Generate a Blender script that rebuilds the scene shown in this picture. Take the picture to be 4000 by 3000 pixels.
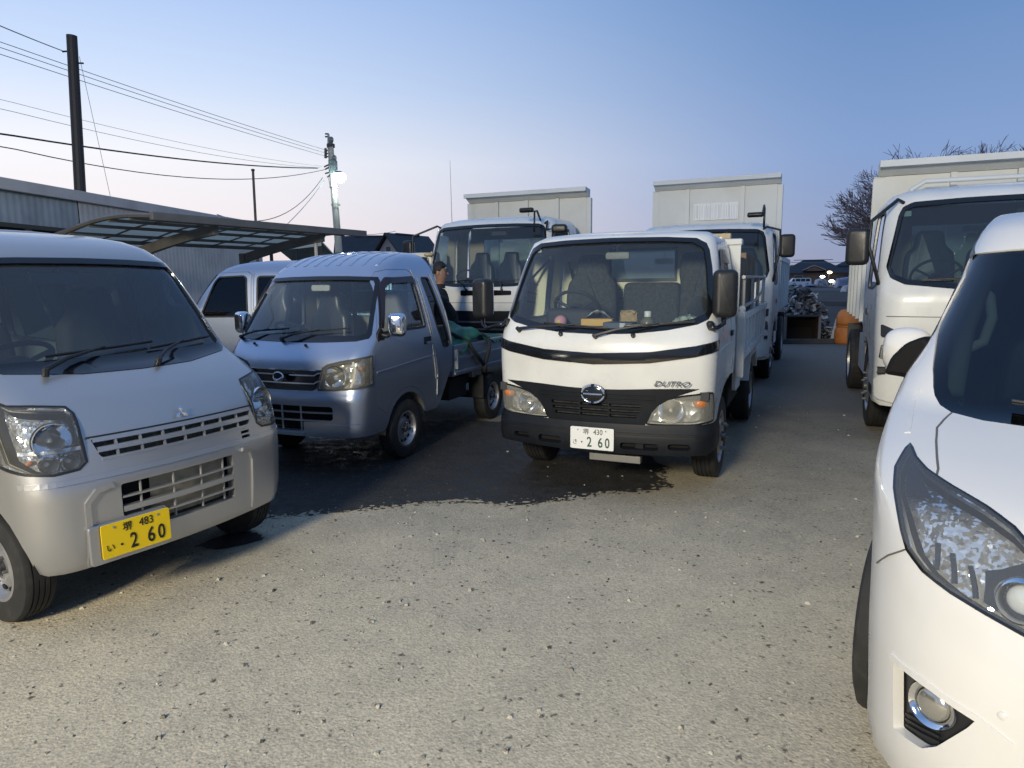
import bpy, bmesh, math, random
import numpy as np
from mathutils import Vector, Matrix
from mathutils.geometry import delaunay_2d_cdt
R = math.radians
for o in list(bpy.data.objects): bpy.data.objects.remove(o)
sc = bpy.context.scene
COL = sc.collection
rnd = random.Random(7)

# ------------------------------------------------------------------ camera
CAM_H, CAM_PITCH, CAM_ROLL, CAM_F = 1.586, 8.556, -0.634, 2666.1
cd = bpy.data.cameras.new('camera'); cam = bpy.data.objects.new('camera', cd); COL.objects.link(cam)
cd.sensor_width = 36; cd.lens = CAM_F / 4000 * 36; cd.clip_start = .05; cd.clip_end = 3000
p, q = R(-CAM_PITCH), R(CAM_ROLL)
FW = Vector((0, math.cos(p), math.sin(p))); U0 = Vector((0, -math.sin(p), math.cos(p))); R0 = Vector((1, 0, 0))
RT = R0 * math.cos(q) + U0 * math.sin(q); UP = U0 * math.cos(q) - R0 * math.sin(q)
cam.matrix_world = Matrix(((RT.x, UP.x, -FW.x, 0), (RT.y, UP.y, -FW.y, 0), (RT.z, UP.z, -FW.z, CAM_H), (0, 0, 0, 1)))
sc.camera = cam
def ray(px, py): return FW + RT * ((px - 2000) / CAM_F) - UP * ((py - 1500) / CAM_F)
def at_z(px, py, z):                       # point of a photograph pixel on a level plane
    d = ray(px, py); return Vector((0, 0, CAM_H)) + d * ((z - CAM_H) / d.z)
def at_y(px, py, Y):                       # point of a photograph pixel at a given distance
    d = ray(px, py); return Vector((0, 0, CAM_H)) + d * (Y / d.y)

# ------------------------------------------------------------------ dusk sky, lamp light, exposure
SUN_AZ = R(-52)                            # where the sun went down, to the left of the view
w = bpy.data.worlds.new('World'); sc.world = w; w.use_nodes = True
nt = w.node_tree; nt.nodes.clear()
def srgb(r, g, b):
    f = lambda c: c / 12.92 if c <= .04045 else ((c + .055) / 1.055) ** 2.4
    return (f(r / 255), f(g / 255), f(b / 255), 1)
def wn(t, **k):
    n = nt.nodes.new(t)
    for a, b in k.items(): setattr(n, a, b)
    return n
L = nt.links.new
out = wn('ShaderNodeOutputWorld'); bg = wn('ShaderNodeBackground'); tc = wn('ShaderNodeTexCoord')
sep = wn('ShaderNodeSeparateXYZ'); L(tc.outputs['Generated'], sep.inputs[0])
def ramp(stops):
    r = wn('ShaderNodeValToRGB'); r.color_ramp.interpolation = 'EASE' if len(stops) < 3 else 'LINEAR'
    el = r.color_ramp.elements
    while len(el) < len(stops): el.new(.5)
    for e, (p_, c) in zip(el, stops): e.position = p_; e.color = c
    L(sep.outputs['Z'], r.inputs[0]); return r
west = ramp([(0, srgb(246, 226, 224)), (.06, srgb(252, 240, 240)), (.16, srgb(251, 251, 255)), (.25, srgb(212, 229, 255)), (.40, srgb(163, 195, 246)), (1, srgb(118, 152, 206))])
east = ramp([(0, srgb(150, 156, 182)), (.06, srgb(148, 163, 198)), (.16, srgb(134, 162, 208)), (.34, srgb(104, 142, 194)), (1, srgb(106, 142, 194))])
hz = wn('ShaderNodeVectorMath', operation='MULTIPLY'); hz.inputs[1].default_value = (1, 1, 0); L(tc.outputs['Generated'], hz.inputs[0])
nz = wn('ShaderNodeVectorMath', operation='NORMALIZE'); L(hz.outputs[0], nz.inputs[0])
dt = wn('ShaderNodeVectorMath', operation='DOT_PRODUCT'); dt.inputs[1].default_value = (math.sin(SUN_AZ), math.cos(SUN_AZ), 0); L(nz.outputs[0], dt.inputs[0])
mp = wn('ShaderNodeMapRange', interpolation_type='SMOOTHSTEP'); mp.inputs[1].default_value = .16; mp.inputs[2].default_value = 1.02
L(dt.outputs['Value'], mp.inputs[0])
mx = wn('ShaderNodeMix', data_type='RGBA'); L(mp.outputs[0], mx.inputs[0]); L(east.outputs[0], mx.inputs[6]); L(west.outputs[0], mx.inputs[7])
sky = wn('ShaderNodeTexSky'); sky.sky_type = 'NISHITA'; sky.sun_disc = False; sky.sun_elevation = R(-2.5); sky.sun_rotation = SUN_AZ; sky.ozone_density = 3
skm = wn('ShaderNodeMix', data_type='RGBA', blend_type='ADD'); skm.inputs[0].default_value = .03
L(mx.outputs[2], skm.inputs[6]); L(sky.outputs[0], skm.inputs[7])
L(skm.outputs[2], bg.inputs['Color']); L(bg.outputs[0], out.inputs['Surface'])
bg.inputs['Strength'].default_value = 1.0
# the yard lamp behind the photographer, whose warm light falls on the fronts and the near ground
ld = bpy.data.lights.new('yard_lamp', 'SPOT'); lo = bpy.data.objects.new('yard_lamp', ld); COL.objects.link(lo)
ld.energy = 8000; ld.color = (1, .90, .69); ld.shadow_soft_size = 1.0; ld.spot_size = R(120); ld.spot_blend = .6
lo.location = (-5.0, -7.6, 5.4); lo.rotation_euler = (Vector((.6, 5, .6)) - lo.location).to_track_quat('-Z', 'Y').to_euler()
vs = sc.view_settings; vs.view_transform = 'Standard'; vs.look = 'None'; vs.exposure = 0; vs.gamma = 1; vs.use_curve_mapping = False
sc.cycles.max_bounces = 6; sc.cycles.diffuse_bounces = 3; sc.cycles.glossy_bounces = 3; sc.cycles.transparent_max_bounces = 14; sc.cycles.caustics_reflective = False; sc.cycles.caustics_refractive = False
sc.cycles.sample_clamp_indirect = 4

# ------------------------------------------------------------------ materials
MATS = {}
def mat(name, col=(.5, .5, .5), rough=.5, metal=0, coat=0, spec=.5, emit=None, es=0, var=0, vscale=6, bump=0, bscale=60, rvar=0, dirt=0, dirtcol=(.12, .10, .08)):
    if name in MATS: return MATS[name]
    m = bpy.data.materials.new(name); m.use_nodes = True; t = m.node_tree; b = t.nodes['Principled BSDF']
    b.inputs['Base Color'].default_value = (*col, 1); b.inputs['Roughness'].default_value = rough; b.inputs['Metallic'].default_value = metal
    b.inputs['Coat Weight'].default_value = coat; b.inputs['Coat Roughness'].default_value = .06; b.inputs['Specular IOR Level'].default_value = spec
    if emit: b.inputs['Emission Color'].default_value = (*emit, 1); b.inputs['Emission Strength'].default_value = es
    co = t.nodes.new('ShaderNodeTexCoord').outputs['Object']
    def noise(s, d=4):
        n = t.nodes.new('ShaderNodeTexNoise'); n.inputs['Scale'].default_value = s; n.inputs['Detail'].default_value = d
        t.links.new(co, n.inputs['Vector']); return n.outputs['Fac']
    src = None
    if var:
        mr = t.nodes.new('ShaderNodeMapRange'); mr.inputs[1].default_value = .3; mr.inputs[2].default_value = .7; mr.inputs[3].default_value = 1 - var; mr.inputs[4].default_value = 1 + var
        t.links.new(noise(vscale), mr.inputs[0])
        mu = t.nodes.new('ShaderNodeMix'); mu.data_type = 'RGBA'; mu.blend_type = 'MULTIPLY'; mu.inputs[0].default_value = 1; mu.inputs[6].default_value = (*col, 1)
        t.links.new(mr.outputs[0], mu.inputs[7]); src = mu.outputs[2]
    if dirt:
        mr = t.nodes.new('ShaderNodeMapRange'); mr.inputs[1].default_value = .52; mr.inputs[2].default_value = .75; mr.inputs[3].default_value = 0; mr.inputs[4].default_value = dirt
        t.links.new(noise(vscale * 1.7, 8), mr.inputs[0])
        mu = t.nodes.new('ShaderNodeMix'); mu.data_type = 'RGBA'; t.links.new(mr.outputs[0], mu.inputs[0]); mu.inputs[7].default_value = (*dirtcol, 1)
        if src: t.links.new(src, mu.inputs[6])
        else: mu.inputs[6].default_value = (*col, 1)
        src = mu.outputs[2]
    if src: t.links.new(src, b.inputs['Base Color'])
    if rvar:
        mr = t.nodes.new('ShaderNodeMapRange'); mr.inputs[1].default_value = .3; mr.inputs[2].default_value = .7; mr.inputs[3].default_value = max(.02, rough - rvar); mr.inputs[4].default_value = rough + rvar
        t.links.new(noise(vscale * 2.3), mr.inputs[0]); t.links.new(mr.outputs[0], b.inputs['Roughness'])
    if bump:
        bn = t.nodes.new('ShaderNodeBump'); bn.inputs['Strength'].default_value = bump; bn.inputs['Distance'].default_value = .02
        t.links.new(noise(bscale, 6), bn.inputs['Height']); t.links.new(bn.outputs[0], b.inputs['Normal'])
    MATS[name] = m; return m
def glass(name, tint, refl=1.0, ior=1.5, haze=0, hazecol=(.7, .7, .66)):
    if name in MATS: return MATS[name]
    m = bpy.data.materials.new(name); m.use_nodes = True; t = m.node_tree; t.nodes.clear()
    o = t.nodes.new('ShaderNodeOutputMaterial'); tr = t.nodes.new('ShaderNodeBsdfTransparent'); gl = t.nodes.new('ShaderNodeBsdfGlossy'); mi = t.nodes.new('ShaderNodeMixShader')
    fr = t.nodes.new('ShaderNodeFresnel'); fr.inputs[0].default_value = ior; mu = t.nodes.new('ShaderNodeMath'); mu.operation = 'MULTIPLY'; mu.inputs[1].default_value = refl; mu.use_clamp = True
    tr.inputs[0].default_value = (*tint, 1); gl.inputs['Roughness'].default_value = .02; gl.inputs['Color'].default_value = (.95, .97, 1, 1)
    t.links.new(fr.outputs[0], mu.inputs[0]); t.links.new(mu.outputs[0], mi.inputs[0]); t.links.new(tr.outputs[0], mi.inputs[1]); t.links.new(gl.outputs[0], mi.inputs[2]); 
    last = mi.outputs[0]
    if haze:                                # weathered plastic: part of the light scatters
        df = t.nodes.new('ShaderNodeBsdfDiffuse'); df.inputs[0].default_value = (*hazecol, 1); m2 = t.nodes.new('ShaderNodeMixShader'); m2.inputs[0].default_value = haze
        t.links.new(last, m2.inputs[1]); t.links.new(df.outputs[0], m2.inputs[2]); last = m2.outputs[0]
    t.links.new(last, o.inputs[0]); MATS[name] = m; return m
WHITE = mat('white_paint', (.72, .72, .69), .32, coat=.35, var=.05, vscale=2.5, rvar=.08, dirt=.16, dirtcol=(.34, .31, .26))
CREAM = mat('cream_body_paint', (.61, .63, .62), .5, var=.05, vscale=1.3, dirt=.16, dirtcol=(.30, .27, .21), bump=.05, bscale=12)
PEARL = mat('pearl_white_paint', (.65, .64, .62), .22, coat=.8, rvar=.04, vscale=3)
SILVER = mat('silver_metallic_paint', (.47, .468, .468), .36, metal=.78, coat=.4, var=.02, vscale=2, rvar=.02)
SILVER2 = mat('blue_silver_metallic_paint', (.44, .495, .60), .34, metal=.82, coat=.4, var=.02, vscale=2, rvar=.02)
CHROME = mat('chrome', (.82, .83, .85), .08, metal=1)
STEEL = mat('grey_wheel_steel', (.42, .42, .43), .42, metal=.75, var=.15, vscale=14, dirt=.3)
BLACK = mat('black_plastic', (.014, .015, .017), .42, bump=.04, bscale=220, rvar=.08)
BUMPER = mat('dark_bumper_plastic', (.008, .010, .014), .5, spec=.25, var=.2, vscale=5, bump=.05, bscale=260, dirt=.12, dirtcol=(.05, .045, .04))
GLOSSBLACK = mat('gloss_black', (.008, .009, .011), .12, coat=.5)
RUBBER = mat('tyre_rubber', (.018, .018, .018), .78, var=.25, vscale=9, bump=.08, bscale=90, dirt=.35, dirtcol=(.075, .068, .058))
DARK = mat('dark_underside', (.012, .012, .012), .8)
CAVITY = mat('black_duct', (.006, .006, .007), .9)
TRIM = mat('beige_grey_trim', (.30, .29, .26), .75)
TRIMDARK = mat('dark_grey_trim', (.035, .037, .041), .7, bump=.05, bscale=200)
SEAT = mat('grey_seat_cloth', (.055, .058, .058), .95, var=.3, vscale=40, bump=.2, bscale=160)
SEATBLUE = mat('dark_blue_seat_vinyl', (.03, .036, .05), .38)
GLASS = glass('clear_glass', (.86, .92, .92), 1.7, haze=.022, hazecol=(.55, .60, .62))
GLASSD = glass('tinted_glass', (.42, .52, .55), 1.7, haze=.03, hazecol=(.5, .55, .6))
GLASSX = glass('privacy_glass', (.035, .045, .05), 1.0)
GLASSM = glass('dark_windshield_glass', (.20, .26, .28), 1.2)
LENS = glass('lamp_lens', (.95, .96, .95), 1.2, haze=.07)
LENSY = glass('aged_lamp_lens', (.96, .96, .92), 1.3, haze=.20, hazecol=(.78, .77, .70))
AMBER = mat('amber_lens', (.62, .20, .05), .25, coat=.4)
PLATE_W = mat('plate_white', (.78, .78, .76), .4); PLATE_Y = mat('plate_yellow', (.80, .55, .005), .4)
INK_G = mat('plate_green_ink', (.01, .06, .04), .5); INK_K = mat('plate_black_ink', (.01, .01, .01), .5)
WOODP = mat('worn_plywood', (.19, .13, .085), .8, var=.35, vscale=5, dirt=.4)
def reflector_mat():
    m = bpy.data.materials.new('lamp_reflector'); m.use_nodes = True; t = m.node_tree; b = t.nodes['Principled BSDF']
    b.inputs['Base Color'].default_value = (.84, .85, .86, 1); b.inputs['Metallic'].default_value = .75; b.inputs['Roughness'].default_value = .30
    co = t.nodes.new('ShaderNodeTexCoord'); v = t.nodes.new('ShaderNodeTexVoronoi'); v.inputs['Scale'].default_value = 17
    bn = t.nodes.new('ShaderNodeBump'); bn.inputs['Strength'].default_value = .9; bn.inputs['Distance'].default_value = .03
    t.links.new(co.outputs['Object'], v.inputs['Vector']); t.links.new(v.outputs['Distance'], bn.inputs['Height']); t.links.new(bn.outputs[0], b.inputs['Normal']); return m
REFL = reflector_mat()
def facet_mat():
    m = bpy.data.materials.new('faceted_chrome'); m.use_nodes = True; t = m.node_tree; b = t.nodes['Principled BSDF']; b.inputs['Base Color'].default_value = (.86, .87, .88, 1); b.inputs['Metallic'].default_value = .75; b.inputs['Roughness'].default_value = .16
    co = t.nodes.new('ShaderNodeTexCoord'); v = t.nodes.new('ShaderNodeTexVoronoi'); v.distance = 'MANHATTAN'; v.inputs['Scale'].default_value = 85; t.links.new(co.outputs['Object'], v.inputs['Vector'])
    s_ = t.nodes.new('ShaderNodeVectorMath'); s_.operation = 'MULTIPLY_ADD'; s_.inputs[1].default_value = (.9, .9, .9); s_.inputs[2].default_value = (-.45, -.45, -.45); t.links.new(v.outputs['Color'], s_.inputs[0])
    g = t.nodes.new('ShaderNodeNewGeometry'); a = t.nodes.new('ShaderNodeVectorMath'); a.operation = 'ADD'; t.links.new(g.outputs['Normal'], a.inputs[0]); t.links.new(s_.outputs[0], a.inputs[1]); n = t.nodes.new('ShaderNodeVectorMath'); n.operation = 'NORMALIZE'; t.links.new(a.outputs[0], n.inputs[0]); t.links.new(n.outputs[0], b.inputs['Normal']); return m
REFL2 = facet_mat()

# ------------------------------------------------------------------ object helpers
def tag(o, label=None, cat=None, group=None, kind=None):
    for k, v in (('label', label), ('category', cat), ('group', group), ('kind', kind)):
        if v: o[k] = v
    return o
def link(name, me, m, parent=None, loc=None, rot=None, smooth=False):
    o = bpy.data.objects.new(name, me); COL.objects.link(o)
    if m and not me.materials: me.materials.append(m)
    if parent: o.parent = parent
    if loc: o.location = loc
    if rot: o.rotation_euler = rot
    if smooth: me.polygons.foreach_set('use_smooth', [True] * len(me.polygons))
    return o
def empty(name, loc=(0, 0, 0), rz=0, parent=None):
    o = bpy.data.objects.new(name, None); COL.objects.link(o); o.location = loc; o.rotation_euler = (0, 0, rz); o.empty_display_size = .1
    if parent: o.parent = parent
    return o
def copy_tree(o, parent=None):
    c = o.copy(); COL.objects.link(c); c.parent = parent
    for ch in o.children: copy_tree(ch, c)
    return c
class MB:
    def __init__(s): s.v = []; s.f = []
    def add(s, vs, fs):
        n = len(s.v); s.v += [tuple(v) for v in vs]; s.f += [tuple(i + n for i in f) for f in fs]; return s
    def box(s, a, b, M=None, bev=0):
        a = Vector(a); b = Vector(b)
        if bev:
            bm = bmesh.new(); bmesh.ops.create_cube(bm, size=1)
            for v in bm.verts: v.co = Vector(((a.x + b.x) / 2 + v.co.x * (b.x - a.x), (a.y + b.y) / 2 + v.co.y * (b.y - a.y), (a.z + b.z) / 2 + v.co.z * (b.z - a.z)))
            bmesh.ops.bevel(bm, geom=bm.edges[:], offset=bev, segments=2, affect='EDGES', profile=.5)
            bm.verts.index_update(); vs = [v.co.copy() for v in bm.verts]; fs = [[v.index for v in f.verts] for f in bm.faces]; bm.free()
        else:
            vs = [Vector((x, y, z)) for x in (a.x, b.x) for y in (a.y, b.y) for z in (a.z, b.z)]
            fs = [(0, 1, 3, 2), (4, 6, 7, 5), (0, 4, 5, 1), (2, 3, 7, 6), (0, 2, 6, 4), (1, 5, 7, 3)]
        if M: vs = [M @ v for v in vs]
        return s.add(vs, fs)
    def tube(s, path, r, n=8, cap=True):
        path = [Vector(p_) for p_ in path]; rs = r if isinstance(r, (list, tuple)) else [r] * len(path)
        ring = []; prev = None
        for i, p_ in enumerate(path):
            d = (path[min(i + 1, len(path) - 1)] - path[max(i - 1, 0)]).normalized()
            if prev is None:
                a = d.orthogonal().normalized()
            else:
                a = (prev - d * prev.dot(d))
                a = a.normalized() if a.length > 1e-6 else d.orthogonal().normalized()
            prev = a; b = d.cross(a)
            ring.append([p_ + (a * math.cos(2 * math.pi * k / n) + b * math.sin(2 * math.pi * k / n)) * rs[i] for k in range(n)])
        vs = [v for r_ in ring for v in r_]; fs = []
        for i in range(len(ring) - 1):
            for k in range(n): fs.append((i * n + k, i * n + (k + 1) % n, (i + 1) * n + (k + 1) % n, (i + 1) * n + k))
        if cap: fs.append(tuple(range(n - 1, -1, -1))); fs.append(tuple((len(ring) - 1) * n + k for k in range(n)))
        return s.add(vs, fs)
    def lathe(s, prof, n=32, axis='Y', M=None, close=False):
        # prof: (radius, height along the axis)
        vs = []; fs = []; m = len(prof)
        for k in range(n):
            a = 2 * math.pi * k / n
            for r_, h in prof:
                c, d = r_ * math.cos(a), r_ * math.sin(a)
                vs.append(Vector((c, h, d)) if axis == 'Y' else Vector((c, d, h)) if axis == 'Z' else Vector((h, c, d)))
        for k in range(n):
            k2 = (k + 1) % n
            for i in range(m - 1 if not close else m):
                j = (i + 1) % m; fs.append((k * m + i, k2 * m + i, k2 * m + j, k * m + j))
        if M: vs = [M @ v for v in vs]
        return s.add(vs, fs)
    def prism(s, poly, a, b, plane='XZ', M=None):
        # polygon in a plane, extruded from a to b along the remaining axis
        P = {'XZ': lambda u, v, t: Vector((u, t, v)), 'YZ': lambda u, v, t: Vector((t, u, v)), 'XY': lambda u, v, t: Vector((u, v, t))}[plane]
        n = len(poly); vs = [P(u, v, a) for u, v in poly] + [P(u, v, b) for u, v in poly]
        if M: vs = [M @ v for v in vs]
        return s.add(vs, [tuple(range(n)), tuple(range(2 * n - 1, n - 1, -1))] + [(i, n + i, n + (i + 1) % n, (i + 1) % n) for i in range(n)])
    def mesh(s, name, smooth=False, ang=None):
        me = bpy.data.meshes.new(name); me.from_pydata(s.v, [], s.f)
        bm = bmesh.new(); bm.from_mesh(me); bmesh.ops.recalc_face_normals(bm, faces=bm.faces[:]); bm.to_mesh(me); bm.free()
        if smooth or ang:
            me.polygons.foreach_set('use_smooth', [True] * len(me.polygons))
            if ang: me.set_sharp_from_angle(angle=R(ang))
        return me
    def build(s, name, m, parent=None, smooth=False, ang=None, loc=None, rot=None):
        return link(name, s.mesh(name, smooth, ang), m, parent, loc, rot)
def text_mesh(txt, size, m, name, parent, M, depth=.0015, shear=0, sx=1.0, align='CENTER', offset=0):
    cu = bpy.data.curves.new(name, 'FONT'); cu.body = txt; cu.size = size; cu.extrude = depth; cu.shear = shear; cu.align_x = align; cu.align_y = 'CENTER'; cu.resolution_u = 3; cu.offset = offset
    ob = bpy.data.objects.new(name, cu); COL.objects.link(ob); bpy.context.view_layer.update()
    me = bpy.data.meshes.new_from_object(ob.evaluated_get(bpy.context.evaluated_depsgraph_get())); bpy.data.objects.remove(ob); bpy.data.curves.remove(cu)
    me.name = name; me.transform(M @ Matrix.Diagonal((sx, 1, 1, 1))); me.materials.clear()
    return link(name, me, m, parent)

# ------------------------------------------------------------------ curved body shells and the panels cut from them
def pchip(xs, Y):                          # smooth monotone interpolation of all columns of Y at once
    xs = np.array(xs, float); Y = np.array(Y, float); h = np.diff(xs); d = np.diff(Y, axis=0) / h[:, None]; n = len(xs); m = np.zeros_like(Y)
    for i in range(1, n - 1):
        w1 = 2 * h[i] + h[i - 1]; w2 = h[i] + 2 * h[i - 1]; ok = d[i - 1] * d[i] > 0
        m[i] = np.where(ok, (w1 + w2) / (w1 / np.where(ok, d[i - 1], 1) + w2 / np.where(ok, d[i], 1)), 0)
    m[0] = d[0]; m[-1] = d[-1]
    def f(x):
        x = np.minimum(np.maximum(x, xs[0]), xs[-1]); i = np.minimum(np.maximum(np.searchsorted(xs, x) - 1, 0), n - 2); hh = h[i]; t = ((x - xs[i]) / hh)[..., None]; hh = hh[..., None]; t2 = t * t; t3 = t2 * t
        r_ = (2 * t3 - 3 * t2 + 1) * Y[i] + (t3 - 2 * t2 + t) * hh * m[i] + (3 * t2 - 2 * t3) * Y[i + 1] + (t3 - t2) * hh * m[i + 1]
        return np.moveaxis(r_, -1, 0)
    return f
class Shell:
    # rows: (v, z, front x, half width, corner radius, bow); s runs round the plan from the middle of the front to the sides, v runs up
    def __init__(self, rows, a=.6, c=.35):
        self.a, self.c = a, c; r = np.array(rows, float); self.v0, self.v1 = r[0, 0], r[-1, 0]
        self.F = pchip(r[:, 0], r[:, 1:6])
    def plan(self, v):
        z, xf, w_, r, bow = self.F(v)
        al = np.arctan(2 * bow * (w_ - r) / w_ ** 2); yl = w_ - r * (1 - np.sin(al)); al = np.arctan(2 * bow * yl / w_ ** 2); xc = xf - bow * (yl / w_) ** 2
        return z, xf, w_, r, bow, al, yl, xc - r * np.cos(al), yl - r * np.sin(al)
    def S(self, s, v):
        s, v = np.broadcast_arrays(np.asarray(s, float), np.asarray(v, float)); z, xf, w_, r, bow, al, yl, cx, cy = self.plan(v)
        t = np.abs(s); sg = np.where(s < 0, -1., 1.); a, c = self.a, self.c
        y1 = yl * np.minimum(t, a) / a; x1 = xf - bow * (y1 / w_) ** 2
        ph = al + (math.pi / 2 - al) * np.minimum(np.maximum((t - a) / c, 0), 1)
        far = np.maximum(t - a - c, 0); fr = t <= a
        x = np.where(fr, x1, cx + r * np.cos(ph) - far); y = np.where(fr, y1, cy + r * np.sin(ph))
        return np.stack([x, y * sg, z], -1)
    def nrm(self, s, v):
        e = 2e-3; du = self.S(s + e, v) - self.S(s - e, v); dv = self.S(s, np.minimum(v + e, self.v1)) - self.S(s, np.maximum(v - e, self.v0))
        n = np.cross(du, dv); return n / np.maximum(np.linalg.norm(n, axis=-1, keepdims=True), 1e-9)
    def inv_y(self, y, v):                  # front view (y, height) -> s
        y = np.asarray(y, float); z, xf, w_, r, bow, al, yl, cx, cy = self.plan(np.asarray(v, float)); t = np.abs(y)
        ph = np.arcsin(np.minimum(np.maximum((t - cy) / r, -1), 1)); s_ = np.where(t <= yl, self.a * t / yl, self.a + self.c * (ph - al) / (math.pi / 2 - al)); return s_ * np.where(y < 0, -1., 1.)
    def inv_x(self, x, v, side):            # side view (x, height) -> s
        x = np.asarray(x, float); z, xf, w_, r, bow, al, yl, cx, cy = self.plan(np.asarray(v, float)); ph = np.arccos(np.minimum(np.maximum((x - cx) / r, -1), 1))
        yy = w_ * np.sqrt(np.maximum((xf - x) / np.maximum(bow, 1e-6), 0)); s_ = np.where(x <= cx, self.a + self.c + cx - x, np.where(x <= cx + r * np.cos(al), self.a + self.c * (ph - al) / (math.pi / 2 - al), self.a * np.minimum(yy / yl, 1))); return s_ * side
    def s_y(self, y, v): return float(self.inv_y(y, v))
    def s_x(self, x, v, side): return float(self.inv_x(x, v, side))
    def fp(self, pts, step=.05):
        q = np.array(densify(pts, step)); s_ = self.inv_y(q[:, 0], q[:, 1]); return list(zip(s_.tolist(), q[:, 1].tolist()))
    def sp(self, pts, side=1, step=.06, closed=True):
        q = np.array(densify(pts, step, closed)); s_ = self.inv_x(q[:, 0], q[:, 1], side); return list(zip(s_.tolist(), q[:, 1].tolist()))
def densify(pts, step, closed=True):
    o = []; n = len(pts)
    for i in range(n if closed else n - 1):
        a, b = pts[i], pts[(i + 1) % n]; k = max(1, int(math.ceil(math.hypot(b[0] - a[0], b[1] - a[1]) / step)))
        o += [(a[0] + (b[0] - a[0]) * j / k, a[1] + (b[1] - a[1]) * j / k) for j in range(k)]
    if not closed: o.append(pts[-1])
    return o
def rpoly(pts, rad, seg=4):
    o = []; n = len(pts); rads = rad if isinstance(rad, (list, tuple)) else [rad] * n
    for i in range(n):
        p0, p1, p2 = Vector(pts[i - 1]), Vector(pts[i]), Vector(pts[(i + 1) % n]); d0 = (p0 - p1); d2 = (p2 - p1)
        rr = min(rads[i], d0.length * .48, d2.length * .48)
        if rr < 1e-4: o.append(tuple(p1)); continue
        a = p1 + d0.normalized() * rr; b = p1 + d2.normalized() * rr
        for k in range(seg + 1):
            t = k / seg; o.append(tuple(a * (1 - t) ** 2 + p1 * 2 * t * (1 - t) + b * t * t))
    return o
def rect(x0, y0, x1, y1): return [(x0, y0), (x1, y0), (x1, y1), (x0, y1)]
def mirror_y(pts): return [(-y, z) for y, z in pts][::-1]
def inpoly(P, poly):
    x, y = P[:, 0][:, None], P[:, 1][:, None]; q = np.array(poly); r_ = np.roll(q, 1, 0); dy = r_[:, 1] - q[:, 1]; dy = np.where(dy == 0, 1e-12, dy)
    return (((q[:, 1] > y) != (r_[:, 1] > y)) & (x < (r_[:, 0] - q[:, 0]) * (y - q[:, 1]) / dy + q[:, 0])).sum(1) % 2 == 1
def edist(P, poly):
    q = np.array(poly); a = np.roll(q, 1, 0); ab = q - a; l2 = np.maximum((ab * ab).sum(1), 1e-12)
    d = P[:, None, :] - a[None]; t = np.clip((d * ab[None]).sum(2) / l2, 0, 1); d -= t[:, :, None] * ab[None]
    return np.sqrt((d * d).sum(2)).min(1)
def grow(poly, d):                          # move a polygon's edge outward (d > 0) or inward
    q = [Vector(p_) for p_ in poly]; n = len(q); ar = sum(q[i - 1].x * q[i].y - q[i].x * q[i - 1].y for i in range(n)); sg = 1 if ar > 0 else -1; o = []
    for i in range(n):
        e = (q[(i + 1) % n] - q[i - 1]); nn = Vector((e.y, -e.x)).normalized() * sg * d if e.length > 1e-9 else Vector((0, 0)); o.append(tuple(q[i] + nn))
    return o
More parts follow.
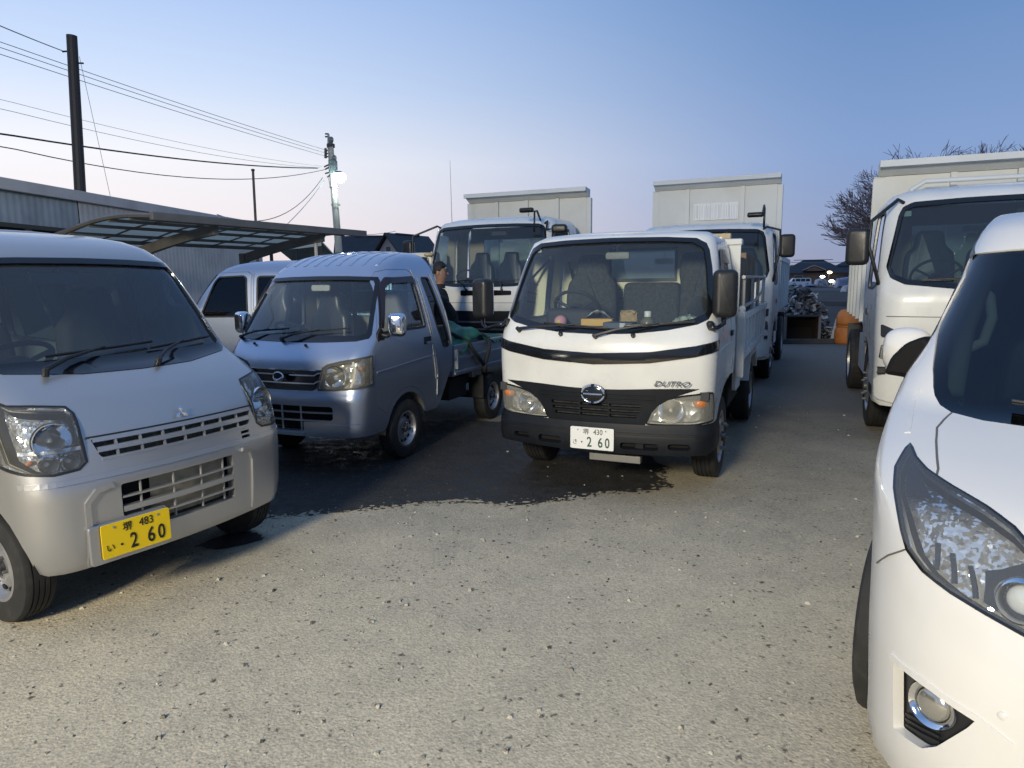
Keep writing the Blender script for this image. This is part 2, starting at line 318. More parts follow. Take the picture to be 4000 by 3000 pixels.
def patch(name, sh, outer, m, parent, holes=(), step=.06, off=0., rim=.0, hrim=None, fn=None):
    """a panel cut from a shell: polygons in (s, v); rim = depth of the turned-in outer edge, hrim of the hole edges"""
    loops = [outer] + list(holes); vs = []; ed = []
    for lp in loops:
        k = len(vs); n = len(lp); vs += [Vector(p_) for p_ in lp]; ed += [(k + i, k + (i + 1) % n) for i in range(n)]
    q = np.array([tuple(v) for v in vs]); lo, hi = q.min(0), q.max(0)
    gx = np.arange(lo[0] + step / 2, hi[0], step); gy = np.arange(lo[1] + step / 2, hi[1], step)
    if len(gx) and len(gy):
        G = np.array(np.meshgrid(gx, gy)).reshape(2, -1).T; G = G[inpoly(G, outer)]
        for h in holes:
            if len(G): G = G[~inpoly(G, h)]
        for lp in loops:
            if len(G): G = G[edist(G, lp) > step * .42]
        vs += [Vector(p_) for p_ in G]
    V, E_, Fc, *_ = delaunay_2d_cdt(vs, ed, [], 0, 1e-6)
    V = np.array([tuple(v) for v in V]); T = [f for f in Fc if len(f) == 3]; C = np.array([V[list(f)].mean(0) for f in T]); ok = inpoly(C, outer)
    for h in holes: ok &= ~inpoly(C, h)
    T = [f for f, k in zip(T, ok) if k]
    P = sh.S(V[:, 0], V[:, 1]); Nn = sh.nrm(V[:, 0], V[:, 1])
    if fn is not None: P = P + Nn * fn(V[:, 0], V[:, 1])[:, None]
    P = P + Nn * off
    co = [tuple(p_) for p_ in P]; no = [tuple(n_) for n_ in Nn]; fs = []
    for f in T:
        a, b, c = (V[i] for i in f); cr = (b[0] - a[0]) * (c[1] - a[1]) - (b[1] - a[1]) * (c[0] - a[0]); fs.append(tuple(f) if cr > 0 else tuple(reversed(f)))
    for i, lp in enumerate(loops):
        d = rim if i == 0 else (hrim if hrim is not None else rim)
        if not d: continue
        A = np.array(lp); p0 = sh.S(A[:, 0], A[:, 1]); nn = sh.nrm(A[:, 0], A[:, 1])
        if fn is not None: p0 = p0 + nn * fn(A[:, 0], A[:, 1])[:, None]
        p0 = p0 + nn * off
        ar = sum(A[k - 1][0] * A[k][1] - A[k][0] * A[k - 1][1] for k in range(len(A))); sg = (1 if ar > 0 else -1) * (1 if i == 0 else -1)
        k0 = len(co); n = len(A)
        for k in range(n):
            t = p0[(k + 1) % n] - p0[k - 1]; s_ = np.cross(t, nn[k]) * sg; s_ = s_ / max(np.linalg.norm(s_), 1e-9)
            co += [tuple(p0[k]), tuple(p0[k] - nn[k] * d)]; no += [tuple(s_), tuple(s_)]
        for k in range(n):
            a, b = k0 + 2 * k, k0 + 2 * ((k + 1) % n); fs.append((a, a + 1, b + 1, b) if sg > 0 else (a, b, b + 1, a + 1))
    me = bpy.data.meshes.new(name); me.from_pydata(co, [], fs); me.polygons.foreach_set('use_smooth', [True] * len(fs)); me.normals_split_custom_set_from_vertices(no)
    return link(name, me, m, parent)
def strip(name, sh, path, width, m, parent, off=.006, thick=.006, closed=False):
    """a raised bead along a path on the shell, path in (s, v)"""
    pts = densify(path, .04, closed); A = np.array(pts); P = sh.S(A[:, 0], A[:, 1]); nn = sh.nrm(A[:, 0], A[:, 1]); n = len(A); mb = MB(); vs = []; fs = []
    for k in range(n):
        t = (P[(k + 1) % n] - P[k - 1]) if closed else (P[min(k + 1, n - 1)] - P[max(k - 1, 0)]); t = t / max(np.linalg.norm(t), 1e-9); b = np.cross(nn[k], t) * width / 2
        for q_ in (P[k] - b + nn[k] * (off - thick), P[k] - b * .8 + nn[k] * off, P[k] + b * .8 + nn[k] * off, P[k] + b + nn[k] * (off - thick)): vs.append(Vector(q_))
    for k in range(n if closed else n - 1):
        a, b = 4 * k, 4 * ((k + 1) % n)
        for j in range(3): fs.append((a + j, b + j, b + j + 1, a + j + 1))
    if not closed: fs += [(0, 1, 2, 3), tuple(4 * (n - 1) + j for j in (3, 2, 1, 0))]
    mb.add(vs, fs); return mb.build(name, m, parent)
def roof(name, sh, m, parent, v, smax_l, crown=.05, nx=26, ny=16, rib=None):
    """closes a shell over the top, from the ring at height v back to side position s = smax"""
    ss = np.concatenate([np.linspace(0, sh.a, 9)[:-1], np.linspace(sh.a, sh.a + sh.c, 8)[:-1], np.linspace(sh.a + sh.c, smax_l, nx)])
    Lf = sh.S(ss, np.full(len(ss), v)); vs = []; fs = []
    for i in range(len(ss)):
        l, wd = Lf[i], Lf[i][1]
        for j in range(ny + 1):
            u = 2 * j / ny - 1; z = l[2] + crown * (wd / Lf[:, 1].max()) * (1 - u * u)
            if rib: z += rib(l[0], wd * u)
            vs.append(Vector((l[0], wd * u, z)))
    m1 = ny + 1
    for i in range(len(ss) - 1):
        for j in range(ny): fs.append((i * m1 + j, (i + 1) * m1 + j, (i + 1) * m1 + j + 1, i * m1 + j + 1))
    mb = MB(); mb.add(vs, fs); return mb.build(name, m, parent, smooth=True)

# ------------------------------------------------------------------ vehicle fittings
def VM(x, y, z, yaw=0, tilt=0):            # frame of a thing mounted on a front: X to the viewer's right, Y up, Z outward
    return Matrix.Translation((x, y, z)) @ Matrix.Rotation(yaw, 4, 'Z') @ Matrix.Rotation(-tilt, 4, 'Y') @ Matrix(((0, 0, 1, 0), (1, 0, 0, 0), (0, 1, 0, 0), (0, 0, 0, 1)))
def pillow(poly, t, M=None, inset=.03, lay=3):
    """rounded slab: outline in local XY, thickness along Z"""
    mb = MB(); L_ = []
    for k in range(lay + 1): a = math.pi / 2 * k / lay; L_.append((-t / 2 + inset * (1 - math.sin(a)), inset * (1 - math.cos(a))))
    L_ = [(z, i) for z, i in L_][::-1] + [(-z, i) for z, i in L_]
    L_ = [(-t / 2 + inset * (1 - math.cos(a)), inset * (1 - math.sin(a))) for a in [math.pi / 2 * k / lay for k in range(lay + 1)]]
    L_ = L_ + [(-z, i) for z, i in reversed(L_)]
    n = len(poly); vs = []; fs = []
    for z, i in L_: vs += [Vector((u, v, z)) for u, v in grow(poly, -i)]
    for k in range(len(L_) - 1):
        for j in range(n): fs.append((k * n + j, k * n + (j + 1) % n, (k + 1) * n + (j + 1) % n, (k + 1) * n + j))
    fs.append(tuple(range(n - 1, -1, -1))); fs.append(tuple((len(L_) - 1) * n + j for j in range(n)))
    if M: vs = [M @ v for v in vs]
    return mb.add(vs, fs)
def wheel(par, x, y, side, Rr, wd, rim, style='steel', nuts=4):
    h = wd / 2; rot = (0, 0, 0) if side > 0 else (0, 0, math.pi)
    mb = MB()
    if style == 'steel':
        mb.lathe([(rim, -h * .6), (rim, h * .72), (rim + .006, h * .9), (rim - .008, h * .93), (rim - .016, h * .72), (rim - .022, h * .35), (rim * .80, h * .20), (rim * .66, h * .30), (rim * .55, h * .50), (rim * .40, h * .55), (rim * .36, h * .48), (.001, h * .48)], 40)
    elif style == 'truck':
        mb.lathe([(rim, -h * .6), (rim, h * .8), (rim + .008, h * .95), (rim - .010, h * .97), (rim - .02, h * .7), (rim * .86, h * .55), (rim * .74, h * .8), (rim * .62, h * 1.0), (rim * .52, h * 1.06), (rim * .46, h * 1.05), (.001, h * 1.05)], 40)
    elif style == 'dual':
        mb.lathe([(rim, -h * .6), (rim, h * .8), (rim + .008, h * .95), (rim - .010, h * .97), (rim - .02, h * .5), (rim * .86, -h * .2), (rim * .6, -h * .35), (rim * .5, -h * .3), (.001, -h * .3)], 40)
    else:
        mb.lathe([(rim, -h * .6), (rim, h * .7), (rim + .010, h * 1.05), (rim - .006, h * 1.09), (rim - .016, h * .85), (rim - .022, -h * .3)], 56)
    o = mb.build('wheel', STEEL if style != 'alloy' else mat('alloy_rim', (.62, .63, .65), .3, metal=.85), par, ang=35, loc=(x, y, Rr), rot=rot)
    g = .007; q = [(rim - .004, -h * .8), (rim + .012, -h * .97), (Rr * .86, -h * 1.04), (Rr * .965, -h * .92), (Rr * .985, -h * .78)]
    tr = [-.5, -.17, .17, .5]
    for t in tr: q += [(Rr * .995, h * (t - .05)), (Rr * .995 - g, h * (t - .04)), (Rr * .995 - g, h * (t + .04)), (Rr * .995, h * (t + .05))]
    q += [(Rr * .985, h * .78), (Rr * .965, h * .92), (Rr * .86, h * 1.04), (rim + .012, h * .97), (rim - .004, h * .8)]
    MB().lathe(q, 56).build('tyre', RUBBER, o, ang=30)
    if style in ('steel', 'truck', 'dual'):
        ho = MB(); nh = 12 if style == 'steel' else 8; yy = {'steel': h * .235, 'truck': h * .72, 'dual': -h * .27}[style]; rr = rim * (.74 if style == 'steel' else .74)
        for k in range(nh):
            a = 2 * math.pi * (k + .5) / nh; c = Vector((math.cos(a) * rr, yy, math.sin(a) * rr)); t = Vector((-math.sin(a), 0, math.cos(a))); r_ = Vector((math.cos(a), 0, math.sin(a)))
            e1, e2 = (.017, .012) if style == 'steel' else (.032, .022)
            ring = [c + t * e1 * math.cos(b) + r_ * e2 * math.sin(b) + Vector((0, .010, 0)) for b in [2 * math.pi * j / 10 for j in range(10)]]
            ho.add(ring + [p_ - Vector((0, .022, 0)) for p_ in ring], [tuple(range(10))] + [(j, (j + 1) % 10, 10 + (j + 1) % 10, 10 + j) for j in range(10)])
        tag(ho.build('vent_holes', CAVITY, o), kind='stuff')
        hb = MB(); yy = {'steel': h * .46, 'truck': h * 1.04, 'dual': -h * .32}[style]; rr = rim * (.30 if style == 'steel' else .54)
        for k in range(nuts):
            a = 2 * math.pi * k / nuts + .3; M = Matrix.Translation((math.cos(a) * rr, 0, math.sin(a) * rr)); s_ = 1 if style == 'steel' else 1.5
            hb.lathe([(.009 * s_, yy), (.009 * s_, yy + .02 * s_), (.005 * s_, yy + .026 * s_), (.0005, yy + .026 * s_)], 6, M=M)
        tag(hb.build('wheel_nuts', mat('nut_steel', (.20, .20, .20), .45, metal=.7), o, ang=40), kind='stuff'); hb = MB()
        hb.lathe([(rim * .19, yy - .01), (rim * .19, yy + .025), (rim * .13, yy + .035), (.001, yy + .035)] if style != 'dual' else [(rim * .3, yy), (rim * .3, yy + .09), (rim * .2, yy + .12), (.001, yy + .12)], 20)
        hb.build('hub', mat('dark_hub_steel', (.10, .10, .10), .5, metal=.6), o, ang=40)
    else:
        sp = MB()
        for k in range(9):
            a = 2 * math.pi * k / 9; M = Matrix.Rotation(a, 4, 'Y')
            for d in (-.11, .11):
                sp.add([M @ Vector(v) for v in [(.05, h * .98, -.018), (.05, h * .98, .018), (rim - .008, h * 1.06, .020 + d * rim * .5), (rim - .008, h * 1.06, -.020 + d * rim * .5), (.05, h * .3, -.022), (.05, h * .3, .022), (rim - .015, h * .5, .022 + d * rim * .5), (rim - .015, h * .5, -.022 + d * rim * .5)]], [(0, 1, 2, 3), (4, 7, 6, 5), (0, 4, 5, 1), (1, 5, 6, 2), (2, 6, 7, 3), (3, 7, 4, 0)])
        sp.lathe([(.075, h * .2), (.075, h * 1.0), (.05, h * 1.04), (.001, h * 1.04)], 24)
        sp.build('spokes', MATS['alloy_rim'], o)
        MB().lathe([(rim * .8, -h * .1), (rim * .2, -h * .1)], 32).build('brake_disc', mat('brake_disc_steel', (.12, .12, .12), .5, metal=.8), o)
    return o
def plate(par, M, m, ink, kanji, cls, kana, number):
    o = pillow(rpoly(rect(-.165, -.0825, .165, .0825), .012), .005, M, .0015, 1).build('number_plate', m, par)
    T = lambda x, y: M @ Matrix.Translation((x, y, .0032))
    text_mesh(kanji, .047, ink, 'plate_letter', o, T(-.044, .046)); text_mesh(cls, .056, ink, 'plate_number', o, T(.047, .048), sx=.85)
    text_mesh(kana, .042, ink, 'plate_letter', o, T(-.128, -.034))
    mb = MB(); mb.lathe([(.006, 0), (.006, .0015), (.0005, .0015)], 12, 'Z', T(-.076, -.030)); mb.build('plate_dot', ink, o)
    for ch, x in zip(number, (-.018, .065, .117)): text_mesh(ch, .104, ink, 'plate_number', o, T(x, -.030), sx=.74, offset=.0012)
    b = MB()
    for x in (-.105, .105): b.lathe([(.006, 0), (.006, .002), (.0005, .003)], 10, 'Z', T(x, .062))
    tag(b.build('plate_bolts', STEEL, o), kind='stuff'); return o
def seat(par, x, y, z0, w_, h, m, hw=.26, hh=.22, lean=.2):
    M = Matrix.Translation((x, y, z0)) @ Matrix.Rotation(-lean, 4, 'Y') @ Matrix(((0, 0, 1, 0), (1, 0, 0, 0), (0, 1, 0, 0), (0, 0, 0, 1)))
    b = h - hh; a = w_ / 2
    o = pillow(rpoly([(-a, 0), (a, 0), (a, b * .75), (a * .93, b), (hw / 2 + .01, b + .06), (hw / 2 * .9, h), (-hw / 2 * .9, h), (-hw / 2 - .01, b + .06), (-a * .93, b), (-a, b * .75)], .05, 4), .15, M, .05).build('seat', m, par, ang=40)
    MB().box((x - .02, y - a, z0 - .2), (x + .46, y + a, z0 + .02), bev=.05).build('cushion', m, o)
    return o
def steering(par, x, y, z, r=.19, tilt=65):
    M = Matrix.Translation((x, y, z)) @ Matrix.Rotation(R(tilt) - math.pi / 2, 4, 'Y')
    mb = MB(); mb.lathe([(r + .014 * math.cos(a), .014 * math.sin(a)) for a in [2 * math.pi * k / 8 for k in range(8)]], 32, 'Z', M, close=True)
    for a in (.5, math.pi - .5, -math.pi / 2): mb.tube([M @ Vector((.03 * math.sin(a), .03 * math.cos(a), -.03)), M @ Vector((r * math.sin(a), r * math.cos(a), 0))], .013, 6)
    mb.lathe([(.07, -.05), (.07, -.01), (.05, .005), (.001, .008)], 16, 'Z', M)
    mb.tube([M @ Vector((0, 0, -.03)), M @ Vector((0, 0, -.35))], .03, 8)
    return mb.build('steering_wheel', TRIMDARK, par, ang=40)
def wiper(sh, par, piv, b0, b1, lift=.022):
    P = lambda y, v, o=0: Vector(sh.S(sh.s_y(y, v), v) + sh.nrm(sh.s_y(y, v), v) * o)
    mid = ((b0[0] + b1[0]) / 2, (b0[1] + b1[1]) / 2)
    mb = MB(); mb.tube([P(*piv, .0), P(*piv, .045)], .016, 8)
    mb.tube([P(*piv, .035), P(piv[0] * .65 + mid[0] * .35, piv[1] * .65 + mid[1] * .35, lift + .028), P(*mid, lift + .012)], [.013, .010, .006], 6)
    o = mb.build('wiper', BLACK, par, ang=40)
    bl = MB(); pts = [P(b0[0] + (b1[0] - b0[0]) * t, b0[1] + (b1[1] - b0[1]) * t, lift) for t in [k / 10 for k in range(11)]]
    bl.tube(pts, .006, 6); bl.tube([p_ - Vector((0, 0, .008)) for p_ in pts], .003, 4); bl.build('wiper_blade', BLACK, o); return o
def lamp(sh, par, poly, cells, depth=.07, lens=LENS, bezel=None, name='headlight', turn=None, lens_off=.003):
    """headlight: chrome bowl behind a clear lens, cells = reflector cups (y, v, radius), all in front view"""
    o = patch(name, sh, grow(poly, -.004), REFL2 if lens is LENS else REFL, par, off=-depth, step=.035)
    patch('lens', sh, grow(poly, -.003), lens, o, off=lens_off, step=.035, rim=.02)
    for y, v, r_ in cells:
        s_ = sh.s_y(y, v); c = Vector(sh.S(s_, v)); n = Vector(sh.nrm(s_, v)); q = Vector((1, math.copysign(.15, y), .0)).normalized()
        M = Matrix.Translation(c - n * (depth * .93)) @ q.to_track_quat('Z', 'Y').to_matrix().to_4x4()
        mb = MB(); mb.lathe([(r_ * t, .85 * depth * t * t) for t in (.12, .3, .5, .7, .85, 1)] + [(r_ * 1.06, .85 * depth), (r_ * 1.06, .6 * depth)], 28, 'Z', M); mb.build('reflector', CHROME, o, ang=50)
        MB().lathe([(.012, 0), (.013, .03), (.009, .045), (.001, .048)], 12, 'Z', M).build('bulb', mat('bulb_glass', (.75, .72, .62), .1, spec=.8), o, smooth=True)
    for t in (turn or []):
        y, v, r_ = t; s_ = sh.s_y(y, v); c = Vector(sh.S(s_, v)); n = Vector(sh.nrm(s_, v)); M = Matrix.Translation(c - n * depth * .6) @ n.to_track_quat('Z', 'Y').to_matrix().to_4x4()
        MB().lathe([(r_ * 1.25, 0), (r_ * 1.2, .03), (r_ * .8, .045), (.001, .05)], 20, 'Z', M @ Matrix.Diagonal((1, .75, 1, 1))).build('indicator', AMBER, o, smooth=True)
    return o
def mirror_head(par, c, w_, h, t, yaw, m=BLACK, name='door_mirror', rad=.05):
    M = Matrix.Translation(c) @ Matrix.Rotation(yaw, 4, 'Z') @ Matrix(((0, 0, 1, 0), (1, 0, 0, 0), (0, 1, 0, 0), (0, 0, 0, 1)))
    o = pillow(rpoly(rect(-w_ / 2, -h / 2, w_ / 2, h / 2), rad, 5), t, M, min(.04, t * .45), 4).build(name, m, par, ang=50)
    M2 = M @ Matrix.Translation((0, 0, -t / 2 - .001))
    pillow(rpoly(rect(-w_ / 2 + .018, -h / 2 + .018, w_ / 2 - .018, h / 2 - .018), rad * .8, 4), .006, M2, .001, 1).build('mirror_glass', CHROME, o)
    return o
def housing(par, x, z, r_, y0, y1, m=DARK):
    mb = MB(); n = 14; vs = []
    for k in range(n + 1): a = math.pi * k / n - .0; vs += [Vector((x + r_ * math.cos(a), y0, z + r_ * math.sin(a))), Vector((x + r_ * math.cos(a), y1, z + r_ * math.sin(a)))]
    return mb.add(vs, [(2 * k, 2 * k + 1, 2 * k + 3, 2 * k + 2) for k in range(n)]).build('wheel_housing', m, par, smooth=True)
def dashboard(par, sh, v, ymax, xr, ztop, zbot, xm, m=TRIMDARK, gap=.06, z0=None):
    ys = np.linspace(-ymax, ymax, 19); vs = []; fs = []
    for y in ys:
        x0 = float(sh.S(sh.s_y(float(y), v), v)[0]) - gap
        vs += [(x0, y, (z0 or v) - .02), (min(x0 - .06, (x0 + xm) / 2), y, ztop - .02), (min(xm, x0 - .09), y, ztop), (xr + .06, y, ztop), (xr, y, ztop - .05), (xr + .02, y, zbot + .1), (xr + .10, y, zbot)]
    for i in range(len(ys) - 1):
        for j in range(6): fs.append((i * 7 + j, i * 7 + j + 1, (i + 1) * 7 + j + 1, (i + 1) * 7 + j))
    return MB().add(vs, fs).build('dashboard', m, par, ang=50)
def emblem_h(par, M, rx, ry):               # oval ring broken by a cross bar
    mb = MB(); sec = [(math.cos(a), math.sin(a)) for a in [2 * math.pi * k / 8 for k in range(8)]]; arcs = [(20, 160), (200, 340)]
    for a0, a1 in ((8, 82), (98, 172), (188, 262), (278, 352)):
        pts = [M @ Vector((rx * .86 * math.cos(R(a)), ry * .86 * math.sin(R(a)), .012)) for a in np.linspace(a0, a1, 14)]; mb.tube(pts, rx * .095, 8)
    mb.tube([M @ Vector((-rx * .72, 0, .013)), M @ Vector((0, 0, .017)), M @ Vector((rx * .72, 0, .013))], rx * .085, 8)
    o = mb.build('emblem', CHROME, par, ang=50)
    MB().lathe([(rx, 0), (rx, .006), (rx * .93, .010), (.001, .010)], 32, 'Z', M @ Matrix.Diagonal((1, ry / rx, 1, 1))).build('emblem_backing', GLOSSBLACK, o, ang=40)
    return o

# ------------------------------------------------------------------ white tipper truck in the middle
def middle_truck():
    t = empty('light_truck', (.593, 4.913, 0), R(-113.74))
    tag(t, 'white light truck with black bumper, oval emblem and white number plate, parked in the centre', 'truck')
    sh = Shell([(.40, .40, -.05, .815, .15, .13), (.60, .60, -.028, .825, .15, .13), (.80, .80, -.014, .83, .15, .13), (1.05, 1.05, -.006, .836, .16, .13), (1.17, 1.17, -.03, .836, .17, .13), (1.22, 1.22, -.06, .83, .17, .13),
                (1.50, 1.50, -.235, .805, .17, .125), (1.80, 1.80, -.42, .762, .17, .12), (1.88, 1.88, -.475, .742, .17, .115), (1.92, 1.92, -.52, .722, .17, .11), (1.96, 1.942, -.60, .69, .16, .10), (2.0, 1.955, -.70, .64, .14, .08)])
    side_low = [(-1.45, .78), (-1.2, .80), (-.95, .79), (-.72, .745), (-.52, .65), (-.42, .56)]
    low = sh.sp(side_low, -1)[:-1]
    def edge(pts, side):
        return [(sh.s_x(x, v, side), v) for x, v in densify(pts, .06, False)]
    front_b = [(sh.s_y(y, .53), .53) for y in np.linspace(-.815, .815, 30)]
    back = [(-1.45, z) for z in np.linspace(.78, 1.98, 14)]
    outer = edge(side_low, -1) + front_b + edge(side_low[::-1], 1) + edge(back, 1)[1:] + [(s_, 1.98) for s_ in np.linspace(sh.s_x(-1.45, 1.98, 1), sh.s_x(-1.45, 1.98, -1), 60)][1:-1] + edge(back[::-1], -1)[:-1]
    ws_o = [(0, 1.200), (.28, 1.208), (.50, 1.232), (.70, 1.272), (.765, 1.305), (.785, 1.36), (.775, 1.50), (.745, 1.68), (.715, 1.80), (.69, 1.85), (.62, 1.888), (.40, 1.900), (0, 1.906)]
    ws_o = ws_o + [(-y, z) for y, z in ws_o[-2:0:-1]]
    ws_i = [(y * (1 - .034 / .78 * min(1, abs(y) / .5)), z + (.038 if z < 1.31 else -.030 if z > 1.84 else 0)) for y, z in ws_o]
    WSO, WSI = sh.fp(ws_o), sh.fp(ws_i)
    door = rpoly([(-.36, .84), (-.40, 1.22), (-.62, 1.80), (-.70, 1.85), (-1.15, 1.86), (-1.25, 1.80), (-1.27, .86), (-.9, .835)], .03)
    dwin = rpoly([(-.49, 1.28), (-.685, 1.755), (-.75, 1.80), (-1.10, 1.81), (-1.16, 1.76), (-1.17, 1.28)], .04)
    gr_r = [(.735, .824), (.60, .775), (.519, .748), (.45, .70), (.405, .64), (.37, .555), (.36, .537)]
    gr = [(0, .802), (.2, .807), (.43, .819), (.6, .824)] + gr_r; gr = gr + [(-y, z) for y, z in gr[::-1]][:-1]
    hl = [(.376, .560), (.41, .645), (.455, .70), (.525, .746), (.62, .770), (.72, .784), (.818, .792), (.8225, .70), (.8215, .585), (.70, .562), (.5, .556)]
    GR = sh.fp(gr, .04); HL = sh.fp(rpoly(hl, .012, 2), .04); HLm = [(-s_, v) for s_, v in HL][::-1]
    D = {sd: sh.sp(door, sd) for sd in (1, -1)}
    cab = patch('cab', sh, outer, WHITE, t, holes=[grow(WSO, .001), GR, HL, HLm, grow(D[1], .003), grow(D[-1], .003)], step=.07, rim=.03, hrim=.03)
    patch('cab_lining', sh, [(s_, v) for s_, v in outer if True], CREAM, t, holes=[grow(WSO, -.01), GR, HL, HLm, grow(sh.sp(dwin, 1), .01), grow(sh.sp(dwin, -1), .01)], step=.09, off=-.04)
    roof('roof', sh, WHITE, t, 1.98, abs(sh.s_x(-1.45, 1.98, 1)), .025)
    wsr = patch('windshield', sh, grow(WSI, .006), GLASS, t, off=-.012, step=.07)
    patch('windshield_seal', sh, WSO, GLOSSBLACK, wsr, holes=[WSI], step=.05, off=.003, rim=.01, hrim=.02)
    for sd in (1, -1):
        dw = sh.sp(dwin, sd)
        d = patch('door', sh, D[sd], WHITE, t, holes=[dw], step=.07, rim=.03)
        patch('door_glass', sh, grow(dw, .004), GLASS, d, off=-.014, step=.08)
        strip('window_seal', sh, dw, .022, BLACK, d, off=.004, closed=True)
        patch('rain_visor', sh, sh.sp(rpoly([(-.60, 1.60), (-.70, 1.80), (-1.14, 1.815), (-1.17, 1.70), (-.74, 1.71), (-.64, 1.57)], .02), sd), mat('smoke_visor', (.06, .06, .07), .2, coat=.3), d, off=.022, rim=.012)
        hx = sh.sp([(-1.05, 1.13), (-1.17, 1.13), (-1.17, 1.17), (-1.05, 1.17)], sd); patch('door_handle', sh, hx, BLACK, d, off=.016, rim=.016)
        strip('door_crease', sh, [(sh.s_x(x, v, sd), v) for x, v in ((-.42, 1.06), (-.8, 1.07), (-1.25, 1.05))], .03, WHITE, d, off=.004)
    # front trim
    band = [(0, 1.066), (.4, 1.082), (.70, 1.125), (.80, 1.148), (.8335, 1.16), (.8335, 1.085), (.80, 1.075), (.70, 1.05), (.4, 1.005), (0, .985)]
    band = band + [(-y, z) for y, z in band[::-1]][1:-1]
    patch('black_band', sh, sh.fp(band), GLOSSBLACK, t, off=.010, rim=.012, step=.05)
    slots = []
    for zc, w_ in ((.690, .34), (.650, .33), (.612, .31)):
        for y0, y1 in ((-w_, -.115), (-.105, .105), (.115, w_)): slots.append(sh.fp(rpoly(rect(y0, zc - .012, y1, zc + .012), .006, 2), .05))
    gro = patch('grille', sh, GR, BUMPER, t, holes=slots, off=.006, rim=.05, hrim=.03, step=.05)
    patch('grille_backing', sh, sh.fp([(-.36, .58), (.36, .58), (.38, .71), (-.38, .71)]), mat('grille_mesh', (.03, .03, .028), .7, var=.8, vscale=30), gro, off=-.035)
    for zc in (.732, .763): strip('grille_rib', sh, [(sh.s_y(y, zc), zc) for y in np.linspace(-.44, .44, 20)], .012, BUMPER, gro, off=.014)
    for sd, poly in ((1, HL), (-1, HLm)):
        o = lamp(sh, t, poly, [(sd * .55, .655, .085)], .07, LENSY, turn=[(sd * .752, .715, .038)])
        strip('lamp_surround', sh, poly, .014, BUMPER, o, off=.004, closed=True)
    bs = Shell([(.30, .30, -.03, .815, .16, .13), (.335, .335, .0, .838, .17, .13), (.42, .42, .018, .845, .18, .13), (.50, .50, .012, .845, .18, .13), (.545, .545, -.012, .838, .17, .13), (.60, .60, -.03, .83, .16, .13)])
    bp = [(bs.s_y(y, z), z) for y, z in [(y, .335 + .012 * (abs(y) / .8) ** 2) for y in np.linspace(-.8, .8, 30)]]
    bp = [(bs.s_x(-.46, z, -1), z) for z in (.55, .50, .43, .38)] + [(bs.s_x(-.40, .35, -1), .352)] + bp + [(bs.s_x(-.40, .35, 1), .352)] + [(bs.s_x(-.46, z, 1), z) for z in (.38, .43, .50, .55)] + [(bs.s_y(y, z), z) for y, z in [(y, .553 + .016 * (abs(y) / .8) ** 3) for y in np.linspace(.82, -.82, 30)]]
    recs = [rect(.205, .375, .475, .425), rect(.54, .385, .69, .43), rect(-.44, .375, -.25, .43), rect(-.66, .39, -.52, .43)]
    RE = [bs.fp(rpoly(r_, .02)) for r_ in recs]
    bo = patch('bumper', bs, bp, BUMPER, t, holes=RE, step=.05, rim=.06, hrim=.05)
    for r_ in RE: patch('bumper_recess', bs, r_, CAVITY, bo, off=-.05)
    MB().box((-.10, .30, .375), (-.03, .37, .425), bev=.008).build('tow_eye', BUMPER, bo)
    strip('bumper_ledge', bs, [(bs.s_y(y, .49), .49) for y in np.linspace(-.8, .8, 30)], .02, BUMPER, bo, off=.006)
    MB().box((-.16, -.06, .245), (-.10, .33, .30), bev=.006).build('under_step', mat('grey_steel', (.22, .22, .21), .55, metal=.3, dirt=.3), t)
    plate(t, VM(.032, 0, .441), PLATE_W, INK_G, '堺', '430', 'さ', '260')
    emblem_h(t, VM(.006, 0, .769), .098, .073)
    text_mesh('DUTRO', .052, mat('grey_lettering', (.09, .09, .09), .35, metal=.6), 'lettering', t, VM(-.030, .555, .862, .155), shear=.35, sx=1.36, depth=.003, offset=.0002)
    # wipers, nozzles, stickers
    wiper(sh, t, (-.63, 1.205), (-.42, 1.262), (.09, 1.235)); wiper(sh, t, (.004, 1.178), (.20, 1.250), (.68, 1.285))
    for y in (-.27, .275): MB().lathe([(.016, 0), (.016, .02), (.001, .03)], 12, 'Z', VM(float(sh.S(sh.s_y(y, 1.185), 1.185)[0]) - .005, y, 1.19, tilt=.6)).build('washer_nozzle', BLACK, t, ang=40)
    patch('inspection_sticker', sh, sh.fp(rect(-.66, 1.825, -.612, 1.868)), mat('pale_sticker', (.55, .66, .60), .6), wsr, off=-.018)
    # mirrors on bent stays
    for sd in (1, -1):
        c = Vector((-.30, .865, 1.485)) if sd > 0 else Vector((-.30, -1.03, 1.45))
        mo = mirror_head(t, c, .165 if sd > 0 else .155, .335 if sd > 0 else .32, .13, .25 * sd)
        b0 = Vector(sh.S(sh.s_y(.78 * sd, 1.25), 1.25)); MB().tube([b0 + Vector((0, 0, .02)), b0 + Vector((.05, .03 * sd, -.0)), Vector((c.x + .03, c.y - .04 * sd, c.z - .24)), Vector((c.x + .01, c.y, c.z - .21)), Vector((c.x, c.y, c.z - .12))], .016, 8).build('mirror_stay', GLOSSBLACK, mo, smooth=True)
        MB().lathe([(.03, -.02), (.03, .03), (.015, .045), (.001, .045)], 14, 'Z', Matrix.Translation(b0 - Vector((.01, 0, 0)))).build('mirror_base', BLACK, mo, ang=40)
    # inside the cab
    bw = MB()
    for a, b in (((-1.44, -.74, .8), (-1.41, .74, 1.585)), ((-1.44, -.70, 1.855), (-1.41, .70, 1.94)), ((-1.44, -.72, 1.585), (-1.41, -.27, 1.855)), ((-1.44, .315, 1.585), (-1.41, .72, 1.855))): bw.box(a, b)
    bo = bw.build('back_wall', mat('cream_cab_inside', (.78, .75, .55), .6, var=.06), t)
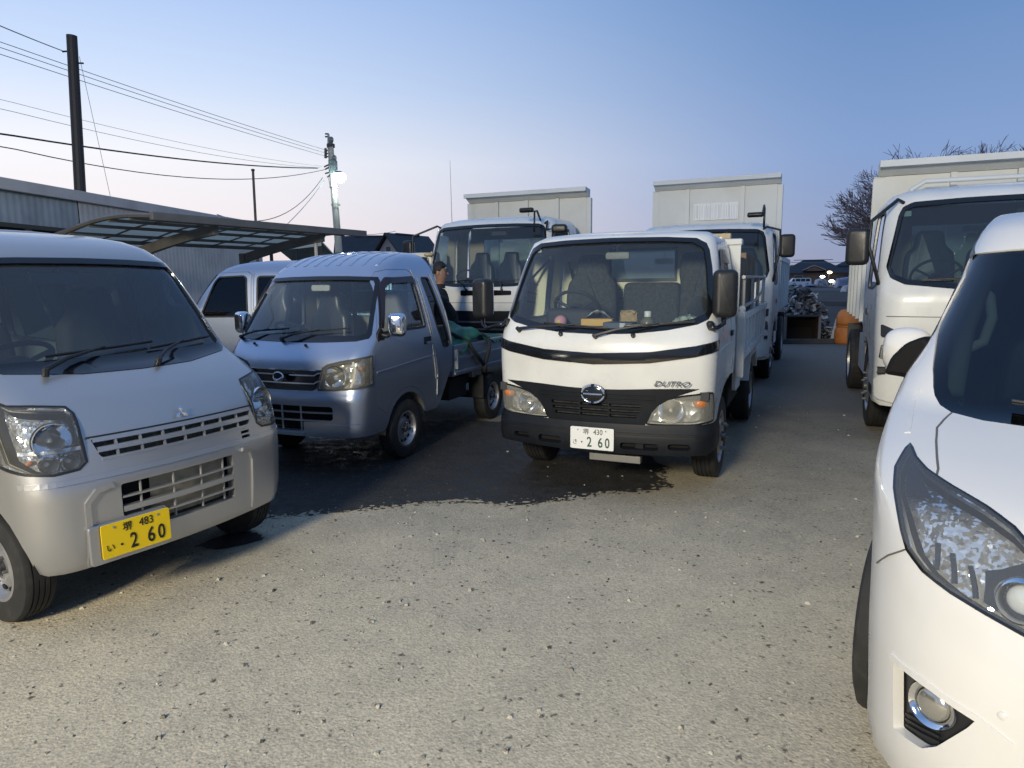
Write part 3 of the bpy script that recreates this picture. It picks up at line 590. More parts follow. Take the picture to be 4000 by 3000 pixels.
    MB().box((-1.43, -.27, 1.585), (-1.422, .315, 1.855)).build('rear_glass', GLASS, bo)
    f = MB()
    for a, b in (((-1.412, -.285, 1.57), (-1.400, .33, 1.60)), ((-1.412, -.285, 1.84), (-1.400, .33, 1.868)), ((-1.412, -.285, 1.60), (-1.400, -.262, 1.84)), ((-1.412, .307, 1.60), (-1.400, .33, 1.84))): f.box(a, b)
    f.build('rear_window_seal', BLACK, bo)
    for z in (1.50, 1.42, 1.34): MB().box((-1.409, -.6, z), (-1.402, .6, z + .006)).build('pressed_groove', mat('cream_groove', (.40, .38, .28), .7), bo)
    MB().box((-1.40, -.80, .74), (-.12, .80, .80)).build('cab_floor', TRIMDARK, t)
    seat(t, -1.10, -.36, 1.05, .46, .76, SEAT, .28, .24, .10); sp_ = seat(t, -1.10, .53, 1.05, .26, .76, SEAT, .25, .24, .10)
    pillow(rpoly(rect(-.06, 1.05, .42, 1.565), .06, 4), .15, Matrix.Translation((-1.10, 0, 0)) @ Matrix(((0, 0, 1, 0), (1, 0, 0, 0), (0, 1, 0, 0), (0, 0, 0, 1))), .05).build('middle_seat', SEAT, t, ang=40)
    dashboard(t, sh, 1.17, .77, -.62, 1.235, .85, -.30)
    pillow(rpoly(rect(-.53, -.12, -.13, .10), .06), .20, Matrix.Translation((-.50, 0, 1.27)) @ Matrix(((0, 0, 1, 0), (1, 0, 0, 0), (0, 1, 0, 0), (0, 0, 0, 1))), .05).build('instrument_hood', TRIMDARK, t, ang=40)
    steering(t, -.66, -.34, 1.36, .19, 42)
    mm = pillow(rpoly(rect(-.095, -.028, .095, .028), .02), .03, VM(-.52, .03, 1.772, math.pi), .01).build('inside_mirror', mat('mirror_back_grey', (.22, .23, .21), .6), t, ang=40); MB().tube([(-.52, .03, 1.79), (-.50, .03, 1.86)], .008, 6).build('mirror_stalk', BLACK, mm)
    MB().tube([(-1.38, -.66, 1.76), (-1.30, -.60, 1.62), (-1.05, -.48, 1.32), (-.98, -.45, 1.2)], .012, 6).build('seat_belt', BLACK, t)
    # chassis, wheels, tipping bed
    ch = MB()
    for y in (-.36, .36): ch.box((-4.4, y - .035, .48), (-.3, y + .035, .64))
    for x in (-4.3, -3.0, -1.8): ch.box((x, -.36, .5), (x + .08, .36, .6))
    ch.box((-.95, -.7, .28), (-.82, .7, .36)); ch.box((-3.42, -.6, .28), (-3.28, .6, .38)); ch.box((-1.4, -.5, .42), (-.3, .5, .75)); ch.box((-2.6, .4, .42), (-1.7, .76, .68))
    tag(ch.build('chassis', DARK, t), kind='stuff')
    for sd in (1, -1): housing(t, -.86, .335, .43, .50 * sd, .79 * sd)
    for sd in (1, -1):
        wheel(t, -.86, .715 * sd, sd, .335, .19, .205, 'truck', 6); wheel(t, -3.36, .74 * sd, sd, .335, .19, .205, 'dual', 6)
        wheel(t, -3.36, .52 * sd, sd, .335, .19, .205, 'dual', 6)
    bed = MB(); bed.box((-4.55, -.84, .80), (-1.56, .84, .88)); bed.box((-4.5, -.45, .68), (-1.65, -.36, .80)); bed.box((-4.5, .36, .68), (-1.65, .45, .80))
    bd = bed.build('bed', CREAM, t)
    for sd in (1, -1):
        g = MB(); y0, y1 = (.842, .875) if sd > 0 else (-.875, -.842)
        g.box((-4.5, y0, .90), (-1.64, y1, 1.275)); go = g.build('side_gate', CREAM, t)
        rb = MB()
        rb.box((-4.5, y1 if sd > 0 else y0 - .03, 1.235), (-1.64, (y1 + .03) if sd > 0 else y0, 1.285)); rb.box((-4.5, y1 if sd > 0 else y0 - .03, .89), (-1.64, (y1 + .03) if sd > 0 else y0, .94)); rb.build('gate_rail', CREAM, go)
        for k in range(7): MB().box((-4.3 + k * .40, y1 if sd > 0 else y0 - .028, .94), (-4.22 + k * .40, (y1 + .028) if sd > 0 else y0, 1.235)).build('gate_rib', CREAM, go)
        po = MB(); po.box((-1.63, .83 * sd, .72), (-1.545, .90 * sd, 1.30), bev=.008); po.lathe([(.03, 0), (.035, .03), (.012, .05), (.001, .05)], 12, 'Z', Matrix.Translation((-1.59, .865 * sd, 1.30))); po.build('gate_post', CREAM, t)
        mg = MB(); mg.prism([(-3.95, .55), (-3.75, .80), (-2.95, .80), (-2.80, .52), (-2.86, .52), (-3.02, .75), (-3.70, .75), (-3.88, .55)], .62 * sd, .85 * sd, 'XZ'); mg.build('mudguard', CREAM, t)
        br = MB(); br.prism([(-1.64, .80), (-1.64, .60), (-1.70, .58), (-2.05, .58), (-2.05, .64), (-1.86, .80)], .80 * sd, .83 * sd, 'XZ'); br.build('bed_bracket', CREAM, t)
    MB().box((-1.60, -.84, .88), (-1.565, .84, 1.90)).build('front_guard', CREAM, t)
    MB().box((-1.66, -.85, 1.875), (-1.55, .85, 1.93), bev=.01).build('guard_cap', CREAM, t)
    MB().box((-4.58, -.84, .88), (-4.53, .84, 1.28)).build('tailgate', CREAM, t)
    fr = MB()
    for sd in (1,):
        for x in (-1.75, -2.6, -3.45, -4.35): fr.tube([(x, .86, 1.28), (x, .86, 1.60)], .018, 6)
        fr.tube([(-1.70, .86, 1.60), (-4.35, .86, 1.60)], .018, 6); fr.tube([(-1.66, .87, 1.34), (-3.0, .87, 1.36), (-4.1, .87, 1.44), (-4.38, .87, 1.62)], .016, 6)
    fr.build('load_rail', mat('galvanised_rail', (.35, .35, .33), .5, metal=.5, dirt=.3), t)
    return t, sh
LT, LTS = middle_truck()
# the things on its dashboard and load bed: things of their own
def on_truck(o, truck):                     # put a loose thing into a truck's frame without parenting it
    M = Matrix.Translation(truck.location) @ Matrix.Rotation(truck.rotation_euler.z, 4, 'Z'); o.matrix_world = M @ o.matrix_world; return o
def dash_items():
    P = lambda o, l, c: tag(on_truck(o, LT), l, c)
    b = MB().box((-.06, -.12, 0), (.06, .12, .055), bev=.006).build('tissue_box', mat('orange_card', (.70, .42, .12), .7), loc=(-.36, -.08, 1.240)); b.rotation_euler.z = .15; bpy.context.view_layer.update()
    rr = random.Random(2); m = MB(); vs = []; fs = []
    for i in range(9):
        for j in range(7):
            u, v = i / 8 - .5, j / 6 - .5; vs.append((v * .09, u * .2, .058 + .06 * max(0, 1 - (2.1 * u) ** 2) * (.6 + .5 * rr.random())))
    for i in range(8):
        for j in range(6): fs.append((i * 7 + j, i * 7 + j + 1, (i + 1) * 7 + j + 1, (i + 1) * 7 + j))
    MB().add(vs, fs).build('tissue', mat('white_tissue', (.75, .78, .78), .9), b, smooth=True)
    P(b, 'orange tissue box with white tissues on the dashboard of the central truck', 'tissue box')
    m = pillow(rpoly([(-.07, 0), (.07, 0), (.065, .10), (.02, .125), (-.03, .11), (-.065, .12)], .015), .07, Matrix(((0, 0, 1, 0), (1, 0, 0, 0), (0, 1, 0, 0), (0, 0, 0, 1))), .015)
    m.v = [(x + rr.uniform(-.008, .008), y + rr.uniform(-.006, .006), z + rr.uniform(-.006, .006)) for x, y, z in m.v]
    o = m.build('paper_bag', mat('brown_paper', (.42, .30, .16), .85, var=.2, vscale=30), loc=(-.47, .14, 1.237)); bpy.context.view_layer.update(); P(o, 'crumpled brown paper bag on the dashboard of the central truck', 'bag')
    o = MB().box((-.09, -.11, 0), (.09, .11, .05), bev=.008).build('document_case', mat('blue_grey_case', (.07, .09, .13), .5), loc=(-.26, .125, 1.228)); bpy.context.view_layer.update(); MB().box((.086, .02, .006), (.093, .06, .046)).build('case_label', mat('pale_label', (.5, .55, .6), .6), o); P(o, 'blue grey document case lying on the dashboard of the central truck', 'case')
    o = MB().lathe([(.001, 0), (.05, 0), (.055, .02), (.05, .05), (.03, .075), (.022, .08)], 20, 'Z').build('drink_bottle', mat('murky_bottle', (.16, .15, .11), .3), loc=(-.33, .315, 1.236), smooth=True); MB().lathe([(.024, .078), (.026, .08), (.026, .115), (.022, .12), (.001, .12)], 16, 'Z').build('bottle_cap', mat('white_cap', (.7, .72, .7), .5), o, ang=40); bpy.context.view_layer.update(); P(o, 'squat bottle with a white cap on the dashboard of the central truck', 'bottle')
    o = MB().box((-.05, -.07, 0), (.05, .07, .035), bev=.006).build('blue_packet', mat('blue_wrapper', (.08, .18, .45), .4, var=.4, vscale=25), loc=(-.33, .425, 1.237)); bpy.context.view_layer.update(); P(o, 'flat blue packet beside the bottle on the truck dashboard', 'packet')
    m = pillow(rpoly([(-.09, 0), (.09, 0), (.085, .05), (.03, .09), (-.04, .075), (-.08, .05)], .015, 5), .12, Matrix(((0, 0, 1, 0), (1, 0, 0, 0), (0, 1, 0, 0), (0, 0, 0, 1))), .03)
    m.v = [(x + rr.uniform(-.012, .012), y + rr.uniform(-.01, .01), z + rr.uniform(-.0, .015)) for x, y, z in m.v]
    o = m.build('crumpled_cloth', mat('pale_green_cloth', (.34, .40, .34), .9, var=.5, vscale=18), loc=(-.34, .59, 1.238), ang=30); bpy.context.view_layer.update(); P(o, 'crumpled pale green cloth at the passenger end of the truck dashboard', 'cloth')
    o = MB().lathe([(.001, -.045)] + [(.05 * math.cos(a), .05 * math.sin(a)) for a in np.linspace(-1.1, 1.1, 7)] + [(.001, .046)], 18, 'X').build('pink_toy', mat('pink_plush', (.62, .30, .36), .9), loc=(-.30, -.36, 1.272), smooth=True); MB().lathe([(.016, .048), (.001, .054)], 12, 'X').build('toy_face', mat('yellow_plush', (.7, .5, .1), .9), o); bpy.context.view_layer.update(); P(o, 'small pink ball-shaped toy on the driver side of the truck dashboard', 'toy')
    o = MB().lathe([(.001, -.008), (.06, -.008), (.075, 0), (.06, .008), (.001, .008)], 24, 'X').build('round_clip_mirror', TRIMDARK, loc=(-.36, .672, 1.395), ang=40); o.rotation_euler = (.5, .2, .6); MB().tube([(0, .0, -.07), (.0, .02, -.145)], .006, 6).build('clip', BLACK, o); bpy.context.view_layer.update(); P(o, 'black round clip-on mirror on the passenger end of the truck dashboard', 'mirror')
    # load
    for k, (x0, x1, z0, z1, m_) in enumerate(((-4.30, -3.02, 1.30, 1.86, WOODP), (-2.98, -1.72, 1.30, 1.80, WOODP))):
        o = MB().box((x0, .70, z0), (x1, .76, z1), bev=.004).build('plywood_board', m_); bpy.context.view_layer.update()
        P(o, ('plywood board standing in the central truck bed, rear of two', 'plywood board standing in the central truck bed, behind the cab guard')[k], 'board'); o['group'] = 'boards in the truck bed'
        MB().box((x0, .66, .88), (x0 + .06, .70, z1 - .02)).build('batten', WOODP, o); MB().box((x1 - .06, .66, .88), (x1, .70, z1 - .02)).build('batten', WOODP, o)
        MB().box((x0, .705, .88), (x1, .755, z0 - .004)).build('lower_board', WOODP, o)
    o = MB().box((-.05, -.42, 0), (.05, .42, .045)).build('wooden_plank', mat('pale_timber', (.48, .40, .26), .8, var=.2, vscale=12), loc=(-1.605, .33, 1.932)); bpy.context.view_layer.update(); P(o, 'pale wooden plank lying on top of the central truck cab guard', 'plank')
dash_items()

# ------------------------------------------------------------------ small trucks and vans
def edge_s(sh, pts, side, step=.06): return sh.sp(pts, side, step, False)
def ring_outer(sh, side_low, back, vtop, zfront, yfront):
    """whole outline of a cab in (s, v): lower side edge, front edge, up the back, across the top"""
    xb = back[-1][0]
    fb = [(sh.s_y(y, zfront), zfront) for y in np.linspace(-yfront, yfront, 30)]
    top = [(s_, vtop) for s_ in np.linspace(sh.s_x(xb, vtop, 1), sh.s_x(xb, vtop, -1), 60)][1:-1]
    return edge_s(sh, side_low, -1) + fb + edge_s(sh, side_low[::-1], 1) + edge_s(sh, back, 1)[1:] + top + edge_s(sh, back[::-1], -1)[:-1]
def arch(cx, cz, r_, a0, a1, n=10): return [(cx + r_ * math.cos(R(a)), cz + r_ * math.sin(R(a))) for a in np.linspace(a0, a1, n)]
def sym(half): return half + [(-y, z) for y, z in half[::-1] if abs(y) > 1e-6]
def simple_seats(t, x, z, ys, m, h=.72): return [seat(t, x, y, z, .46, h, m, .26, .22, .12) for y in ys]

def kei_truck():
    t = empty('kei_truck', (-1.934, 5.62, 0), R(-112.97)); tag(t, 'blue silver kei pickup truck with ribbed high roof and chrome mirrors', 'truck')
    sh = Shell([(.26, .26, -.05, .69, .15, .09), (.33, .33, -.012, .712, .15, .10), (.42, .42, .0, .725, .15, .10), (.66, .66, .0, .732, .15, .10), (.715, .715, -.02, .735, .15, .10), (.88, .88, -.045, .737, .16, .10), (1.00, 1.00, -.09, .737, .17, .10), (1.065, 1.065, -.15, .735, .17, .09),
                (1.12, 1.12, -.205, .73, .16, .085), (1.40, 1.40, -.405, .685, .15, .08), (1.63, 1.63, -.565, .632, .15, .075), (1.70, 1.70, -.625, .612, .16, .075), (1.78, 1.765, -.73, .58, .18, .07), (1.86, 1.82, -.87, .53, .2, .06), (1.94, 1.855, -1.04, .47, .2, .05), (2.0, 1.87, -1.2, .41, .2, .04)])
    ac = (-.82, .275)
    low = [(-1.37, .37), (-1.17, .37)] + arch(*ac, .335, 163, 17, 12)[0:] + [(-.47, .33), (-.30, .325)]
    back = [(-1.37, .37), (-1.47, .48), (-1.66, .74), (-1.69, .95), (-1.62, 1.3), (-1.53, 1.62), (-1.50, 1.8), (-1.48, 2.0)]
    outer = ring_outer(sh, low, back, 2.0, .33, .70)
    ws_o = sym([(0, 1.095), (.3, 1.098), (.60, 1.110), (.685, 1.13), (.690, 1.16), (.60, 1.60), (.575, 1.635), (.3, 1.645), (0, 1.648)])
    ws_i = sym([(0, 1.15), (.3, 1.15), (.62, 1.152), (.655, 1.175), (.652, 1.20), (.575, 1.575), (.555, 1.605), (.3, 1.613), (0, 1.615)])
    WSO, WSI = sh.fp(ws_o), sh.fp(ws_i)
    gr = sym([(0, .712), (.31, .714), (.345, .735), (.395, .865), (.385, .884), (0, .878)])
    GR = sh.fp(rpoly(gr, .008, 2), .04)
    def HLp(sd):
        p_ = [(sh.s_y(y, z), z) for y, z in densify([(.39, .90), (.43, .925), (.54, .952), (.66, .972), (.70, .980)], .04, False)] + [(sh.s_x(-.285, .99, 1), .99), (sh.s_x(-.285, .87, 1), .87), (sh.s_x(-.275, .755, 1), .755)] + [(sh.s_y(y, z), z) for y, z in densify([(.68, .738), (.5, .724), (.36, .722), (.352, .745)], .04, False)]
        return p_ if sd > 0 else [(-a, b) for a, b in p_][::-1]
    lg = sym([(0, .375), (.215, .378), (.22, .455), (.46, .462), (.49, .49), (.49, .575), (.47, .588), (0, .588)])
    LG = sh.fp(lg, .04)
    door = [(-.33, .56), (-.325, .99), (-.36, 1.10), (-.59, 1.595), (-.66, 1.675), (-.75, 1.70), (-1.06, 1.70), (-1.12, 1.665), (-1.22, 1.20), (-1.33, .80), (-1.365, .62), (-1.34, .44), (-1.19, .42)] + arch(*ac, .385, 155, 30, 10)
    dwin = rpoly([(-.425, 1.165), (-.585, 1.53), (-.66, 1.605), (-1.08, 1.63), (-1.125, 1.60), (-1.185, 1.175)], .03)
    qwin = rpoly([(-1.27, 1.63), (-1.41, 1.63), (-1.62, 1.0), (-1.60, .955), (-1.50, .955), (-1.40, 1.15)], .03)
    D = {sd: sh.sp(door, sd) for sd in (1, -1)}; Q = {sd: sh.sp(qwin, sd) for sd in (1, -1)}
    cab = patch('cab', sh, outer, SILVER2, t, holes=[grow(WSO, .001), GR, HLp(1), HLp(-1), LG, grow(D[1], .004), grow(D[-1], .004), Q[1], Q[-1]], step=.065, rim=.03, hrim=.03)
    patch('cab_lining', sh, outer, TRIM, t, holes=[grow(WSO, -.01), GR, HLp(1), HLp(-1), LG, grow(sh.sp(dwin, 1), .01), grow(sh.sp(dwin, -1), .01), Q[1], Q[-1]], step=.09, off=-.04)
    ribs = lambda x, y: (.006 * max(0, math.cos(y * math.pi * 2 / .125)) ** 2 if abs(y) < .36 and x < -1.19 else 0)
    roof('roof', sh, SILVER2, t, 1.99, abs(sh.s_x(-1.48, 1.99, 1)), .018, ny=90, rib=ribs)
    for k in range(-4, 5):                    # raised ribs run forward over the curved brow of the roof
        y = k * .118; p_ = [(sh.s_y(y * f, v), v) for v, f in ((1.75, 1.06), (1.80, 1.03), (1.86, 1.0), (1.93, .95), (1.98, .86 if abs(k) > 3 else .93))]
        strip('roof_rib', sh, p_, .034, SILVER2, t, off=.0035)
    wsr = patch('windshield', sh, grow(WSI, .006), GLASS, t, off=-.012); patch('windshield_seal', sh, WSO, GLOSSBLACK, wsr, holes=[WSI], step=.05, off=.003, rim=.01, hrim=.02)
    for sd in (1, -1):
        dw = sh.sp(dwin, sd); d = patch('door', sh, D[sd], SILVER2, t, holes=[dw], rim=.03)
        patch('door_glass', sh, grow(dw, .004), GLASS, d, off=-.014); strip('window_seal', sh, dw, .026, BLACK, d, off=.004, closed=True)
        patch('rain_visor', sh, sh.sp(rpoly([(-.445, 1.21), (-.60, 1.555), (-.675, 1.625), (-1.10, 1.64), (-1.112, 1.585), (-.70, 1.575), (-.630, 1.53), (-.468, 1.20)], .02), sd), mat('purple_smoke_visor', (.022, .018, .028), .2), d, off=.02, rim=.012)
        hx = sh.sp(rpoly([(-1.13, 1.01), (-1.27, 1.01), (-1.27, 1.08), (-1.13, 1.08)], .012), sd); hd = patch('door_handle', sh, hx, BLACK, d, off=.004, rim=.01); patch('handle_grip', sh, sh.sp(rpoly([(-1.16, 1.012), (-1.28, 1.012), (-1.28, 1.036), (-1.16, 1.036)], .01), sd), SILVER2, hd, off=.022, rim=.016)
        strip('door_crease', sh, edge_s(sh, [(-.34, .845), (-.8, .87), (-1.32, .895)], sd), .014, SILVER2, d, off=.005)
        q = patch('quarter_glass', sh, grow(Q[sd], .003), GLASSX, t, off=-.008); strip('quarter_seal', sh, Q[sd], .02, BLACK, q, off=.003, closed=True)
        strip('drip_highlight_bead', sh, edge_s(sh, [(-1.345, .66), (-1.25, 1.15), (-1.16, 1.60), (-1.12, 1.70)], sd), .014, mat('highlight_and_latch_silver', (.62, .63, .62), .25, metal=.6), t, off=.007)  # beads on the pillars, their highlights put into a brighter silver
        strip('pillar_highlight_bead', sh, edge_s(sh, [(-1.36, .50), (-1.37, .70), (-1.30, 1.05), (-1.20, 1.62)], sd), .012, MATS['highlight_and_latch_silver'], t, off=.007)
        strip('rear_highlight_bead', sh, edge_s(sh, [(-1.665, .97), (-1.60, 1.3), (-1.45, 1.66)], sd), .018, MATS['highlight_and_latch_silver'], t, off=.008)
        HL = HLp(sd); o = lamp(sh, t, HL, [(sd * .50, .84, .085)], .08, glass('clouded_lamp_lens', (.94, .93, .88), 1.2, haze=.13, hazecol=(.7, .68, .58)), turn=[(sd * .715, .90, .022)])
        strip('lamp_surround', sh, HL, .018, mat('brown_grey_seal', (.05, .047, .04), .6), o, off=.004, closed=True)
        strip('lamp_divider', sh, [(sh.s_y(sd * y, z), z) for y, z in ((.63, .745), (.655, .80), (.665, .88), (.635, .955))], .022, mat('pale_divider', (.6, .6, .55), .4), o, off=-.012)
        c = Vector((-.50, .845 * sd, 1.235)); mo = mirror_head(t, c, .15, .20, .11, .35 * sd, CHROME, rad=.05)
        MB().tube([(-.44, .70 * sd, 1.16), (-.47, .76 * sd, 1.14), (-.50, .80 * sd, 1.17)], .018, 8).build('mirror_stay', BLACK, mo, smooth=True)
        pillow(rpoly([(-.05, -.10), (.06, -.10), (.06, .02), (.0, .08), (-.05, .02)], .02), .03, Matrix.Translation((-.44, .715 * sd, 1.14)) @ Matrix.Rotation(math.pi / 2, 4, 'X'), .01).build('mirror_base', BLACK, mo)
    patch('grille', sh, GR, GLOSSBLACK, t, off=-.028)
    for z in (.838, .772, .880): strip('grille_bar', sh, [(sh.s_y(y, z - (.0 if abs(y) < .3 else .0)), z + (.02 if abs(y) > .35 and z < .88 else 0)) for y in np.linspace(-.385, .385, 24) if not (abs(y) < .06 and z == .838)], .013, CHROME, t, off=.006)
    M = VM(.004, 0, .825); mb = MB(); mb.lathe([(.052 + .0075 * math.cos(a), .0075 * math.sin(a) + .008) for a in [2 * math.pi * k / 8 for k in range(8)]], 32, 'Z', M @ Matrix.Diagonal((1, .72, 1, 1)), close=True)
    em = mb.build('emblem', CHROME, t, smooth=True); MB().tube([M @ Vector(p_) for p_ in ((-.03, -.015, .012), (.0, -.028, .016), (.035, -.012, .016), (.06, .008, .014))], [.004, .008, .008, .003], 6).build('emblem_bar', CHROME, em, smooth=True); MB().lathe([(.05, .002), (.05, .007), (.001, .008)], 28, 'Z', M @ Matrix.Diagonal((1, .72, 1, 1))).build('emblem_backing', GLOSSBLACK, em)
    lgb = patch('intake_backing', sh, LG, CAVITY, t, off=-.10)
    for z in (.535, .468): strip('intake_bar', sh, [(sh.s_y(y, z), z) for y in np.linspace(-.485, .485, 24)], .014, SILVER2, t, off=.002, thick=.02)
    for y in (-.375, -.19, 0., .19): strip('intake_post', sh, [(sh.s_y(y, z), z) for z in (.378, .45, .52, .586)], .009, mat('pale_post', (.45, .47, .48), .5), t, off=-.006, thick=.012)
    strip('chin_bar', sh, [(sh.s_y(y, .355), .355) for y in np.linspace(-.225, .225, 12)], .022, SILVER2, t, off=.012, thick=.02)
    strip('bumper_crease', sh, [(sh.s_y(y, .43 + .02 * max(0, y - .4)), .43 + .02 * max(0, y - .4)) for y in np.linspace(.40, .70, 10)], .02, SILVER2, t, off=.006)
    wiper(sh, t, (-.60, 1.105), (-.50, 1.165), (-.08, 1.195)); wiper(sh, t, (-.10, 1.100), (-.02, 1.165), (.50, 1.205))
    for y in (-.40, .17): MB().lathe([(.012, 0), (.012, .015), (.001, .022)], 10, 'Z', VM(float(sh.S(sh.s_y(y, 1.06), 1.06)[0]), y, 1.07, tilt=1.)).build('washer_nozzle', BLACK, t)
    # cab inside
    bw = MB()
    for a, b in (((-1.60, -.66, .6), (-1.57, .66, 1.25)), ((-1.50, -.55, 1.66), (-1.47, .55, 1.80)), ((-1.55, -.62, 1.25), (-1.52, -.5, 1.66)), ((-1.55, .5, 1.25), (-1.52, .62, 1.66))): bw.box(a, b)
    tag(bw.build('back_wall', TRIM, t), kind='stuff'); MB().box((-1.545, -.5, 1.25), (-1.54, .5, 1.66)).build('rear_glass', GLASSD, t)
    MB().box((-1.55, -.66, .52), (-.2, .66, .58)).build('cab_floor', TRIMDARK, t); dashboard(t, sh, 1.085, .63, -.55, 1.12, .75, -.32, TRIM)
    simple_seats(t, -1.12, .72, (-.34,), SEATBLUE, .78); simple_seats(t, -1.12, .72, (.34,), mat('grey_seat_vinyl', (.17, .17, .18), .7), .78); steering(t, -.62, -.34, 1.14, .18, 55)
    im = pillow(rpoly(rect(-.10, -.028, .10, .028), .02), .03, VM(-.60, .0, 1.545, math.pi), .01).build('inside_mirror', mat('mirror_back_pale', (.42, .43, .40), .6), t); MB().tube([(-.60, 0, 1.56), (-.58, 0, 1.63)], .008, 6).build('mirror_stalk', BLACK, im)
    for x, m_, z in ((-.38, mat('white_paper', (.6, .66, .62), .8), 1.126), ): pillow(rpoly(rect(-.14, -.05, .14, .05), .02), .05, Matrix.Translation((x, -.45, z + .025)) @ Matrix.Rotation(math.pi / 2, 4, 'Z'), .015).build('dash_papers', m_, t)
    # chassis, bed
    ch = MB(); ch.box((-3.3, -.36, .40), (-.3, -.28, .52)); ch.box((-3.3, .28, .40), (-.3, .36, .52)); ch.box((-.9, -.62, .24), (-.75, .62, .30)); ch.box((-2.80, -.6, .24), (-2.68, .6, .31)); ch.box((-1.5, -.6, .34), (-.3, .6, .56)); ch.box((-2.2, .32, .36), (-1.8, .62, .58)); tag(ch.build('chassis', DARK, t), kind='stuff')
    for sd in (1, -1):
        housing(t, ac[0], .275, .335, .42 * sd, .70 * sd, mat('dusty_wheel_well', (.20, .17, .12), .9)); wheel(t, -.82, .645 * sd, sd, .272, .145, .158, 'steel', 4); wheel(t, -2.72, .645 * sd, sd, .272, .145, .158, 'steel', 4)
    MB().box((-3.38, -.70, .62), (-1.74, .70, .68)).build('bed', SILVER2, t)
    for sd in (1, -1):
        y0, y1 = sorted((.702 * sd, .728 * sd)); g = MB().box((-3.38, y0, .64), (-1.74, y1, .945)).build('side_gate', SILVER2, t)
        for z in (.93, .80, .655): MB().box((-3.38, min(y1, y0) if sd < 0 else y1, z - .012), (-1.74, (y1 + .012) if sd > 0 else y0 - .012, z + .015)).build('gate_rail', SILVER2, g)
        MB().box((-1.80, .729 * sd, .70), (-1.775, .745 * sd, .90)).build('gate_latch', MATS['highlight_and_latch_silver'], g)
        MB().box((-2.52, .60 * sd, .54), (-2.30, .66 * sd, .635), bev=.006).build('bed_bracket', STEEL, t)
        MB().box((-2.40, .56 * sd, .30), (-2.385, .74 * sd, .56)).build('mud_flap', BLACK, t)
    MB().box((-3.40, -.72, .64), (-3.375, .72, .94)).build('tailgate', SILVER2, t)
    fr = MB().tube([(-1.78, -.50, .68), (-1.78, -.50, 1.83), (-1.78, -.45, 1.855), (-1.78, .41, 1.855), (-1.78, .46, 1.83), (-1.78, .46, .68)], .022, 8).build('guard_frame', mat('pale_grey_frame', (.52, .52, .48), .5, metal=.2, dirt=.2), t, smooth=True)
    MB().box((-1.80, -.49, 1.838), (-1.76, .45, 1.885), bev=.006).build('guard_bar', MATS['pale_grey_frame'], fr)
    for z in (1.2, 1.5): MB().tube([(-1.78, -.49, z), (-1.78, .45, z)], .012, 6).build('guard_rung', MATS['pale_grey_frame'], fr)
    return t, sh
KT, KTS = kei_truck()
def kei_load():
    rr = random.Random(5)
    def cloth(nx, ny, fx): 
        vs = [fx(i / nx, j / ny) for i in range(nx + 1) for j in range(ny + 1)]; return MB().add(vs, [(i * (ny + 1) + j, i * (ny + 1) + j + 1, (i + 1) * (ny + 1) + j + 1, (i + 1) * (ny + 1) + j) for i in range(nx) for j in range(ny)])
    def f(u, v):
        x = -1.85 - u * 1.3; y = -.55 + v * 1.30; hump = .22 * math.exp(-((u - .35) / .35) ** 2) * (1 - (2 * v - 1) ** 2 * .5) + .03 * math.sin(11 * u + 5 * v) + .025 * math.sin(17 * v - 6 * u) + .02 * math.sin(31 * u + 9 * v)
        z = .90 + hump + rr.uniform(-.006, .006)
        if v > .93: z -= (v - .93) * .6
        return (x, y, z)
    o = cloth(40, 34, f).build('green_tarp', mat('green_sheet', (.012, .11, .055), .5, var=.4, vscale=6), smooth=True); bpy.context.view_layer.update()
    m = o.modifiers.new('thick', 'SOLIDIFY'); m.thickness = .008; tag(on_truck(o, KT), 'crumpled green tarpaulin heaped in the bed of the kei pickup', 'tarpaulin')
    poly = rpoly([(-.26, 0), (.26, 0), (.27, .18), (.17, .34), (.09, .42), (-.04, .43), (-.12, .37), (-.23, .33), (-.27, .16)], .05, 4)
    m = pillow(poly, .30, Matrix(((0, 0, 1, 0), (1, 0, 0, 0), (0, 1, 0, 0), (0, 0, 0, 1))) @ Matrix.Rotation(.0, 4, 'Z'), .09, 4); m.v = [(x + rr.uniform(-.012, .012), y + rr.uniform(-.012, .012), z + rr.uniform(-.008, .008)) for x, y, z in m.v]
    o = m.build('black_bag', mat('black_fabric', (.012, .011, .011), .85, bump=.15, bscale=30), loc=(-2.60, .02, 1.02), ang=50); o.rotation_euler.z = .9; bpy.context.view_layer.update(); tag(on_truck(o, KT), 'black bag lying on the green tarpaulin in the kei pickup', 'bag')
    mb = MB(); mb.tube([(-2.0, .55, 1.05), (-2.05, .735, .955), (-2.10, .765, .86), (-2.35, .77, .68)], .022, 6); mb.tube([(-2.62, .6, 1.0), (-2.55, .74, .955), (-2.5, .77, .85), (-2.36, .775, .67)], .022, 6); mb.tube([(-2.36, .775, .69), (-2.38, .765, .60)], .03, 6)
    o = mb.build('load_strap', mat('black_webbing', (.015, .016, .018), .8), smooth=True); bpy.context.view_layer.update(); tag(on_truck(o, KT), 'black webbing strap tied over the side of the kei pickup bed', 'strap')
    mb = MB(); pts = [(-1.78, .455 + .03 * math.cos(k * 1.9), 1.885 - k * .028 + .02 * math.sin(k * 2.7)) for k in range(12)]; mb.tube(pts, .016, 6)
    pts = [(-1.78 + .04 * math.cos(k * .7), .44 + .035 * math.sin(k * .7), 1.865) for k in range(20)]; mb.tube(pts, .018, 6)
    o = mb.build('rope_coil', mat('tan_rope', (.40, .34, .22), .9, bump=.3, bscale=90), smooth=True); bpy.context.view_layer.update(); tag(on_truck(o, KT), 'tan rope wound round the guard frame behind the kei pickup cab', 'rope')
kei_load()

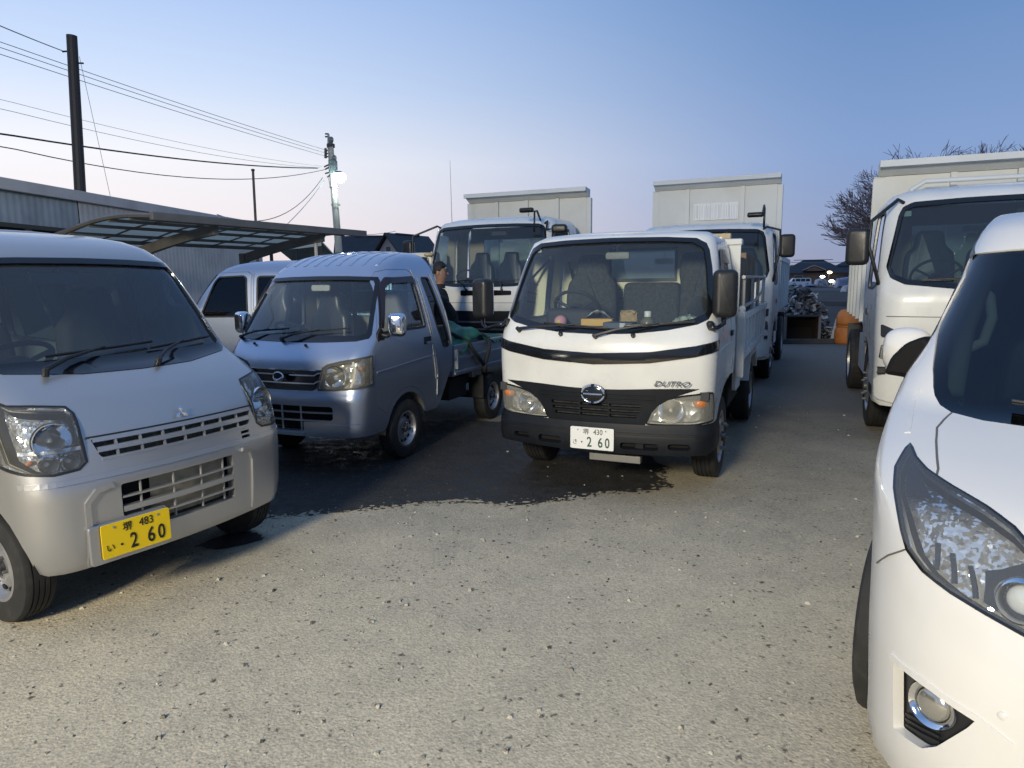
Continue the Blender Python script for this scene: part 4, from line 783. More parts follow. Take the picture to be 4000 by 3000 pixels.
def kei_van(pose, label, dark, detail):
    t = empty('kei_van', (pose[0], pose[1], 0), R(pose[2])); tag(t, label, 'van', 'silver kei vans')
    body = SILVER if detail else SILVER2
    sh = Shell([(.24, .24, -.06, .68, .17, .09), (.30, .30, -.018, .705, .18, .09), (.42, .42, .0, .725, .19, .09), (.66, .66, .004, .733, .19, .09), (.74, .74, -.012, .736, .19, .09), (.90, .90, -.045, .7375, .19, .10), (1.00, 1.00, -.105, .7375, .20, .10), (1.08, 1.08, -.20, .737, .20, .10), (1.15, 1.15, -.33, .735, .19, .09),
                (1.20, 1.20, -.425, .73, .17, .085), (1.45, 1.45, -.615, .69, .16, .08), (1.70, 1.70, -.80, .635, .16, .075), (1.76, 1.755, -.85, .615, .17, .075), (1.83, 1.815, -.945, .58, .19, .07), (1.90, 1.86, -1.08, .53, .2, .06), (1.97, 1.893, -1.26, .46, .2, .05), (2.03, 1.905, -1.45, .39, .2, .04)])
    fa, ra = (-.50, .275), (-2.93, .275)
    low = [(-3.36, .36), (-3.28, .33)] + arch(*ra, .335, 165, 15, 12) + [(-2.4, .30), (-1.0, .30)] + arch(*fa, .335, 168, 22, 12) + [(-.17, .30)]
    back = [(-3.36, .36), (-3.375, .8), (-3.36, 1.3), (-3.32, 1.75), (-3.28, 2.02)]
    outer = ring_outer(sh, low, back, 2.02, .285, .66)
    ws_o = sym([(0, 1.150), (.3, 1.155), (.60, 1.185), (.665, 1.21), (.668, 1.24), (.610, 1.68), (.585, 1.725), (.3, 1.738), (0, 1.742)])
    ws_i = sym([(0, 1.225), (.3, 1.225), (.60, 1.228), (.636, 1.245), (.634, 1.27), (.585, 1.66), (.562, 1.695), (.3, 1.705), (0, 1.708)])
    WSO, WSI = sh.fp(ws_o), sh.fp(ws_i)
    def HLp(sd):
        p_ = [(sh.s_y(y, z), z) for y, z in densify([(.475, 1.005), (.49, 1.035), (.60, 1.052), (.68, 1.060)], .04, False)] + [(sh.s_x(-.36, 1.085, 1), 1.085), (sh.s_x(-.36, .93, 1), .93), (sh.s_x(-.30, .80, 1), .80)] + [(sh.s_y(y, z), z) for y, z in densify([(.70, .768), (.62, .755), (.52, .762), (.485, .79)], .04, False)]
        return p_ if sd > 0 else [(-a, b) for a, b in p_][::-1]
    gr = sym([(0, .782), (.38, .782), (.425, .80), (.452, .885), (0, .885)]); GR = sh.fp(rpoly(gr, .01, 2), .04)
    lg = rpoly([(-.365, .655), (.262, .655), (.262, .41), (-.145, .41), (-.16, .495), (-.365, .495)], .015); LG = sh.fp(lg, .05)
    vn = [sh.fp(rect(.352, z - .008, .415, z + .008)) for z in (.758, .733, .708)]
    dwin = rpoly([(-.72, 1.20), (-.90, 1.62), (-.96, 1.685), (-1.30, 1.70), (-1.345, 1.67), (-1.365, 1.17), (-1.33, 1.145), (-.75, 1.145)], .03)
    rwin = rpoly([(-1.50, 1.16), (-1.50, 1.69), (-2.25, 1.69), (-2.28, 1.16)], .05); qwin = rpoly([(-2.42, 1.17), (-2.42, 1.69), (-3.10, 1.67), (-3.16, 1.19)], .05)
    door = [(-.56, .66), (-.56, 1.02), (-.62, 1.14), (-.86, 1.66), (-.94, 1.745), (-1.36, 1.76), (-1.42, 1.72), (-1.43, .40), (-1.0, .36)] + arch(*fa, .40, 165, 100, 5)
    D = {sd: sh.sp(door, sd) for sd in (1, -1)}; RW = {sd: sh.sp(rwin, sd) for sd in (1, -1)}; QW = {sd: sh.sp(qwin, sd) for sd in (1, -1)}
    holes = [grow(WSO, .001), GR, HLp(1), HLp(-1), LG] + vn + [grow(D[1], .004), grow(D[-1], .004), RW[1], RW[-1], QW[1], QW[-1]]
    patch('body', sh, outer, body, t, holes=holes, step=.075, rim=.03, hrim=.03)
    patch('lining', sh, outer, TRIM, t, holes=[grow(WSO, -.01), GR, HLp(1), HLp(-1), LG] + [grow(sh.sp(dwin, 1), .01), grow(sh.sp(dwin, -1), .01), RW[1], RW[-1], QW[1], QW[-1]], step=.1, off=-.045)
    roof('roof', sh, body, t, 2.02, abs(sh.s_x(-3.28, 2.02, 1)), .02)
    gl = GLASSX if dark else GLASSD
    wsr = patch('windshield', sh, grow(WSI, .006), GLASSD if not dark else GLASSX, t, off=-.012); patch('windshield_seal', sh, WSO, GLOSSBLACK, wsr, holes=[WSI], step=.05, off=.003, rim=.01, hrim=.02)
    for sd in (1, -1):
        dw = sh.sp(dwin, sd); d = patch('door', sh, D[sd], body, t, holes=[dw], rim=.03); patch('door_glass', sh, grow(dw, .004), gl if dark else GLASS, d, off=-.014); strip('window_seal', sh, dw, .026, BLACK, d, off=.004, closed=True)
        hd = patch('door_handle', sh, sh.sp(rpoly([(-1.26, 1.0), (-1.39, 1.0), (-1.39, 1.05), (-1.26, 1.05)], .012), sd), body, d, off=.02, rim=.02)
        for W_, nm in ((RW, 'slide_door_glass'), (QW, 'quarter_glass')):
            q = patch(nm, sh, grow(W_[sd], .003), GLASSX if dark else GLASSD, t, off=-.008); strip('window_seal', sh, W_[sd], .03, BLACK, q, off=.003, closed=True)
        strip('slide_door_seam', sh, edge_s(sh, [(-1.45, .42), (-1.45, 1.74)], sd), .008, BLACK, t, off=.001, thick=.002); strip('slide_door_seam', sh, edge_s(sh, [(-2.34, .42), (-2.34, 1.74)], sd), .008, BLACK, t, off=.001, thick=.002)
        strip('pillar_highlight', sh, edge_s(sh, [(-1.405, 1.16), (-1.40, 1.70)], sd), .016, mat('highlight_silver', (.6, .6, .6), .3, metal=.5), t, off=.006)  # pale strip: the pillar's highlight put into the colour
        HL = HLp(sd); o = lamp(sh, t, HL, [(sd * .60, .935, .078), (sd * .545, .815, .036), (sd * .655, .812, .036)], .085, LENS, turn=[(sd * .69, .815, .013)])
        strip('lamp_surround', sh, HL, .014, BLACK, o, off=.003, closed=True)
        strip('lamp_divider', sh, [(sh.s_y(sd * y, .857), .857) for y in np.linspace(.49, .715, 8)], .02, REFL, o, off=-.02)
        housing(t, fa[0], .275, .335, .42 * sd, .70 * sd); housing(t, ra[0], .275, .335, .42 * sd, .70 * sd)
        wheel(t, -.50, .645 * sd, sd, .272, .145, .158, 'steel', 4); wheel(t, -2.93, .645 * sd, sd, .272, .145, .158, 'steel', 4)
    gb = patch('grille_backing', sh, GR, mat('dark_grille_mesh', (.05, .052, .045), .7, var=.6, vscale=40), t, off=-.03)
    for z, w_ in ((.878, .026), (.832, .030), (.788, .016)): strip('grille_bar', sh, [(sh.s_y(y, z), z) for y in np.linspace(-.445 + .3 * (.88 - z) * .9, .445 - .3 * (.88 - z) * .9, 24)], w_, body, gb, off=.004, thick=.02)
    for k in range(7):
        y = -.345 + k * .115; strip('grille_post', sh, [(sh.s_y(y, z), z) for z in (.785, .83, .88)], .012, body, gb, off=.0, thick=.012)
    for z in (.758, .733, .708): patch('vent_slit', sh, sh.fp(rect(.352, z - .008, .415, z + .008)), CAVITY, t, off=-.02)
    patch('intake_backing', sh, LG, CAVITY, t, off=-.10); patch('radiator', sh, sh.fp(rect(-.20, .42, .25, .65)), mat('tan_radiator', (.30, .265, .19), .7, var=.25, vscale=12), t, off=-.06)
    for z, w_, m_ in ((.59, .012, body), (.530, .034, body), (.468, .012, body)): strip('intake_bar', sh, [(sh.s_y(y, z), z) for y in np.linspace(-.36 if z > .5 else -.15, .26, 18)], w_, m_, t, off=.0, thick=.02)
    for y in (-.27, -.10, .06, .2): strip('intake_post', sh, [(sh.s_y(y, z), z) for z in ((.42, .53, .65) if y > -.14 else (.50, .58, .65))], .008, mat('grey_post', (.25, .25, .24), .6), t, off=-.008, thick=.01)
    strip('bumper_recess_edge', sh, [(sh.s_y(y, z), z) for y, z in densify([(-.515, .30), (-.515, .60), (-.47, .65), (-.40, .665)], .04, False)], .03, body, t, off=.012, thick=.02)
    strip('bumper_recess_edge', sh, [(sh.s_y(y, z), z) for y, z in densify([(.395, .315), (.405, .60), (.385, .655), (.33, .668)], .04, False)], .022, body, t, off=.012, thick=.02)
    strip('hood_seam', sh, [(sh.s_y(y, .893), .893) for y in np.linspace(-.465, .465, 24)], .009, BLACK, t, off=.002, thick=.003)
    strip('bumper_ledge', sh, [(sh.s_y(y, .712), .712) for y in np.linspace(-.72, .72, 30)], .03, body, t, off=.006, thick=.02)
    if detail:
        em = None
        for a in (90, 210, 330):
            M = VM(-.048, 0, .936, 0, .2) @ Matrix.Rotation(R(a), 4, 'Z'); d = MB(); l, h_ = .021, .012
            vs = [M @ Vector(p_) for p_ in ((.001, 0, .004), (l, -h_, .004), (2 * l, 0, .004), (l, h_, .004), (l, 0, .012))]; d.add(vs, [(0, 1, 4), (1, 2, 4), (2, 3, 4), (3, 0, 4), (0, 3, 2, 1)]); d.build('emblem_diamond', CHROME, t)
        plate(t, VM(.008, -.325, .405, -.085), PLATE_Y, INK_K, '堺', '483', 'い', '260')
        pillow(rpoly(rect(-.20, -.10, .17, .09), .02), .02, VM(-.012, -.335, .40, -.085), .006, 2).build('plate_holder', body, t)
    wiper(sh, t, (-.45, 1.165), (-.40, 1.235), (.16, 1.265)); wiper(sh, t, (.10, 1.160), (.12, 1.230), (.56, 1.262))
    if not dark:
        dashboard(t, sh, 1.17, .62, -.80, 1.20, .8, -.58); MB().box((-3.2, -.66, .50), (-.3, .66, .55)).build('floor', TRIMDARK, t)
        simple_seats(t, -1.30, .78, (-.36, .36), mat('dark_grey_seat', (.03, .032, .036), .85), .80); steering(t, -.86, -.36, 1.20, .18, 55)
        im = pillow(rpoly(rect(-.125, -.034, .125, .034), .02), .03, VM(-.86, -.12, 1.625, math.pi), .01).build('inside_mirror', MATS['mirror_back_grey'], t); MB().tube([(-.86, -.12, 1.65), (-.83, -.10, 1.72)], .01, 6).build('mirror_stalk', BLACK, im)
        gh = MB().tube([(-.78, .615, 1.44), (-.84, .575, 1.46), (-.90, .57, 1.52), (-.94, .595, 1.60), (-.93, .615, 1.63)], .018, 8).build('grab_handle', mat('pale_grey_trim', (.42, .43, .41), .7), t, smooth=True)
        MB().box((-1.95, -.04, .56), (-1.85, .06, 1.62)).build('partition_post', mat('beige_post', (.42, .38, .28), .7), t); MB().tube([(-1.70, .16, 1.70), (-1.40, .26, 1.05)], .012, 6).build('seat_belt', mat('pale_belt', (.40, .42, .40), .6), t)
    else:
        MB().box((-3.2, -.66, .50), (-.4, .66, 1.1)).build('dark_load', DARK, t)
    rd = MB()
    rd.prism([(-.70, .36), (.70, .36), (.715, 1.12), (-.715, 1.12)], -3.375, -3.345, 'YZ'); rd.prism([(-.60, 1.62), (.60, 1.62), (.50, 1.84), (.30, 1.90), (-.30, 1.90), (-.50, 1.84)], -3.34, -3.30, 'YZ')
    for s_ in (-1, 1): rd.prism([(s_ * .715, 1.12), (s_ * .55, 1.12), (s_ * .52, 1.62), (s_ * .62, 1.62)], -3.365, -3.32, 'YZ')
    tag(rd.build('tailgate', body, t), kind='stuff'); MB().prism([(-.55, 1.12), (.55, 1.12), (.52, 1.62), (-.52, 1.62)], -3.35, -3.344, 'YZ').build('tailgate_glass', GLASSD if not dark else GLASSX, t)
    ch = MB().box((-3.2, -.5, .27), (-.25, .5, .50)).build('underbody', DARK, t)
    return t, sh
VA, VAS = kei_van((-1.669, 3.444, -28.6), 'silver kei van with yellow number plate in the left foreground', False, True)
VB, VBS = kei_van((-4.98, 10.28, 177.5), 'silver kei van with blackened side windows behind the kei pickup, under the carport', True, False)

# ------------------------------------------------------------------ white minivan in the right foreground
def sv_at(sh, t, px, py, s0, v0):           # where the line of sight of a photograph pixel meets a shell
    M = (Matrix.Translation(t.location) @ Matrix.Rotation(t.rotation_euler.z, 4, 'Z')).inverted(); o = np.array(M @ Vector((0, 0, CAM_H))); d = np.array(M.to_3x3() @ ray(px, py)); d /= np.linalg.norm(d)
    a = np.cross(d, (0, 0, 1)); a /= np.linalg.norm(a); b = np.cross(a, d); q = np.array([s0, v0], float)
    f = lambda q_: (lambda p_: np.array([p_ @ a, p_ @ b]) / max(p_ @ d, .1))(sh.S(q_[0], q_[1]) - o)
    for _ in range(40):
        r0 = f(q); J = np.stack([(f(q + e) - r0) / 1e-4 for e in (np.array([1e-4, 0]), np.array([0, 1e-4]))], -1); st = np.linalg.lstsq(J, -r0, rcond=None)[0]; q = q + st * min(1, .08 / max(np.linalg.norm(st), 1e-9)); q[1] = min(max(q[1], sh.v0), sh.v1)
    return (float(q[0]), float(q[1]))
def minivan():
    t = empty('minivan', (1.50, 1.10, 0), R(-127)); tag(t, 'pearl white minivan with large clear headlights, cut off by the right edge', 'car')
    rows = [(0, .18, -.08, .847, .38, .175), (.10, .26, -.03, .862, .42, .195), (.22, .38, .0, .870, .44, .215), (.40, .56, .0, .881, .44, .225), (.56, .72, -.025, .890, .44, .235), (.68, .83, -.07, .896, .42, .235), (.78, .91, -.14, .903, .385, .23), (.90, .97, -.24, .91, .35, .21), (1.10, 1.03, -.43, .915, .30, .17), (1.40, 1.10, -.72, .917, .25, .13), (1.58, 1.145, -.90, .915, .21, .12),
            (1.70, 1.21, -.995, .90, .2, .12), (1.86, 1.32, -1.125, .85, .2, .12), (2.30, 1.62, -1.48, .765, .2, .10), (2.48, 1.74, -1.63, .74, .2, .1), (2.62, 1.81, -1.76, .715, .2, .1), (2.85, 1.865, -2.0, .68, .2, .08), (3.1, 1.885, -2.3, .62, .2, .06)]
    sh = Shell(rows); vz = lambda z: float(np.interp(z, [r_[1] for r_ in rows], [r_[0] for r_ in rows])); Z = lambda pts: [(a, vz(b)) for a, b in pts]
    px = lambda L_, s0, v0: [sv_at(sh, t, x, y, s0, v0) for x, y in L_]
    fa, ra = (-.95, .345), (-3.90, .345)
    low = [(-4.72, .36), (-4.35, .27)] + arch(*ra, .40, 168, 12, 12) + [(-3.4, .25), (-1.45, .25)] + arch(*fa, .395, 166, 20, 14) + [(-.5, .30), (-.42, .24)]
    back = [(-4.72, .36), (-4.78, .8), (-4.72, 1.2), (-4.55, 1.7), (-4.45, 1.87)]
    fb = [(sh.s_y(y, vz(.20)), vz(.20)) for y in np.linspace(-.80, .80, 24)]
    lowm, backm = Z(densify(low, .08, False)), Z(densify(back, .08, False)); vt = vz(1.87); xb = back[-1][0]
    outer = edge_s(sh, lowm, -1) + fb + edge_s(sh, lowm[::-1], 1) + edge_s(sh, backm, 1)[1:] + [(s_, vt) for s_ in np.linspace(sh.s_x(xb, vt, 1), sh.s_x(xb, vt, -1), 70)][1:-1] + edge_s(sh, backm[::-1], -1)[:-1]
    wl = px([(3758, 1002), (3734, 1078), (3680, 1230), (3655, 1338), (3647, 1474), (3653, 1545), (3674, 1582), (3718, 1610), (3843, 1642), (4000, 1664)], -.7, 1.9)
    v_b, v_t = wl[-1][1], wl[0][1]
    half = [(0, v_t + .055), (-.35, v_t + .045)] + wl + [(-.25, v_b + .005), (0, v_b + .008)]
    WS = densify(half + [(-a, b) for a, b in half[::-1] if a], .06)
    HL = densify(px([(3555, 1734), (3503, 1823), (3498, 1905), (3525, 2067), (3547, 2145), (3610, 2229), (3719, 2313), (3839, 2386), (4000, 2476)], -.8, .9) + px([(4150, 2545), (4180, 2380), (4090, 2200), (4000, 2110), (3959, 2062), (3850, 1980), (3715, 1900), (3617, 1834), (3574, 1785)], -.6, .8), .04)
    FO = densify(px([(3489, 2582), (3818, 2808), (3779, 2844), (3658, 2917), (3598, 2923), (3489, 2844)], -.65, .3), .03); FO = densify(rpoly(FO[:], .004, 1), .04)
    mir = lambda P_: [(-a, b) for a, b in P_][::-1]
    win = Z(rpoly([(-1.25, 1.13), (-1.62, 1.52), (-1.85, 1.64), (-2.3, 1.66), (-2.33, 1.12)], .03)); win2 = Z(rpoly([(-2.42, 1.12), (-2.40, 1.66), (-3.4, 1.66), (-3.45, 1.12)], .04)); win3 = Z(rpoly([(-3.55, 1.13), (-3.5, 1.66), (-4.3, 1.62), (-4.45, 1.15)], .05))
    WN = {(k, sd): sh.sp(w_, sd) for k, w_ in enumerate((win, win2, win3)) for sd in (1, -1)}
    patch('body', sh, outer, PEARL, t, holes=[grow(WS, .002), HL, mir(HL), FO, mir(FO)] + list(WN.values()), step=.075, rim=.03, hrim=.03)
    roof('roof', sh, PEARL, t, vt, abs(sh.s_x(xb, vt, 1)), .02)
    wsr = patch('windshield', sh, WS, GLASSM, t, off=-.006, step=.07)
    inner = grow(WS, -.055); patch('windshield_seal', sh, WS, GLOSSBLACK, wsr, holes=[inner], off=-.010, step=.06)
    for (k, sd), W_ in WN.items():
        q = patch(('front_door_glass', 'slide_door_glass', 'quarter_glass')[k], sh, grow(W_, .003), GLASSX, t, off=-.008); strip('window_seal', sh, W_, .022, BLACK, q, off=.003, closed=True)
    for sd in (-1, 1):
        P_ = HL if sd < 0 else mir(HL); F_ = FO if sd < 0 else mir(FO)
        o = patch('headlight', sh, grow(P_, -.004), REFL2, t, off=-.055, step=.03); patch('lens', sh, grow(P_, -.002), LENS, o, off=.004, step=.03, rim=.02)
        strip('lamp_surround', sh, P_, .016, GLOSSBLACK, o, off=.003, closed=True)
        def cup(pxy, r_, nm, m_, dome):
            s_, v = sv_at(sh, t, *pxy, -.55, .7); s_ *= -sd; c = Vector(sh.S(s_, v)); n = Vector(sh.nrm(s_, v)); q = Vector((1, .25 * sd, .05)).normalized(); M = Matrix.Translation(c - n * .042) @ q.to_track_quat('Z', 'Y').to_matrix().to_4x4(); mb = MB()
            if dome: mb.lathe([(r_, -.01), (r_ * 1.0, .006)] + [(r_ * math.cos(a), .006 + r_ * .65 * math.sin(a)) for a in np.linspace(.1, 1.5, 8)] + [(.0005, .006 + r_ * .65)], 28, 'Z', M)
            else: mb.lathe([(r_ * 1.25, -.005), (r_ * 1.3, .025), (r_ * 1.12, .035), (r_ * .95, .012), (r_ * .9, -.01)], 32, 'Z', M)
            return mb.build(nm, m_, o, smooth=dome, ang=None if dome else 50)
        cup((3985, 2325), .044, 'projector_ring', CHROME, False); cup((3985, 2325), .036, 'projector_lens', mat('projector_glass', (.62, .66, .70), .06, spec=1, coat=1), True)
        for a, b in (((3640, 2100), (3625, 2215)), ((3700, 2140), (3700, 2270)), ((3775, 2190), (3790, 2330))):
            s_, v = sv_at(sh, t, *a, -.6, .7); s2, v2 = sv_at(sh, t, *b, -.6, .7); strip('lamp_divider', sh, [(-sd * s_, v), (-sd * s2, v2)], .013, GLOSSBLACK, o, off=-.030)
        bz = densify(px([(3830, 2200), (3900, 2190), (3990, 2160), (4070, 2210), (4140, 2380), (4110, 2510), (4000, 2450), (3860, 2375), (3815, 2340)], -.5, .7), .03); bz = bz if sd < 0 else mir(bz); patch('projector_surround', sh, bz, GLOSSBLACK, o, off=-.045, step=.03)
        tp = densify(px([(3560, 1765), (3525, 1830), (3520, 1900), (3560, 1895), (3640, 1915), (3600, 1850)], -.75, 1.0), .03); tp = tp if sd < 0 else mir(tp); patch('dark_tip', sh, tp, mat('dark_blue_tip', (.02, .03, .06), .15), o, off=-.035, step=.03)
        f = patch('fog_pod', sh, grow(F_, .001), BLACK, t, off=-.035, step=.03)
        for z in (0, 1, 2):
            a, b = sv_at(sh, t, 3500, 2790 + z * 22, -.7, .3), sv_at(sh, t, 3640, 2868 + z * 22, -.65, .25); strip('pod_slat', sh, [(-sd * a[0], a[1]), (-sd * b[0], b[1])], .008, BLACK, f, off=-.026)
        s_, v = sv_at(sh, t, 3616, 2760, -.65, .3); s_ *= -sd; c = Vector(sh.S(s_, v)); n = Vector(sh.nrm(s_, v)); q = Vector((1, .45 * sd, .08)).normalized(); M = Matrix.Translation(c - n * .03) @ q.to_track_quat('Z', 'Y').to_matrix().to_4x4()
        fl = MB().lathe([(.060, 0), (.062, .012), (.058, .018), (.046, .012), (.042, 0)], 36, 'Z', M).build('fog_ring', CHROME, f, ang=50); MB().lathe([(.042, .002)] + [(.042 * math.cos(a), .004 + .018 * math.sin(a)) for a in np.linspace(0, 1.5, 7)] + [(.0005, .022)], 28, 'Z', M).build('fog_lens', mat('fog_glass', (.50, .49, .45), .16, metal=.8), f, smooth=True)
    ln = px([(3718, 1612), (3660, 1670), (3657, 1720), (3665, 1830), (3658, 1862)], -.65, 1.3)
    for sd in (1, -1): strip('hood_seam', sh, [(a * sd, b) for a, b in ln], .007, mat('seam_grey', (.10, .10, .10), .7), t, off=.0012, thick=.002)
    ln = px([(3424, 2199), (3470, 2168), (3537, 2146)], -.8, .7)
    for sd in (1, -1): strip('bumper_seam', sh, [(a * sd, b) for a, b in ln], .005, MATS['seam_grey'], t, off=.0012, thick=.002)
    ln = px([(3480, 2560), (3620, 2672), (3818, 2808), (3960, 2920)], -.65, .35)
    for sd in (1, -1): strip('bumper_crease', sh, [(a * sd, b) for a, b in ln], .02, PEARL, t, off=.004, thick=.01)
    ln = px([(3590, 1520), (3560, 1600), (3545, 1690)], -.9, 1.3)
    for sd in (1, -1): strip('fender_crease', sh, [(a * sd, b) for a, b in ln], .02, PEARL, t, off=.003, thick=.01)
    ln = px([(3760, 1000), (3790, 945), (3822, 908)], -.7, 2.4)
    for sd in (1, -1): strip('roof_ditch', sh, [(a * sd, b) for a, b in ln], .030, mat('ditch_moulding', (.06, .07, .09), .4), t, off=.003)
    s_, v = sv_at(sh, t, 3915, 2797, -.5, .3)
    for sd in (1, -1):
        c = Vector(sh.S(-sd * s_, v)); n = Vector(sh.nrm(-sd * s_, v)); MB().lathe([(.010, -.004), (.010, .002), (.007, .004), (.0005, .004)], 16, 'Z', Matrix.Translation(c) @ n.to_track_quat('Z', 'Y').to_matrix().to_4x4()).build('parking_sensor', PEARL, t, ang=40)
        c = Vector((-1.54, .93 * sd, 1.275)); M = Matrix.Translation(c) @ Matrix.Rotation(.15 * sd, 4, 'Z'); mb = MB(); vs = []; fs = []; nu, nv = 16, 12
        for i in range(nu + 1):
            for j in range(nv + 1):
                a = math.pi * i / nu; b = math.pi * j / nv - math.pi / 2; vs.append(M @ Vector((.075 * math.sin(a) * math.cos(b), sd * .095 * -math.cos(a) , .10 * math.sin(b) * (math.sin(a) ** .5 if i not in (0, nu) else 0) )))
        for i in range(nu):
            for j in range(nv): fs.append((i * (nv + 1) + j, i * (nv + 1) + j + 1, (i + 1) * (nv + 1) + j + 1, (i + 1) * (nv + 1) + j))
        mo = mb.add(vs, fs).build('door_mirror', PEARL, t, smooth=True); pillow(rpoly([(-.095 * 1, -.085), (.075, -.10), (.085, .05), (.05, .085), (-.02, .05), (-.07, -.01)] if sd < 0 else [(.095, -.085), (-.075, -.10), (-.085, .05), (-.05, .085), (.02, .05), (.07, -.01)][::-1], .02), .10, M @ Matrix.Translation((.040, -.030 * sd, -.012)) @ Matrix(((0, 0, 1, 0), (1, 0, 0, 0), (0, 1, 0, 0), (0, 0, 0, 1))), .02).build('mirror_lower', mat('matt_black', (.006, .006, .007), .7, spec=.2), mo)
        MB().box((-1.55, .84 * sd, 1.15), (-1.48, .92 * sd, 1.22), bev=.01).build('mirror_foot', BLACK, mo)
        housing(t, fa[0], .345, .395, .55 * sd, .86 * sd); housing(t, ra[0], .345, .40, .55 * sd, .86 * sd); wheel(t, fa[0], .805 * sd, sd, .345, .225, .235, 'alloy', 5); wheel(t, ra[0], .79 * sd, sd, .345, .225, .235, 'alloy', 5)
    wiper(sh, t, (-.45, 1.50), (-.55, 1.62), (.0, 1.56)); wiper(sh, t, (.15, 1.48), (.05, 1.58), (.60, 1.60))
    # inside
    MB().box((-4.5, -.8, .30), (-.5, .8, .36)).build('floor', DARK, t); dashboard(t, sh, 1.44, .70, -1.45, 1.09, .6, -1.2, gap=.12, z0=1.08)
    MB().box((-4.3, -.74, .36), (-2.9, .74, 1.0), bev=.08).build('rear_seats', mat('dark_leather', (.02, .02, .022), .5), t); simple_seats(t, -2.35, .62, (-.40, .40), mat('dark_leather', (.02, .02, .022), .5), .86); steering(t, -1.55, -.40, 1.05, .19, 55)
    MB().tube([(-1.40, -.725, 1.30), (-1.44, -.665, 1.33), (-1.52, -.645, 1.42), (-1.60, -.66, 1.50), (-1.62, -.69, 1.53)], .020, 8).build('grab_handle', mat('pale_handle', (.50, .52, .48), .6), t, smooth=True)
    MB().tube([(-1.15, -.73, 1.16), (-1.40, -.725, 1.38), (-1.70, -.68, 1.62)], .035, 8).build('pillar_trim', mat('pillar_trim_grey', (.26, .28, .27), .8), t, smooth=True)
    MB().box((-4.5, -.6, .22), (-.3, .6, .30)).build('underbody', DARK, t)
    MB().prism([(-.88, .36), (.88, .36), (.88, 1.15), (.72, 1.80), (.55, 1.885), (-.55, 1.885), (-.72, 1.80), (-.88, 1.15)], -4.50, -4.44, 'YZ').build('tailgate', GLOSSBLACK, t)
    MB().box((-4.80, -.82, .34), (-4.70, .82, .80), bev=.03).build('rear_bumper', PEARL, t)
    return t
minivan()

